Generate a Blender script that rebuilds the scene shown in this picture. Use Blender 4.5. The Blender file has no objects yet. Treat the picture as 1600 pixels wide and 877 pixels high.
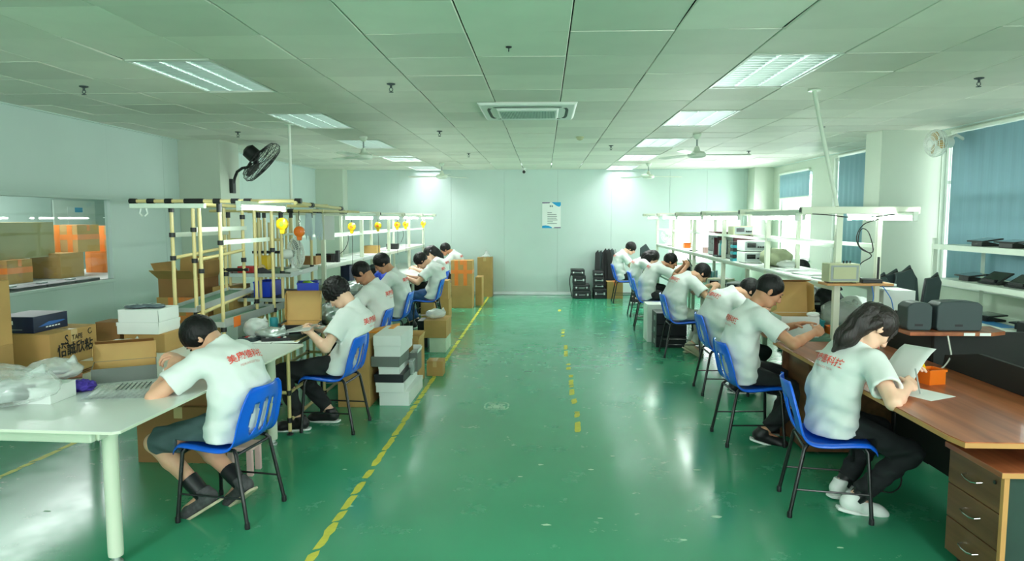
import bpy, bmesh, math, random
import numpy as np
from mathutils import Vector, Matrix
from mathutils.bvhtree import BVHTree
random.seed(7)
SC = bpy.context.scene
COL = SC.collection
PI = math.pi
H_CEIL = 2.775

# ---------------------------------------------------------------- camera
cd = bpy.data.cameras.new('camera')
cam = bpy.data.objects.new('camera', cd)
COL.objects.link(cam)
cd.sensor_width = 36.0
cd.lens = 1085.0 / 1600.0 * 36.0
cd.clip_start = 0.05
cam.location = (0, 0, 1.71)
yaw, pitch = math.radians(2.628), math.radians(5.135)
cam.rotation_euler = (PI / 2 - pitch, 0, yaw)
SC.camera = cam

# ---------------------------------------------------------------- world, light, exposure
W = bpy.data.worlds.new('world'); SC.world = W
W.use_nodes = True
bg = W.node_tree.nodes['Background']
bg.inputs[0].default_value = (0.95, 1.0, 1.0, 1)
bg.inputs[1].default_value = 5.0
SC.view_settings.view_transform = 'Standard'
SC.view_settings.look = 'None'
SC.view_settings.gamma = 1.0
SC.view_settings.use_curve_mapping = False
SC.view_settings.exposure = 0.14
SC.cycles.use_denoising = True
SC.cycles.max_bounces = 8
SC.cycles.diffuse_bounces = 5
SC.cycles.glossy_bounces = 4
SC.cycles.transmission_bounces = 6
SC.cycles.transparent_max_bounces = 12
SC.cycles.caustics_reflective = False
SC.cycles.caustics_refractive = False
SC.cycles.sample_clamp_indirect = 6.0


def area_light(name, loc, rot, sx, sy, watts, col=(0.975, 0.965, 0.985), spread=180):
    l = bpy.data.lights.new(name, 'AREA')
    l.shape = 'RECTANGLE'; l.size = sx; l.size_y = sy
    l.energy = watts; l.color = col; l.spread = math.radians(spread)
    o = bpy.data.objects.new(name, l); COL.objects.link(o)
    o.location = loc; o.rotation_euler = rot
    return o

# light at the windows: overcast sky, plus added fill from unseen ones behind the camera
DAY = (0.985, 0.975, 1.0)
for i, (y0, y1, z0, z1, w) in enumerate(((12.85, 14.45, 0.95, 2.4, 170), (-0.8, 2.6, 0.95, 2.6, 100))):
    area_light('day_and_fill_light', (5.35, (y0 + y1) / 2, (z0 + z1) / 2), (0, PI / 2, 0), z1 - z0, y1 - y0, w, DAY)
area_light('day_and_fill_light', (-0.2, -3.5, 1.75), (PI / 2, 0, 0), 7.0, 1.6, 120, DAY)  # added fill, shines in from behind the camera through the unseen window
area_light('day_and_fill_light', (3.55, 15.95, 1.3), (-PI / 2, 0, 0), 1.5, 1.0, 40, DAY)
# recessed ceiling fixtures, far rows on, near ones dim, plus unseen fill lamps
TROFFER = []
for x in (-2.555, 1.645):
    for y, w in ((14.9, 50), (12.5, 90), (10.1, 9), (7.7, 5), (5.3, 4), (0.5, 46), (-1.9, 46)):  # last two: unseen lamps with no fixture built, added behind the camera
        TROFFER.append((x, y, w))
for x, y, w in TROFFER:
    area_light('ceiling_and_fill_light', (x, y, 2.835), (0, 0, 0), 0.5, 1.1, w)

# ---------------------------------------------------------------- materials
def lin(c):
    c = c / 255.0
    return c / 12.92 if c <= 0.04045 else ((c + 0.055) / 1.055) ** 2.4

def rgb(t, k=1.0):
    return (min(1, lin(t[0]) * k), min(1, lin(t[1]) * k), min(1, lin(t[2]) * k), 1)

MATS = {}
def mat(name, c, rough=0.5, var=0.10, scale=6.0, bump=0.0, bscale=80.0, metal=0.0, spec=0.5, coat=0.0,
        emit=None, estr=0.0, trans=0.0, alpha=1.0, ior=1.45, c2=None, stretch=None, sheen=0.0, objrand=0.0, sub=0.0):
    """procedural principled material: two-tone noise colour, optional noise bump"""
    m = bpy.data.materials.new(name); m.use_nodes = True
    nt = m.node_tree; N = nt.nodes; L = nt.links
    b = N['Principled BSDF']
    tc = N.new('ShaderNodeTexCoord'); mp = N.new('ShaderNodeMapping')
    L.new(tc.outputs['Object'], mp.inputs[0])
    if stretch: mp.inputs['Scale'].default_value = stretch
    no = N.new('ShaderNodeTexNoise'); no.inputs['Scale'].default_value = scale
    no.inputs['Detail'].default_value = 4
    L.new(mp.outputs[0], no.inputs['Vector'])
    mx = N.new('ShaderNodeMix'); mx.data_type = 'RGBA'
    a = rgb(c, 1 - var); d = rgb(c, 1 + var) if c2 is None else rgb(c2)
    mx.inputs[6].default_value = a; mx.inputs[7].default_value = d
    rmp = N.new('ShaderNodeMapRange'); rmp.inputs[1].default_value = .3; rmp.inputs[2].default_value = .7
    L.new(no.outputs[0], rmp.inputs[0]); L.new(rmp.outputs[0], mx.inputs[0])
    out = mx.outputs[2]
    if objrand:
        oi = N.new('ShaderNodeObjectInfo'); mr = N.new('ShaderNodeMapRange')
        mr.inputs[3].default_value = 1 - objrand; mr.inputs[4].default_value = 1 + objrand
        L.new(oi.outputs['Random'], mr.inputs[0])
        hs = N.new('ShaderNodeHueSaturation')
        L.new(mr.outputs[0], hs.inputs['Value']); L.new(out, hs.inputs['Color']); out = hs.outputs[0]
    L.new(out, b.inputs['Base Color'])
    b.inputs['Roughness'].default_value = rough
    b.inputs['Metallic'].default_value = metal
    b.inputs['Specular IOR Level'].default_value = spec
    b.inputs['Coat Weight'].default_value = coat
    b.inputs['Coat Roughness'].default_value = 0.08
    b.inputs['Transmission Weight'].default_value = trans
    b.inputs['IOR'].default_value = ior
    b.inputs['Alpha'].default_value = alpha
    b.inputs['Sheen Weight'].default_value = sheen
    if sub:
        b.inputs['Subsurface Weight'].default_value = sub
        b.inputs['Subsurface Radius'].default_value = (0.012, 0.005, 0.003)
    if emit is not None:
        b.inputs['Emission Color'].default_value = rgb(emit)
        b.inputs['Emission Strength'].default_value = estr
    if bump:
        n2 = N.new('ShaderNodeTexNoise'); n2.inputs['Scale'].default_value = bscale
        n2.inputs['Detail'].default_value = 3
        L.new(mp.outputs[0], n2.inputs['Vector'])
        bp = N.new('ShaderNodeBump'); bp.inputs['Strength'].default_value = bump; bp.inputs['Distance'].default_value = 0.01
        L.new(n2.outputs[0], bp.inputs['Height']); L.new(bp.outputs[0], b.inputs['Normal'])
    MATS[name] = m
    return m

def wood(name, c1, c2, rough=0.35, axis='Y', scale=3.0, coat=0.2):
    m = mat(name, c1, rough, coat=coat, scale=scale, c2=c2)
    mp = [n for n in m.node_tree.nodes if n.type == 'MAPPING'][0]
    mp.inputs['Scale'].default_value = {'Y': (9, .55, 9), 'X': (.55, 9, 9), 'Z': (9, 9, .55)}[axis]
    return m

def floor_material():
    m = mat('green_epoxy', (58, 150, 112), 0.2, var=0.12, scale=0.55, coat=0.2, spec=0.4, bump=0.010, bscale=2.2)
    nt = m.node_tree; N = nt.nodes; L = nt.links; b = N['Principled BSDF']
    b.inputs['Coat Roughness'].default_value = 0.12
    # scuffs: pale scratches and rubbed patches
    tc = [n for n in N if n.type == 'TEX_COORD'][0]
    n3 = N.new('ShaderNodeTexNoise'); n3.inputs['Scale'].default_value = 3.1; n3.inputs['Detail'].default_value = 9
    n3.inputs['Roughness'].default_value = .68
    L.new(tc.outputs['Object'], n3.inputs['Vector'])
    r = N.new('ShaderNodeMapRange'); r.inputs[1].default_value = .60; r.inputs[2].default_value = .82; r.inputs[4].default_value = .22
    L.new(n3.outputs[0], r.inputs[0])
    base = b.inputs['Base Color'].links[0].from_socket
    mx = N.new('ShaderNodeMix'); mx.data_type = 'RGBA'
    L.new(r.outputs[0], mx.inputs[0]); L.new(base, mx.inputs[6]); mx.inputs[7].default_value = rgb((110, 178, 140))
    L.new(mx.outputs[2], b.inputs['Base Color'])
    rr = N.new('ShaderNodeMapRange'); rr.inputs[1].default_value = .3; rr.inputs[2].default_value = .75
    rr.inputs[3].default_value = .13; rr.inputs[4].default_value = .34
    L.new(n3.outputs[0], rr.inputs[0]); L.new(rr.outputs[0], b.inputs['Roughness'])
    return m

FLOOR = floor_material()
WALL = mat('wall_panel_paint', (196, 214, 209), 0.38, var=0.03, scale=1.2, spec=0.4)
WALLCOL = mat('column_paint', (196, 207, 192), 0.6, var=0.03, scale=1.5)
CEILM = mat('ceiling_tile_paint', (222, 222, 210), 0.55, var=0.03, scale=3, bump=0.05, bscale=240, objrand=0.10)
DARKGAP = mat('dark_plenum', (30, 38, 32), 0.9)
WHITEMET = mat('white_painted_steel', (222, 232, 218), 0.35, var=0.03, scale=4, coat=0.1)
CREAMMET = mat('cream_painted_steel', (216, 222, 202), 0.35, var=0.04, scale=4, coat=0.1)
CREAMPIPE = mat('cream_coated_pipe', (216, 198, 138), 0.35, var=0.05, scale=7, coat=0.2)
BLACKJ = mat('black_joint_metal', (24, 25, 26), 0.4, var=0.2)
BLACKMET = mat('black_steel_tube', (20, 22, 23), 0.35, var=0.2, coat=0.2)
BLACKPL = mat('black_plastic', (26, 28, 30), 0.45, var=0.2, scale=9)
DARKPL = mat('dark_slate_plastic', (52, 66, 68), 0.5, var=0.1, scale=3)
BLUEPL = mat('blue_chair_plastic', (20, 100, 226), 0.28, var=0.08, scale=3, coat=0.3)
WHITEPL = mat('white_plastic', (228, 234, 228), 0.4, var=0.03)
GREYPL = mat('grey_plastic', (150, 160, 158), 0.45, var=0.06)
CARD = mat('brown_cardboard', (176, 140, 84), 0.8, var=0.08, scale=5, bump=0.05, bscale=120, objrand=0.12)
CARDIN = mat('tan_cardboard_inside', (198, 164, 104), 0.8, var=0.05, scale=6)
CARDDK = mat('dark_brown_cardboard', (142, 104, 62), 0.85, var=0.08, scale=5)  # darker brown board for some cartons and flaps
CARDGRN = mat('olive_cardboard', (142, 140, 100), 0.85, var=0.06, scale=4)
ORTAPE = mat('orange_packing_tape', (226, 128, 52), 0.3, var=0.08, coat=0.3)
CLEARTAPE = mat('pale_packing_tape', (196, 170, 120), 0.25, var=0.05, coat=0.3)
WHITEBOX = mat('white_card_box', (222, 228, 224), 0.6, var=0.03, scale=4)
GREYBOX = mat('grey_card_box', (104, 112, 106), 0.6, var=0.06)
BLACKBOX = mat('black_card_box', (22, 26, 32), 0.4, var=0.15)
NAVYBOX = mat('navy_card_box', (16, 30, 58), 0.35, var=0.25)
TABLETOP = mat('white_laminate', (222, 229, 223), 0.28, var=0.03, scale=2, coat=0.2)
GREENMAT = mat('green_esd_mat', (92, 128, 108), 0.55, var=0.06, scale=5)
DKGREEN = mat('dark_green_mat', (44, 62, 56), 0.45, var=0.08, scale=5)
ALU = mat('aluminium', (190, 196, 194), 0.35, var=0.06, metal=0.7)
MIRRORAL = mat('polished_louvre_aluminium', (214, 224, 220), 0.28, var=0.03, metal=1.0)
FILMM = mat('clear_plastic_film', (226, 236, 232), 0.16, var=0.05, alpha=0.34, spec=1.0, bump=0.9, bscale=16)
FILMM2 = mat('milky_plastic_film', (222, 230, 226), 0.2, var=0.05, alpha=0.52, spec=0.9, bump=0.9, bscale=16)
FOIL = mat('silver_foil_film', (170, 180, 176), 0.25, var=0.2, scale=14, metal=0.6, bump=0.6, bscale=18)
PAPER = mat('white_paper', (236, 240, 238), 0.7, var=0.02)
YELLOW = mat('worn_yellow_paint', (204, 200, 70), 0.55, var=0.12, scale=20)
YELPL = mat('yellow_plastic', (240, 196, 20), 0.3, var=0.08, coat=0.3)
ORPL = mat('orange_plastic', (236, 118, 30), 0.35, var=0.08, coat=0.2)
REDPL = mat('red_plastic', (196, 40, 40), 0.4, var=0.1)
PINKPL = mat('pale_pink_plastic', (226, 186, 184), 0.4, var=0.05)
PURPLE = mat('purple_cloth', (66, 48, 150), 0.6, var=0.2, scale=20, bump=0.5, bscale=25)
BLUEBIN = mat('blue_bin_plastic', (22, 62, 196), 0.35, var=0.12, coat=0.2)
TEAL = mat('teal_plastic', (40, 140, 150), 0.4)
LIME = mat('lime_green_plastic', (140, 200, 50), 0.4)
MAROON = mat('maroon_cabinet_paint', (70, 26, 34), 0.4, var=0.12)
OLIVEMET = mat('olive_instrument_case', (184, 188, 150), 0.45, var=0.04)
WINFRAME = mat('white_window_frame', (232, 238, 232), 0.4, var=0.02)
def glass_material():
    m = bpy.data.materials.new('window_glass'); m.use_nodes = True
    nt = m.node_tree; N = nt.nodes; L = nt.links
    N.remove(N['Principled BSDF'])
    tr = N.new('ShaderNodeBsdfTransparent'); tr.inputs[0].default_value = (.93, .97, .95, 1)
    gl = N.new('ShaderNodeBsdfGlossy'); gl.inputs['Roughness'].default_value = .02
    lw = N.new('ShaderNodeLayerWeight'); lw.inputs[0].default_value = .5
    pw = N.new('ShaderNodeMath'); pw.operation = 'POWER'; pw.inputs[1].default_value = 5
    L.new(lw.outputs['Facing'], pw.inputs[0])
    fr = N.new('ShaderNodeMapRange'); fr.inputs[3].default_value = .035; fr.inputs[4].default_value = .6
    L.new(pw.outputs[0], fr.inputs[0])
    mx = N.new('ShaderNodeMixShader')
    L.new(fr.outputs[0], mx.inputs[0]); L.new(tr.outputs[0], mx.inputs[1]); L.new(gl.outputs[0], mx.inputs[2])
    L.new(mx.outputs[0], N['Material Output'].inputs['Surface'])
    return m
GLASS = glass_material()
BLIND = mat('blue_roller_blind', (146, 184, 200), 0.8, var=0.04, scale=3, stretch=(1, 14, .3))
LOUVRE = MIRRORAL
TUBE = mat('lit_fluorescent_tube', (255, 255, 255), 0.4, emit=(238, 255, 246), estr=60.0)
DESKWOOD = wood('cherry_desk_laminate', (132, 66, 36), (188, 110, 68), 0.36, 'Y', 1.5, 0.2)
DESKDARK = wood('dark_walnut_laminate', (96, 62, 40), (124, 84, 54), 0.4, 'Y', 2.0, 0.1)
DESKEDGE = mat('beech_edge_band', (196, 142, 86), 0.45, var=0.06)
PANELBLK = mat('black_laminate_panel', (22, 22, 21), 0.62, var=0.12)
SKIN = mat('skin', (218, 168, 138), 0.5, var=0.05, scale=9, bump=0.03, bscale=90, sub=0.08)
SKIN2 = mat('tanned_skin', (196, 142, 110), 0.5, var=0.06, scale=9, bump=0.03, bscale=90, sub=0.08)
SKIN3 = mat('fair_skin', (234, 190, 164), 0.5, var=0.04, scale=9, bump=0.03, bscale=90, sub=0.08)
HAIR = mat('black_hair', (13, 12, 12), 0.5, spec=.35, var=0.35, scale=30, bump=0.6, bscale=60, stretch=(1, 1, .35))
HAIR2 = mat('brown_black_hair', (34, 26, 24), 0.45, var=0.4, scale=34, bump=0.7, bscale=55, stretch=(1, 2.2, .25))
LIP = mat('lips', (186, 110, 98), 0.5)
EYE = mat('dark_eye', (24, 18, 16), 0.25)
SHIRT = mat('white_shirt_cloth', (222, 227, 224), 0.85, var=0.03, scale=8, bump=0.35, bscale=11, sheen=0.1)
TROUSER = mat('black_trouser_cloth', (30, 34, 36), 0.85, var=0.15, scale=8, bump=0.25, bscale=16)
GREYTR = mat('light_grey_trouser_cloth', (170, 176, 164), 0.85, var=0.1, scale=12, bump=0.4, bscale=18)
JEANS = mat('blue_denim', (44, 78, 124), 0.85, var=0.2, scale=14, bump=0.3, bscale=30)
SHORTS = mat('grey_green_shorts_cloth', (74, 94, 96), 0.85, var=0.1, scale=8, bump=0.3, bscale=16)
REDPRINT = mat('red_shirt_print', (228, 84, 70), 0.7, var=0.05)
REDFAINT = mat('faint_red_shirt_print', (222, 160, 150), 0.7, var=0.05)
SHOEBLK = mat('black_shoe', (24, 24, 26), 0.5, var=0.2)
SHOEWHT = mat('white_rubber_clog', (232, 236, 232), 0.5, var=0.03)
SHOETAN = mat('tan_grey_sneaker', (186, 178, 150), 0.6, var=0.12, scale=20)
SHOEDK = mat('dark_grey_sneaker_mesh', (74, 74, 76), 0.7, var=.3, scale=40)
INK = mat('black_ink', (26, 24, 22), 0.7)
GREYINK = mat('grey_ink', (120, 128, 130), 0.7)
CYANINK = mat('cyan_ink', (40, 160, 214), 0.6)
PURPLEINK = mat('muted_purple_ink', (120, 104, 140), 0.6)
CABLE = mat('black_cable', (24, 24, 26), 0.5)
BLUECABLE = mat('blue_cable', (60, 120, 200), 0.5)
WHITECABLE = mat('white_cable', (214, 216, 206), 0.5)
CHROME = mat('chrome', (210, 214, 214), 0.15, metal=1.0)
SCREEN = mat('dark_glossy_screen', (16, 20, 26), 0.12, var=0.1, coat=0.5)

# ---------------------------------------------------------------- mesh builder
class MB:
    def __init__(s):
        s.v = []; s.f = []
    def add(s, vs, fs):
        n = len(s.v); s.v += [tuple(p) for p in vs]; s.f += [tuple(i + n for i in f) for f in fs]
    def box(s, x0, x1, y0, y1, z0, z1, M=None):
        p = [(x, y, z) for z in (z0, z1) for y in (y0, y1) for x in (x0, x1)]
        if M is not None: p = [tuple(M @ Vector(q)) for q in p]
        s.add(p, [(0, 2, 3, 1), (4, 5, 7, 6), (0, 1, 5, 4), (2, 6, 7, 3), (0, 4, 6, 2), (1, 3, 7, 5)])
        return s
    def tube(s, pts, r, n=8, cap=True, r2=None):
        pts = [Vector(p) for p in pts]
        k = len(pts); rings = []
        t0 = (pts[1] - pts[0]).normalized()
        up = Vector((0, 0, 1)) if abs(t0.z) < .9 else Vector((1, 0, 0))
        u = t0.cross(up).normalized()
        vs = []
        for i, p in enumerate(pts):
            if i == 0: t = pts[1] - pts[0]
            elif i == k - 1: t = pts[-1] - pts[-2]
            else: t = (pts[i + 1] - p).normalized() + (p - pts[i - 1]).normalized()
            if t.length < 1e-9: t = t0
            t.normalize()
            u = (u - t * u.dot(t))
            if u.length < 1e-6: u = t.orthogonal()
            u.normalize(); w = t.cross(u)
            rr = r[i] if isinstance(r, (list, tuple)) else (r if r2 is None else r + (r2 - r) * i / (k - 1))
            for j in range(n):
                a = 2 * PI * j / n
                vs.append(p + u * (rr * math.cos(a)) + w * (rr * math.sin(a)))
        fs = []
        for i in range(k - 1):
            for j in range(n):
                fs.append((i * n + j, i * n + (j + 1) % n, (i + 1) * n + (j + 1) % n, (i + 1) * n + j))
        if cap:
            fs.append(tuple(range(n - 1, -1, -1))); fs.append(tuple((k - 1) * n + j for j in range(n)))
        s.add(vs, fs)
        return s
    def lathe(s, prof, n=20, M=None):
        vs = []
        for r, z in prof:
            for j in range(n):
                a = 2 * PI * j / n
                q = Vector((r * math.cos(a), r * math.sin(a), z))
                vs.append(M @ q if M is not None else q)
        fs = []
        for i in range(len(prof) - 1):
            for j in range(n):
                fs.append((i * n + j, i * n + (j + 1) % n, (i + 1) * n + (j + 1) % n, (i + 1) * n + j))
        if prof[0][0] > 1e-6: fs.append(tuple(range(n - 1, -1, -1)))
        if prof[-1][0] > 1e-6: fs.append(tuple((len(prof) - 1) * n + j for j in range(n)))
        s.add(vs, fs)
        return s
    def prism(s, poly, axis, a, b, M=None):
        """extrude a 2D polygon along axis ('x','y','z') from a to b"""
        n = len(poly)
        def P(q, t):
            return {'x': (t, q[0], q[1]), 'y': (q[0], t, q[1]), 'z': (q[0], q[1], t)}[axis]
        vs = [P(q, a) for q in poly] + [P(q, b) for q in poly]
        if M is not None: vs = [tuple(M @ Vector(q)) for q in vs]
        fs = [tuple(range(n - 1, -1, -1)), tuple(range(n, 2 * n))]
        for i in range(n):
            j = (i + 1) % n
            fs.append((i, j, n + j, n + i))
        s.add(vs, fs)
        return s
    def ell(s, c, r, n=12, m=8, M=None):
        vs = []
        for i in range(m + 1):
            th = PI * i / m
            for j in range(n):
                a = 2 * PI * j / n
                q = Vector((c[0] + r[0] * math.sin(th) * math.cos(a), c[1] + r[1] * math.sin(th) * math.sin(a), c[2] - r[2] * math.cos(th)))
                vs.append(M @ q if M is not None else q)
        fs = []
        for i in range(m):
            for j in range(n):
                fs.append((i * n + j, i * n + (j + 1) % n, (i + 1) * n + (j + 1) % n, (i + 1) * n + j))
        s.add(vs, fs)
        return s
    def mesh(s, name, m, smooth=False, fix=True):
        me = bpy.data.meshes.new(name)
        me.from_pydata(s.v, [], s.f)
        if fix:
            bm = bmesh.new(); bm.from_mesh(me)
            bmesh.ops.remove_doubles(bm, verts=bm.verts, dist=1e-6)
            bmesh.ops.recalc_face_normals(bm, faces=bm.faces)
            bm.to_mesh(me); bm.free()
        me.materials.append(m)
        if smooth:
            me.polygons.foreach_set('use_smooth', [True] * len(me.polygons))
            if smooth != 'all':
                me.set_sharp_from_angle(angle=math.radians(40))
        return me
    def build(s, name, m, parent=None, smooth=False, bevel=0.0, kind=None, loc=None, fix=True):
        return link(name, s.mesh(name, m, smooth, fix), parent, bevel, kind, loc)

def link(name, me, parent=None, bevel=0.0, kind=None, loc=None):
    o = bpy.data.objects.new(name, me); COL.objects.link(o)
    if parent is not None: o.parent = parent
    if loc is not None: o.location = loc
    if bevel:
        b = o.modifiers.new('bevel', 'BEVEL'); b.width = bevel; b.segments = 2; b.limit_method = 'ANGLE'
    if kind: o['kind'] = kind
    return o

def tag(o, label, cat, group=None):
    o['label'] = label; o['category'] = cat
    if group: o['group'] = group
    return o

def thing(name, label, cat, loc=(0, 0, 0), rz=0.0, group=None):
    o = bpy.data.objects.new(name, None); COL.objects.link(o)
    o.empty_display_size = 0.05
    o.location = loc; o.rotation_euler = (0, 0, rz)
    return tag(o, label, cat, group)

def struct(name, loc=(0, 0, 0)):
    o = bpy.data.objects.new(name, None); COL.objects.link(o); o.location = loc
    o.empty_display_size = 0.05
    o['kind'] = 'structure'
    return o

def dup(root, loc, rz, label, group=None):
    r = root.copy(); COL.objects.link(r); r.location = loc; r.rotation_euler = (0, 0, rz)
    r['label'] = label
    if group: r['group'] = group
    for ch in root.children:
        c = ch.copy(); COL.objects.link(c); c.parent = r
        for g in ch.children:
            d = g.copy(); COL.objects.link(d); d.parent = c
    return r

def B(x0, x1, y0, y1, z0, z1, M=None):
    return MB().box(x0, x1, y0, y1, z0, z1, M)
def RZ(a): return Matrix.Rotation(a, 4, 'Z')
def RX(a): return Matrix.Rotation(a, 4, 'X')
def RY(a): return Matrix.Rotation(a, 4, 'Y')
def TR(x, y, z): return Matrix.Translation((x, y, z))

def text_mesh(body, size, m, name, bold=0.0, align='CENTER'):
    """flat lettering as a mesh in its local XY plane"""
    cu = bpy.data.curves.new(name, 'FONT'); cu.body = body; cu.size = size
    cu.align_x = align; cu.align_y = 'CENTER'; cu.offset = bold; cu.resolution_u = 2
    o = bpy.data.objects.new(name, cu); COL.objects.link(o)
    dg = bpy.context.evaluated_depsgraph_get()
    me = bpy.data.meshes.new_from_object(o.evaluated_get(dg))
    bpy.data.objects.remove(o); bpy.data.curves.remove(cu)
    me.name = name; me.materials.clear(); me.materials.append(m)
    return me
# ================================================================ setting
XL, XR, YB, YF = -5.0, 4.82, 15.45, -3.2      # left wall, right wall, back wall, front (behind the camera)

# floor: one epoxy slab with painted lines worn through
fl = B(XL - 4.2, XR + .3, YF, YB + .3, -0.12, 0).build('floor', FLOOR, kind='structure')

def worn_line(x0, y0, x1, y1, w, keep, step=0.055, seed=1):
    """painted line chipped into ragged patches"""
    rnd = random.Random(seed); mb = MB()
    L = math.hypot(x1 - x0, y1 - y0); n = max(1, int(L / step))
    dx, dy = (x1 - x0) / L, (y1 - y0) / L
    def edge(t, sgn):
        return w * .5 * sgn * (1 + .22 * math.sin(t * 41 + seed) * rnd.random() + rnd.uniform(-.18, .12))
    run = keep(0); t = 0
    while t < L:
        if rnd.random() < keep(t / L):
            k = rnd.randint(2, 7)
            a, b = t, min(L, t + k * step)
            ts = [a + (b - a) * i / k for i in range(k + 1)]
            l = [(q, edge(q, -1)) for q in ts]; r = [(q, edge(q, 1)) for q in ts]
            l[0] = (l[0][0] + rnd.uniform(0, .03), l[0][1] * .5); r[-1] = (r[-1][0] - rnd.uniform(0, .03), r[-1][1] * .6)
            vs = []
            for (q, e), (q2, e2) in zip(l, r):
                vs.append((x0 + dx * q - dy * e, y0 + dy * q + dx * e, .0012)); vs.append((x0 + dx * q2 - dy * e2, y0 + dy * q2 + dx * e2, .0012))
            mb.add(vs, [(2 * i, 2 * i + 1, 2 * i + 3, 2 * i + 2) for i in range(k)])
            t = b + (rnd.uniform(0, .004) if rnd.random() < keep(t / L) else rnd.uniform(.02, .12))
        else:
            t += step
    return mb
worn_line(-1.165, 2.9, -1.20, 15.2, .046, lambda u: .95 if u > .16 or u < .1 else .78, seed=3).build('floor_line', YELLOW, kind='structure')
for a, b, k in ((5.40, 6.05, .8), (6.15, 6.6, .35), (6.62, 7.5, .75), (7.7, 8.1, .45), (8.4, 9.3, .7), (9.9, 10.6, .25), (12.2, 13.0, .2)):
    worn_line(.277, a, .30, b, .05, lambda u, k=k: k, .05, seed=int(a * 10)).build('floor_line', YELLOW, kind='structure')
worn_line(-3.62, 3.2, -3.57, 5.2, .05, lambda u: .95, seed=8).build('floor_line', YELLOW, kind='structure')
# worn stencil on the aisle
st = struct('floor_stencil', (-.425, 6.2, .0011))
PALEPAINT = mat('worn_pale_floor_paint', (176, 214, 186), 0.6, var=0.1, scale=20)
m_ = MB()
for i in range(28):
    a0 = 2 * PI * i / 28; a1 = 2 * PI * (i + .86) / 28
    q = lambda a, r: (r * .115 * math.copysign(abs(math.cos(a)) ** .6, math.cos(a)), r * .135 * math.copysign(abs(math.sin(a)) ** .6, math.sin(a)), 0)
    m_.add([q(a0, 1), q(a1, 1), q(a1, .87), q(a0, .87)], [(0, 1, 2, 3)])
m_.build('stencil_ring', PALEPAINT, st)
m_ = MB()
for x0, x1, y0, y1 in ((-.075, -.01, .045, .08), (.01, .075, .045, .08), (-.08, .08, -.03, -.012), (-.03, .03, -.012, .03), (-.08, -.035, -.085, -.04), (.035, .08, -.085, -.04), (-.03, .03, -.085, -.035), (-.055, -.035, .0, .03), (.035, .055, .0, .03)):
    m_.add([(x0, y0, 0), (x1, y0, 0), (x1, y1, 0), (x0, y1, 0)], [(0, 1, 2, 3)])
m_.build('stencil_bar', PALEPAINT, st)
# paint chips and bits of litter on the floor
m_ = MB(); rnd = random.Random(5)
for x, y, s in ((.0, 8.1, .03), (-.02, 4.7, .03), (-.15, 4.47, .018), (.02, 3.75, .035), (.33, 3.85, .02), (-.5, 8.4, .03), (-.4, 7.4, .025), (-.75, 12.9, .05), (.33, 4.62, .03), (.5, 4.9, .02), (1.05, 4.65, .04), (1.0, 3.9, .04), (.75, 3.6, .025), (.9, 6.1, .03), (-1.15, 3.95, .03), (-1.35, 4.55, .02), (-2.9, 3.8, .03), (1.2, 5.6, .03), (.4, 13.2, .06), (1.55, 3.55, .025)):
    n = 7; ph = rnd.random() * 6
    s *= .6; m_.add([(x + s * (rnd.uniform(.5, 1.1)) * math.cos(ph + 2 * PI * i / n) * 1.5, y + s * rnd.uniform(.4, .9) * math.sin(ph + 2 * PI * i / n), .0011) for i in range(n)], [tuple(range(n))])
m_.build('floor_paint_chips', PALEPAINT, kind='stuff')

# back wall made of insulated panels
wb = struct('wall_back', (0, YB, 0))
for a, b, c, d in ((XL - .3, 2.75, 0, H_CEIL + .1), (2.75, 4.35, 0, .75), (2.75, 4.35, 1.82, H_CEIL + .1), (4.35, XR + .3, 0, H_CEIL + .1)):
    B(a, b, .045, .12, c, d).build('wall_core', DARKGAP, wb)
xs = [-5.0, -4.42, -3.24, -2.06, -.88, .30, 1.48, 2.748]
for a, b in zip(xs[:-1], xs[1:]):
    B(a + .0012, b - .0012, 0, .045, 0, H_CEIL + .04).build('wall_panel', WALL, wb, bevel=.002)
for a, b, c, d in ((2.75, 3.55, 0, .75), (3.552, 4.35, 0, .75), (2.75, 3.55, 1.82, H_CEIL + .04), (3.552, 4.35, 1.82, H_CEIL + .04), (4.352, 4.85, 0, H_CEIL + .04)):
    B(a, b, 0, .045, c, d).build('wall_panel', WALL, wb, bevel=.002)
w7 = struct('window_7', (3.55, YB, 0))
f = MB()
f.box(-.8, .8, .05, .1, .75, .80); f.box(-.8, .8, .05, .1, 1.77, 1.82)
for x in (-.8, -.27, .22, .75): f.box(x, x + .05, .05, .1, .80, 1.77)
f.build('window_frame', WINFRAME, w7, bevel=.003)
for a, b in ((-.75, -.27), (-.22, .22), (.27, .75)): B(a, b, .072, .078, .80, 1.77).build('window_pane', GLASS, w7)
B(-.83, .83, -.03, .05, .72, .75).build('window_sill', WINFRAME, w7, bevel=.004)
B(XL, XR, YB - .022, YB + .001, 0, .075).build('baseboard_back', ALU, kind='structure', bevel=.006)

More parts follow.
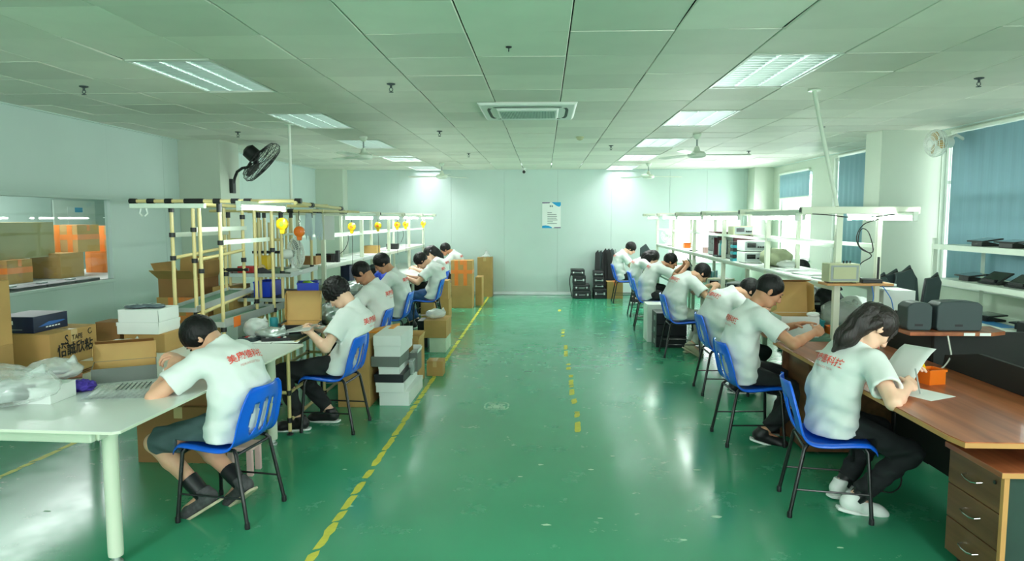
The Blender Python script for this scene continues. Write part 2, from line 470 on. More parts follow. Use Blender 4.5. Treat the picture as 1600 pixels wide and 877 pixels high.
# left wall with the inspection window into the next room
wl = struct('wall_left', (XL, 0, 0))
WY0, WY1, WZ0, WZ1 = 4.9, 7.82, 1.01, 1.92
ys = [YF, -1.0, .2, 1.4, 2.6, 3.75]
for a, b in zip(ys[:-1], ys[1:]):
    B(-.06, 0, a + .001, b - .001, 0, H_CEIL + .04).build('wall_panel', WALL, wl)
B(-.06, 0, 3.751, WY0, 0, H_CEIL + .04).build('wall_panel', WALL, wl)
B(-.06, 0, WY0, WY1, 0, WZ0).build('wall_panel', WALL, wl)
B(-.06, 0, WY0, WY1, WZ1, H_CEIL + .04).build('wall_panel', WALL, wl)
for a, b in ((WY1, 9.0), (9.001, 10.2), (10.201, 11.4), (11.401, 12.6), (12.601, 13.8), (13.801, 15.44)):
    B(-.06, 0, a + .001, b - .001, 0, H_CEIL + .04).build('wall_panel', WALL, wl)
w1 = struct('window_1', (XL, 0, 0))
fr = MB()
fr.box(-.062, .008, WY0 - .03, WY1 + .03, WZ1, WZ1 + .035); fr.box(-.062, .012, WY0 - .03, WY1 + .03, WZ0 - .035, WZ0)
fr.box(-.062, .008, WY1, WY1 + .03, WZ0, WZ1); fr.box(-.062, .008, WY0 - .03, WY0, WZ0, WZ1)
fr.build('window_frame', WALL, w1, bevel=.003)
B(-.034, -.028, WY0, WY1, WZ0, WZ1).build('window_pane', GLASS, w1)
# the next room behind that window
XN = -8.9
ww = struct('wall_next_room', (0, 0, 0))
B(XN - .1, XN, 2.5, 15.4, 0, H_CEIL).build('wall_far_panel', WALL, ww)
B(XN, XL - .06, 15.3, 15.4, 0, H_CEIL).build('wall_end_panel', WALL, ww)
B(XN, XL - .06, 2.4, 2.5, 0, H_CEIL).build('wall_near_panel', WALL, ww)
B(XN - .1, XL - .06, 2.4, 15.4, H_CEIL, H_CEIL + .08).build('wall_top_panel', CEILM, ww)
area_light('next_room_light', (-6.9, 8.6, 2.7), (0, 0, 0), 1.6, 5.0, 190)
wp = struct('trim_1', (-6.95, 11.0, 0))        # pale pillar seen through the window
B(-.10, .10, -.10, .10, 0, 1.86).build('post_face', WHITEMET, wp)

# left pillar, and the boxed-in corner at the back left
wc = struct('wall_left_pillar', (0, 0, 0))
B(XL, -4.42, 9.38, 9.98, 0, H_CEIL + .02).build('pillar_face', WALLCOL, wc, bevel=.004)
wc2 = struct('wall_left_corner_box', (0, 0, 0))
B(XL, -4.39, 15.1, YB, 0, H_CEIL + .02).build('pillar_face', WALLCOL, wc2, bevel=.004)

# right wall: piers, sills and window openings
wr = struct('wall_right', (XR, 0, 0))
WIN = [(6.88, 8.75, .93, 2.70), (10.2, 11.92, .95, 2.70), (12.85, 14.55, .95, 2.55), (-.8, 2.6, .95, 2.6)]  # last opening is unseen, put in behind the camera for its light
def pier(a, b, z0=0, z1=H_CEIL + .04, n='pier_panel', m=WALLCOL):
    return B(0, .18, a, b, z0, z1).build(n, m, wr)
for a, b in ((YF, -.8), (2.6, 6.88), (8.75, 10.2), (11.92, 12.85), (14.55, YB)):
    pier(a, b)
for y0, y1, z0, z1 in WIN:
    pier(y0, y1, 0, z0, 'sill_panel'); pier(y0, y1, z1, H_CEIL + .04, 'lintel_panel')
for i, (y0, y1, z0, z1) in enumerate(WIN):
    w = struct('window_%d' % (i + 2), (XR, 0, 0))
    f = MB(); t = .05
    f.box(.05, .11, y0, y1, z0, z0 + t); f.box(.05, .11, y0, y1, z1 - t, z1)
    f.box(.05, .11, y0, y0 + t, z0 + t, z1 - t); f.box(.05, .11, y1 - t, y1, z0 + t, z1 - t)
    ymid = (y0 + y1) / 2
    f.box(.055, .105, ymid - .02, ymid + .02, z0 + t, z1 - t)
    f.box(.055, .105, y0 + t, y1 - t, 2.12, 2.16)
    f.build('window_frame', WINFRAME, w, bevel=.003)
    for a, b in ((y0 + t, ymid - .02), (ymid + .02, y1 - t)):
        B(.077, .083, a, b, z0 + t, 2.12).build('window_pane', GLASS, w)
        B(.077, .083, a, b, 2.16, z1 - t).build('window_pane', GLASS, w)
    B(-.035, .05, y0 - .03, y1 + .03, z0 - .03, z0).build('window_sill', WINFRAME, w, bevel=.004)

def blind(y0, y1, z0, z1, label, x=XR - .03, n=1):
    t = thing('roller_blind', label, 'blind', (x, (y0 + y1) / 2, z1), 0, 'blue roller blinds on the right wall')
    h = z1 - z0; w = y1 - y0
    mb = MB(); N = 40
    vs = []
    for i in range(N + 1):
        y = -w / 2 + w * i / N
        d = .004 * math.sin(i * 1.3) + .003 * math.sin(i * .47 + 1)
        vs += [(d, y, -.03), (d * 1.5, y, -h)]
    mb.add(vs, [(2 * i, 2 * i + 2, 2 * i + 3, 2 * i + 1) for i in range(N)])
    o = mb.build('blind_fabric', BLIND, t, smooth='all')
    sm = o.modifiers.new('solid', 'SOLIDIFY'); sm.thickness = .002
    MB().tube([(0, -w / 2, 0), (0, w / 2, 0)], .022, 12).build('roller', WHITEMET, t, smooth=True)
    B(-.008, .008, -w / 2, w / 2, -h - .025, -h).build('bottom_bar', WHITEMET, t, bevel=.003)
    MB().tube([(-.03, w / 2 - .03, -.02), (-.032, w / 2 - .03, -h * .75), (-.03, w / 2 - .045, -h * .76), (-.03, w / 2 - .045, -.02)], .003, 6).build('pull_chain', WHITEPL, t)
blind(7.04, 8.50, .95, 2.72, 'large blue roller blind behind the white shelf of tablets')
blind(10.2, 11.66, .98, 2.72, 'blue roller blind hanging just past the wide right pillar')
blind(12.9, 14.5, 2.12, 2.6, 'short blue roller blind raised over the far bright window')
# wide pillar on the right
wc3 = struct('wall_right_pillar', (0, 0, 0))
B(4.10, XR + .01, 8.76, 9.18, 0, H_CEIL + .02).build('pillar_face', WALLCOL, wc3, bevel=.004)
wc4 = struct('wall_right_corner_box', (0, 0, 0))
B(4.42, XR + .01, 14.95, YB, 0, H_CEIL + .02).build('pillar_face', WALLCOL, wc4, bevel=.004)
# wall behind the camera
wf = struct('wall_front', (0, YF, 0))
for a, b, c, d in ((XL - .1, XR + .2, 0, .9), (XL - .1, XR + .2, 2.6, H_CEIL + .1), (XL - .1, -3.75, .9, 2.6), (3.35, XR + .2, .9, 2.6)):
    B(a, b, -.15, 0, c, d).build('wall_panel', WALL, wf)
w5 = struct('window_6', (0, YF, 0))  # unseen window, put in to let fill light reach the room
f = MB()
for x in (-3.75, -2.35, -.95, .45, 1.85, 3.31):
    f.box(x, x + .04, -.09, -.04, .9, 2.6)
f.box(-3.75, 3.35, -.09, -.04, .9, .95); f.box(-3.75, 3.35, -.09, -.04, 2.55, 2.6); f.build('window_frame', WINFRAME, w5)
B(-3.71, 3.31, -.068, -.062, .95, 2.55).build('window_pane', GLASS, w5)
# outside: pale neighbouring facade far beyond the right windows
ext = struct('exterior', (14, 8, 0))
B(0, .5, -20, 20, -3, 1.6).build('exterior_facade', mat('pale_facade', (206, 206, 196), .8), ext)

# ---------------------------------------------------------------- ceiling of metal tiles
ce = struct('ceiling', (0, 0, H_CEIL))
B(XL - .1, XR + .3, YF, YB + .3, .16, .26).build('ceiling_slab', DARKGAP, ce)
gx = [-.455 + .6 * k for k in range(-8, 10)]
gy = [4.7 + .6 * k for k in range(-14, 18)]
used = set()
for x, y, w in TROFFER:
    i = round((x - .3 + .455) / .6); j = round((y - .6 - 4.7) / .6)
    used.add((i, j)); used.add((i, j + 1))
tile = MB()
tile.prism([(-.2962, .012), (-.2962, .004), (-.292, 0), (.292, 0), (.2962, .004), (.2962, .012)], 'y', -.2962, .2962)
tme = tile.mesh('tile', CEILM)
cells = []
for i in range(-8, 9):
    for j in range(-14, 18):
        if (i, j) in used: continue
        x = -.455 + .6 * i + .3; y = 4.7 + .6 * j + .3
        if -.62 < x < .32 and 6.5 < y < 7.45: pass
        cells.append((y, x))
rnd = random.Random(11)
vis = [c for c in cells if c[0] > 2.9]
vis.sort(key=lambda c: c[0])
single = set(vis[:296]); rest = MB()
for y, x in cells:
    tilt = (rnd.gauss(0, .0045), rnd.gauss(0, .0045), 0)
    dz = rnd.gauss(0, .0012)
    w = .6
    if (y, x) in single:
        o = link('tile', tme, ce, loc=(x, y, dz)); o.rotation_euler = tilt
    else:
        M = TR(x, y, dz) @ Matrix.Rotation(tilt[0], 4, 'X') @ Matrix.Rotation(tilt[1], 4, 'Y')
        rest.prism([(-.2962, .012), (-.2962, .004), (-.292, 0), (.292, 0), (.2962, .004), (.2962, .012)], 'y', -.2962, .2962, M)
rest.build('far_tiles', CEILM, ce, kind='stuff')
# wall angle where the ceiling meets the walls
am = MB()
am.box(XL, XL + .03, YF, YB, -.012, .0); am.box(XR - .03, XR, YF, YB, -.012, .0); am.box(XL, XR, YB - .03, YB, -.012, .0)
am.build('wall_angle', WALL, ce)
B(XR - .27, XR - .0, YF, YB, 0, .012).build('edge_strip', CEILM, ce)
# ================================================================ ceiling fittings
def louvre_light(x, y, label):
    t = thing('louvre_ceiling_light', label, 'ceiling light', (x, y, H_CEIL), 0, 'recessed louvre lights in two rows')
    h = MB()
    W2, L2, D = .2975, .5975, .10
    h.box(-W2, W2, -L2, L2, D, D + .004); h.box(-W2, -W2 + .004, -L2, L2, -.003, D); h.box(W2 - .004, W2, -L2, L2, -.003, D)
    h.box(-W2, W2, -L2, -L2 + .004, -.003, D); h.box(-W2, W2, L2 - .004, L2, -.003, D)
    h.build('housing', WHITEMET, t)
    f = MB()
    f.box(-W2, -W2 + .018, -L2, L2, -.005, .0); f.box(W2 - .018, W2, -L2, L2, -.005, .0)
    f.box(-W2 + .018, W2 - .018, -L2, -L2 + .018, -.005, .0); f.box(-W2 + .018, W2 - .018, L2 - .018, L2, -.005, .0)
    f.build('frame', WHITEMET, t)
    for k in range(4):      # long parabolic reflectors
        xx = -.279 + .186 * k
        m = MB(); m.prism([(xx - .003, .002), (xx + .003, .002), (xx + .014, .05), (xx - .014, .05)], 'y', -.579, .579)
        m.build('reflector_fin', MIRRORAL, t)
    if not hasattr(louvre_light, 'blade'):
        louvre_light.blade = MB().prism([(-.0015, .002), (.0015, .002), (.006, .044), (-.006, .044)], 'x', -.277, .277).mesh('cross_blade', MIRRORAL)
    for k in range(15):
        link('cross_blade', louvre_light.blade, t, loc=(0, -.539 + .077 * k, 0))
    for k in range(3):
        xx = -.186 + .186 * k
        MB().tube([(xx, -.57, .072), (xx, .57, .072)], .013, 8).build('tube', MATS['unlit_tube'], t, smooth=True)
    return t
mat('unlit_tube', (236, 240, 236), 0.4)
LBL = {(-1, 5.3): 'large louvre light nearest on the left row, above the white table', (1, 5.3): 'large louvre light nearest on the right row, above the wooden desk',
       (-1, 7.7): 'second louvre light of the left row, by the white ceiling rod', (1, 7.7): 'second louvre light of the right row, ahead of the ceiling fan',
       (-1, 10.1): 'third louvre light of the left row, behind the ceiling fan', (1, 10.1): 'third louvre light of the right row, behind the ceiling fan',
       (-1, 12.5): 'fourth louvre light of the left row from the camera', (1, 12.5): 'fourth louvre light of the right row from the camera',
       (-1, 14.9): 'last louvre light of the left row, touching the back wall', (1, 14.9): 'last louvre light of the right row, touching the back wall'}
for x, y, w in TROFFER:
    k = (-1 if x < 0 else 1, y)
    if k in LBL: louvre_light(x, y, LBL[k])
    

# cassette air conditioner
t = thing('cassette_air_conditioner', 'square white cassette air conditioner set into the ceiling over the aisle', 'air conditioner', (-.16, 7.0, H_CEIL))
m_ = MB(); m_.prism([(-.47, 0), (-.44, -.03), (.44, -.03), (.47, 0)], 'y', -.5, .5)
m_.build('fascia', WHITEPL, t, bevel=.01)
def rring(r0, r1, z, hx, hy, a0, a1, n=40, p=.35):
    mb = MB(); vs = []
    for i in range(n + 1):
        a = a0 + (a1 - a0) * i / n
        c, s = math.cos(a), math.sin(a)
        c = math.copysign(abs(c) ** p, c); s = math.copysign(abs(s) ** p, s)
        vs += [(hx * r0 * c, hy * r0 * s, z), (hx * r1 * c, hy * r1 * s, z), (hx * r1 * c, hy * r1 * s, z - .004), (hx * r0 * c, hy * r0 * s, z - .004)]
    fs = []
    for i in range(n):
        for q in range(4): fs.append((4 * i + q, 4 * i + (q + 1) % 4, 4 * i + 4 + (q + 1) % 4, 4 * i + 4 + q))
    mb.add(vs, fs); return mb
for a in range(4):
    rring(.93, 1.0, -.029, .39, .41, a * PI / 2 + PI / 4 + .16, a * PI / 2 + 3 * PI / 4 - .16).build('air_slot', BLACKPL, t)
m_ = MB(); m_.prism([(-.30, -.03), (-.28, -.05), (.28, -.05), (.30, -.03)], 'y', -.31, .31); m_.build('intake_panel', WHITEPL, t, bevel=.008)
for k in range(36):
    xx = -.26 + .52 * k / 35
    B(xx - .003, xx + .003, -.24, .2, -.054, -.049).build('grille_slat', GREYPL, t)

# ceiling fans
def ceiling_fan(x, y, rz, label):
    t = thing('ceiling_fan', label, 'fan', (x, y, H_CEIL), rz, 'white ceiling fans')
    MB().lathe([(.05, 0), (.055, -.02), (.03, -.06), (.012, -.07)], 16).build('ceiling_cup', WHITEMET, t, smooth=True)
    MB().tube([(0, 0, -.06), (0, 0, -.19)], .011, 10).build('down_rod', GREYPL, t, smooth=True)
    MB().lathe([(.014, -.15), (.03, -.17), (.042, -.21), (.05, -.22)], 16).build('lower_cup', WHITEMET, t, smooth=True)
    MB().lathe([(.03, -.215), (.09, -.225), (.115, -.25), (.11, -.285), (.07, -.305), (0, -.31)], 24).build('motor', WHITEMET, t, smooth=True)
    for k in range(3):
        a = k * 2 * PI / 3
        M = RZ(a) @ TR(0, 0, -.26) @ RX(.16)
        m = MB(); m.prism([(.10, -.022), (.2, -.03), (.3, -.055), (.62, -.06), (.68, -.045), (.69, 0), (.68, .04), (.62, .05), (.3, .05), (.2, .03), (.10, .022)], 'z', -.003, .003, M)
        m.build('blade', WHITEMET, t)
    return t
ceiling_fan(1.94, 9.05, math.radians(2), 'white ceiling fan on the right, nearest, below the louvre lights')
ceiling_fan(2.02, 13.7, math.radians(14), 'small white ceiling fan at the far right near the back wall')
ceiling_fan(-2.36, 9.1, math.radians(20), 'white ceiling fan on the left in front of the third louvre light')
ceiling_fan(-1.98, 13.5, math.radians(170), 'white ceiling fan on the left close to the back wall')

# sprinklers
def sprinkler(x, y, label):
    t = thing('sprinkler_head', label, 'sprinkler', (x, y, H_CEIL), 0, 'ceiling sprinklers')
    MB().lathe([(.035, 0), (.034, -.006), (.016, -.012)], 14).build('escutcheon', DARKPL, t, smooth=True)
    m = MB(); m.tube([(0, 0, -.01), (0, 0, -.035)], .009, 8); m.tube([(-.012, 0, -.034), (-.014, 0, -.05), (0, 0, -.062)], .003, 6); m.tube([(.012, 0, -.034), (.014, 0, -.05), (0, 0, -.062)], .003, 6)
    m.lathe([(0, -.062), (.018, -.064), (.019, -.067), (0, -.068)], 12)
    m.build('nozzle', DARKPL, t, smooth=True)
for x, y, l in ((-3.73, 5.58, 'dark sprinkler head left of the nearest left louvre light'), (-3.79, 8.56, 'dark sprinkler head near the left pillar and black fan'),
                (-1.22, 5.59, 'dark sprinkler head left of the air conditioner, nearest'), (-1.285, 8.6, 'dark sprinkler head beyond the air conditioner on its left'),
                (-1.24, 11.5, 'tiny sprinkler head far down the ceiling left of the small camera'), (3.31, 5.57, 'dark sprinkler head at the right, above the wall fan'),
                (3.245, 8.4, 'dark sprinkler head beside the slanting white rod'), (3.25, 11.35, 'tiny sprinkler head at the far right over the ceiling fan blade'),
                (.98, 10.4, 'tiny sprinkler head left of the fourth right louvre light')):
    sprinkler(x, y, l)
t = thing('smoke_detector', 'round cream smoke detector right of the air conditioner', 'smoke detector', (.467, 9.3, H_CEIL))
MB().lathe([(.055, 0), (.055, -.012), (.05, -.018)], 20).build('base', OLIVEMET, t, smooth=True)
MB().lathe([(.045, -.018), (.04, -.035), (.015, -.046), (0, -.047)], 20).build('dome', OLIVEMET, t, smooth=True)
t = thing('security_camera', 'small white security camera under the ceiling at the back wall', 'camera', (-.43, 15.0, H_CEIL))
MB().lathe([(.045, 0), (.045, -.015), (.02, -.03), (.018, -.06)], 16).build('mount', WHITEPL, t, smooth=True)
m_ = MB(); m_.tube([(0, .08, -.06), (0, -.09, -.085)], .04, 14); m_.build('camera_body', WHITEPL, t, smooth=True)
m_ = MB(); m_.tube([(0, -.09, -.085), (0, -.098, -.086)], .034, 14); m_.build('lens', BLACKPL, t)
t = thing('ceiling_hook', 'small dark hook in a ceiling tile before the air conditioner', 'hook', (-.224, 4.437, H_CEIL))
MB().lathe([(.02, 0), (.018, -.006), (.006, -.01)], 10).build('plate', BLACKPL, t)
MB().tube([(0, 0, -.008), (0, .008, -.02), (0, -.004, -.03), (0, -.014, -.022)], .003, 6).build('hook', BLACKPL, t)

# notice on the back wall
t = thing('wall_notice', 'white printed notice with blue corners hanging on the back wall', 'notice', (.165, YB - .004, 1.775))
B(-.205, .205, -.002, .003, -.285, .285).build('sheet', PAPER, t)
def flat(mb_pts, name, m, par, y=-.0035):
    b = MB()
    for p in mb_pts: b.add([(x, y, z) for x, z in p], [tuple(range(len(p)))])
    return b.build(name, m, par)
flat([[(.0, .285), (.205, .285), (.205, .215), (.17, .185), (.12, .20), (.06, .24)]], 'blue_corner', CYANINK, t)
flat([[(-.205, -.285), (.02, -.285), (.0, -.262), (-.06, -.235), (-.13, -.225), (-.205, -.235)]], 'blue_corner', CYANINK, t)
flat([[(-.205, .285), (-.02, .285), (-.05, .262), (-.205, .258)], [(.205, -.285), (.04, -.285), (.07, -.265), (.205, -.262)]], 'purple_edge', PURPLEINK, t)
rnd = random.Random(2)
flat([[(-.04, .215), (-.01, .215), (-.01, .18), (-.04, .18)], [(.0, .215), (.03, .215), (.03, .18), (.0, .18)]], 'heading_mark', GREYINK, t)
flat([[(-.09, z), (-.09 + w, z), (-.09 + w, z - .012), (-.09, z - .012)] for z, w in ((.06, .1), (.02, .2), (-.02, .21), (-.06, .2), (-.1, .22), (-.14, .12), (-.18, .21))], 'text_line', GREYINK, t)

# black oscillating fan on the left pillar
t = thing('wall_fan', 'black industrial wall fan on a curved arm fixed to the left pillar', 'fan', (-4.40, 9.7, 2.16))
B(-.03, .03, -.05, .05, -.10, .10).build('wall_plate', BLACKJ, t, bevel=.006)
MB().tube([(.02, 0, .04), (.04, 0, .12), (.08, -.01, .2), (.16, -.02, .25), (.26, -.03, .265), (.34, -.04, .27)], .02, 10).build('arm', BLACKJ, t, smooth=True)
# head axis direction: tips up-left, blowing down to the right
ax = Vector((.72, .17, -.67)).normalized()
q = ax.to_track_quat('Z', 'Y').to_matrix().to_4x4()
FM = TR(.42, -.05, .36) @ q
MB().lathe([(.0, -.24), (.05, -.235), (.10, -.20), (.105, -.08), (.07, -.04), (.03, -.02)], 18, FM).build('motor_housing', BLACKJ, t, smooth=True)
B(-.03, .03, -.03, .03, -.06, .06, TR(.37, -.045, .30)).build('knuckle', BLACKJ, t, bevel=.008)
g = MB()
for r, z in ((.33, .02), (.335, .07), (.30, .105), (.22, .12), (.13, .128), (.3, -.02), (.2, -.045)):
    g.tube([FM @ Vector((r * math.cos(2 * PI * i / 36), r * math.sin(2 * PI * i / 36), z)) for i in range(37)], .004, 5, cap=False)
for k in range(40):
    a = 2 * PI * k / 40; c, s = math.cos(a), math.sin(a)
    g.tube([FM @ Vector((r * c, r * s, z)) for r, z in ((.05, .13), (.2, .123), (.30, .105), (.335, .06), (.33, .02), (.28, -.03), (.1, -.05))], .0022, 4, cap=False)
g.build('wire_guard', BLACKJ, t)
for k in range(3):
    M = FM @ RZ(k * 2 * PI / 3 + .3)
    MB().prism([(.03, -.02), (.12, -.09), (.24, -.10), (.29, -.02), (.26, .06), (.14, .05), (.03, .02)], 'z', .038, .042, M @ RX(.35)).build('fan_blade', BLACKPL, t)
MB().lathe([(0, .14), (.05, .135), (.05, .12)], 16, FM).build('badge', BLACKJ, t)

# white wall fan at the right window
t = thing('wall_fan', 'white round wall fan mounted high before the big blue blind', 'fan', (4.70, 8.28, 2.56), 0)
ax = Vector((-.97, -.12, -.06)).normalized(); q = ax.to_track_quat('Z', 'Y').to_matrix().to_4x4(); FM = TR(-.22, -.06, 0) @ q
MB().tube([(.09, 0, .05), (0, 0, .1), (-.1, -.02, .04)], .018, 10).build('arm', WHITEPL, t, smooth=True)
MB().lathe([(0, -.16), (.06, -.15), (.065, -.03), (.03, 0)], 16, FM).build('motor_housing', WHITEPL, t, smooth=True)
g = MB()
for r, z in ((.15, .02), (.155, .05), (.13, .085), (.08, .095), (.14, -.01)):
    g.tube([FM @ Vector((r * math.cos(2 * PI * i / 30), r * math.sin(2 * PI * i / 30), z)) for i in range(31)], .004, 5, cap=False)
for k in range(36):
    a = 2 * PI * k / 36; c, s = math.cos(a), math.sin(a)
    g.tube([FM @ Vector((r * c, r * s, z)) for r, z in ((.04, .1), (.08, .095), (.13, .085), (.155, .045), (.14, -.01), (.06, -.02))], .0025, 4, cap=False)
g.build('wire_guard', WHITEPL, t)
for k in range(3):
    MB().prism([(.02, -.02), (.07, -.06), (.12, -.05), (.135, 0), (.115, .035), (.05, .035)], 'z', .03, .034, FM @ RZ(k * 2 * PI / 3) @ RX(.35)).build('fan_blade', MATS['tan_cardboard_inside'], t)
MB().lathe([(0, .112), (.04, .108), (.045, .095)], 16, FM).build('badge', WHITEPL, t, smooth=True)

# hanging rods between ceiling and benches
t = thing('ceiling_rod', 'thin vertical white rod from the ceiling to the pipe racks', 'rod', (-2.90, 7.9, 0))
MB().tube([(0, 0, 1.45), (0, 0, H_CEIL - .012)], .016, 10).build('conduit', WHITEMET, t, smooth=True)
MB().lathe([(.05, H_CEIL - .012), (.05, H_CEIL - .002)], 14).build('ceiling_flange', WHITEMET, t)
t = thing('ceiling_rod', 'slanting white rod from the ceiling down to the right workbench frame', 'rod', (0, 0, 0))
MB().tube([(2.24, 6.0, H_CEIL - .012), (2.30, 5.60, 1.80)], [.017, .016], 10).build('conduit', WHITEMET, t, smooth=True)
MB().lathe([(.05, H_CEIL - .014), (.05, H_CEIL - .002)], 14, TR(2.24, 6.0, 0)).build('ceiling_flange', WHITEMET, t)

# ================================================================ benches
def tube_lamp(x, y0, y1, z, label, group, along='y'):
    L = (y1 - y0) / 2
    t = thing('tube_lamp', label, 'lamp', (x, (y0 + y1) / 2, z), 0 if along == 'y' else PI / 2, group)
    B(-.02, .02, -L, L, .020, .050).build('batten', WHITEMET, t, bevel=.003)
    MB().tube([(0, -L + .03, 0), (0, L - .03, 0)], .0145, 10).build('tube', TUBE, t, smooth=True)
    for s in (-1, 1):
        B(-.016, .016, s * L - (.025 if s > 0 else 0), s * L + (.025 if s < 0 else 0), -.022, .022).build('end_cap', WHITEPL, t, bevel=.003)
    return t

def workbench(name, label, frames, sgn, xbeam, xpost, xback, ztop, xa, xb, zsh):
    """long steel bench: frames at given Y, sgn=+1 for the right-hand side of the room"""
    t = thing(name, label, 'workbench', (xpost, frames[0], 0), 0, None)
    X = lambda v: v - xpost
    Y = lambda v: v - frames[0]
    for y in frames:
        B(X(xpost) - .024, X(xpost) + .024, Y(y) - .024, Y(y) + .024, .03, 1.745).build('post', CREAMMET, t, bevel=.004)
        B(X(xback) - .02, X(xback) + .02, Y(y) - .02, Y(y) + .02, .03, 1.745).build('post', CREAMMET, t, bevel=.004)
        for xp in (xpost, xback):
            MB().lathe([(.028, 0), (.03, .008), (.012, .02), (.012, .035)], 12, TR(X(xp), Y(y), 0)).build('foot', GREYPL, t)
        a, b = sorted((X(xbeam), X(xback + sgn * .30)))
        cb = B(a, b, Y(y) - .03, Y(y) + .03, 1.745, 1.80).build('cross_beam', CREAMMET, t, bevel=.004)
        e = X(xbeam)
        B(e - .004, e + .004, Y(y) - .02, Y(y) + .02, 1.755, 1.79).build('end_plug', BLACKPL, cb)
        a, b = sorted((X(xa), X(xb)))
        B(a + .04, b - .04, Y(y) - .02, Y(y) + .02, ztop - .07, ztop - .03).build('table_bearer', CREAMMET, t)
        for xp in (xa + sgn * .10,):
            B(X(xp) - .02, X(xp) + .02, Y(y) - .02, Y(y) + .02, 0.02, ztop - .03).build('leg', CREAMMET, t, bevel=.003)
    y0, y1 = frames[0], frames[-1]
    for a, b in zip(frames[:-1], frames[1:]):
        p, q = sorted((X(xa), X(xb)))
        B(p, q, Y(a) + .002, Y(b) - .002, ztop - .03, ztop).build('tabletop', TABLETOP if sgn < 0 else MATS['green_esd_mat'], t, bevel=.003)
        p, q = sorted((X(xpost - sgn * .035), X(xback + sgn * .16)))
        B(p, q, Y(a) + .002, Y(b) - .002, zsh - .018, zsh).build('shelf_board', WHITEPL, t, bevel=.002)
        B(X(xpost) - .018, X(xpost) + .018, Y(a) + .024, Y(b) - .024, zsh - .055, zsh - .02).build('shelf_rail', WHITEMET, t)
        B(X(xback) - .018, X(xback) + .018, Y(a) + .02, Y(b) - .02, zsh - .055, zsh - .02).build('shelf_rail', WHITEMET, t)
        B(X(xpost) - .016, X(xpost) + .016, Y(a) + .024, Y(b) - .024, 1.475, 1.505).build('mid_rail', WHITEMET, t)
        B(X(xback) - .016, X(xback) + .016, Y(a) + .02, Y(b) - .02, 1.475, 1.505).build('mid_rail', WHITEMET, t)
        B(X(xbeam + sgn * .07) - .015, X(xbeam + sgn * .07) + .015, Y(a), Y(b), 1.752, 1.776).build('lamp_rail', WHITEMET, t)
        B(X(xback + sgn * .15) - .015, X(xback + sgn * .15) + .015, Y(a), Y(b), 1.752, 1.776).build('lamp_rail', WHITEMET, t)
    return t
RF = [5.60, 7.33, 9.08, 10.85, 12.6, 14.35]
LF = [8.15, 9.9, 11.65, 13.4, 15.0]
workbench('workbench', 'long white steel workbench line with raised shelf on the right', RF, 1, 2.02, 2.32, 2.63, .75, 1.96, 2.98, 1.19)
workbench('workbench', 'long white steel workbench line with raised shelf on the left', LF, -1, -2.34, -2.62, -2.92, .75, -2.12, -3.1, 1.15)
ORD = ['nearest', 'second', 'third', 'fourth', 'farthest']
for i, (a, b) in enumerate(zip(RF[:-1], RF[1:])):
    tube_lamp(2.09, a + .25, a + 1.45, 1.71, 'lit tube lamp over the front of the right workbench, %s in its row' % ORD[i], 'tube lamps over the right workbench')
tube_lamp(2.78, 5.35, 6.5, 1.71, 'lit tube lamp at the near end of the right workbench, wall side', 'tube lamps over the right workbench')
tube_lamp(2.78, 7.6, 8.8, 1.71, 'lit tube lamp on the wall side of the right workbench, second bay', 'tube lamps over the right workbench')
for i, (a, b) in enumerate(zip(LF[:-1], LF[1:])):
    tube_lamp(-2.40, a + .12, a + 1.5, 1.71, 'lit tube lamp over the left white workbench, %s in its row' % (ORD[i] if i < 3 else 'farthest'), 'tube lamps over the left workbench')

# white table in the left foreground
t = thing('white_table', 'large white laminate table on round cream legs in the left foreground', 'table', (-2.8, 4.12, 0), math.radians(-2.2))
tt = MB().prism([(-.89, -1.12), (.905, -1.12), (.93, -1.10), (.93, 1.07), (.91, 1.09), (-.89, 1.09)], 'z', .736, .75).build('tabletop', TABLETOP, t, bevel=.002)
MB().prism([(-.888, -1.123), (.907, -1.123), (.933, -1.10), (.933, 1.07), (.912, 1.093), (-.888, 1.093)], 'z', .7375, .7485).build('edge_band', CREAMMET, t)
for x in (.715, -.72):
    for y in (-.87, .96):
        lg = MB().lathe([(.034, .04), (.036, .06), (.036, .64), (.04, .65), (.04, .736)], 18, TR(x, y, 0)).build('leg', CREAMMET, t, smooth=True)
        MB().lathe([(.032, 0), (.032, .012), (.02, .016), (.02, .045)], 14, TR(x, y, 0)).build('foot', ALU, lg)
for y in (-.99, .98):
    B(-.76, .72, y - .018, y + .018, .655, .715).build('apron_beam', CREAMMET, t, bevel=.006)
for x in (.715, -.72):
    B(x - .018, x + .018, -.97, .96, .655, .715).build('apron_beam', CREAMMET, t, bevel=.006)

# cream pipe rack benches (left)
def jointring(t, p, axis='z', L=.055, r=.021):
    d = {'x': (L / 2, 0, 0), 'y': (0, L / 2, 0), 'z': (0, 0, L / 2)}[axis]
    p = Vector(p); d = Vector(d)
    return MB().tube([p - d, p + d], r, 10).build('pipe_joint', BLACKJ, t, smooth=True)
def pipe(t, a, b, r=.0145, m=None):
    return MB().tube([a, b], r, 10).build('pipe', m or CREAMPIPE, t, smooth=True)
t = thing('pipe_rack', 'tall cream pipe rack with black joints and sloping trays behind the seated man', 'rack', (-2.7, 5.7, 0))
def P(x, y, z): return (x + 2.7, y - 5.7, z)
for x, z0 in ((-2.88, 0), (-2.71, 0), (-2.66, .35), (-2.50, 0)):
    pipe(t, P(x, 5.27, z0), P(x, 5.27, 1.83))
for x in (-2.91, -2.74, -2.63, -2.47):
    pipe(t, P(x, 6.22, 0), P(x, 6.22, 1.80))
pipe(t, P(-3.17, 5.24, 1.84), P(-1.86, 5.24, 1.84))
pipe(t, P(-3.12, 6.22, 1.82), P(-1.95, 6.22, 1.82))
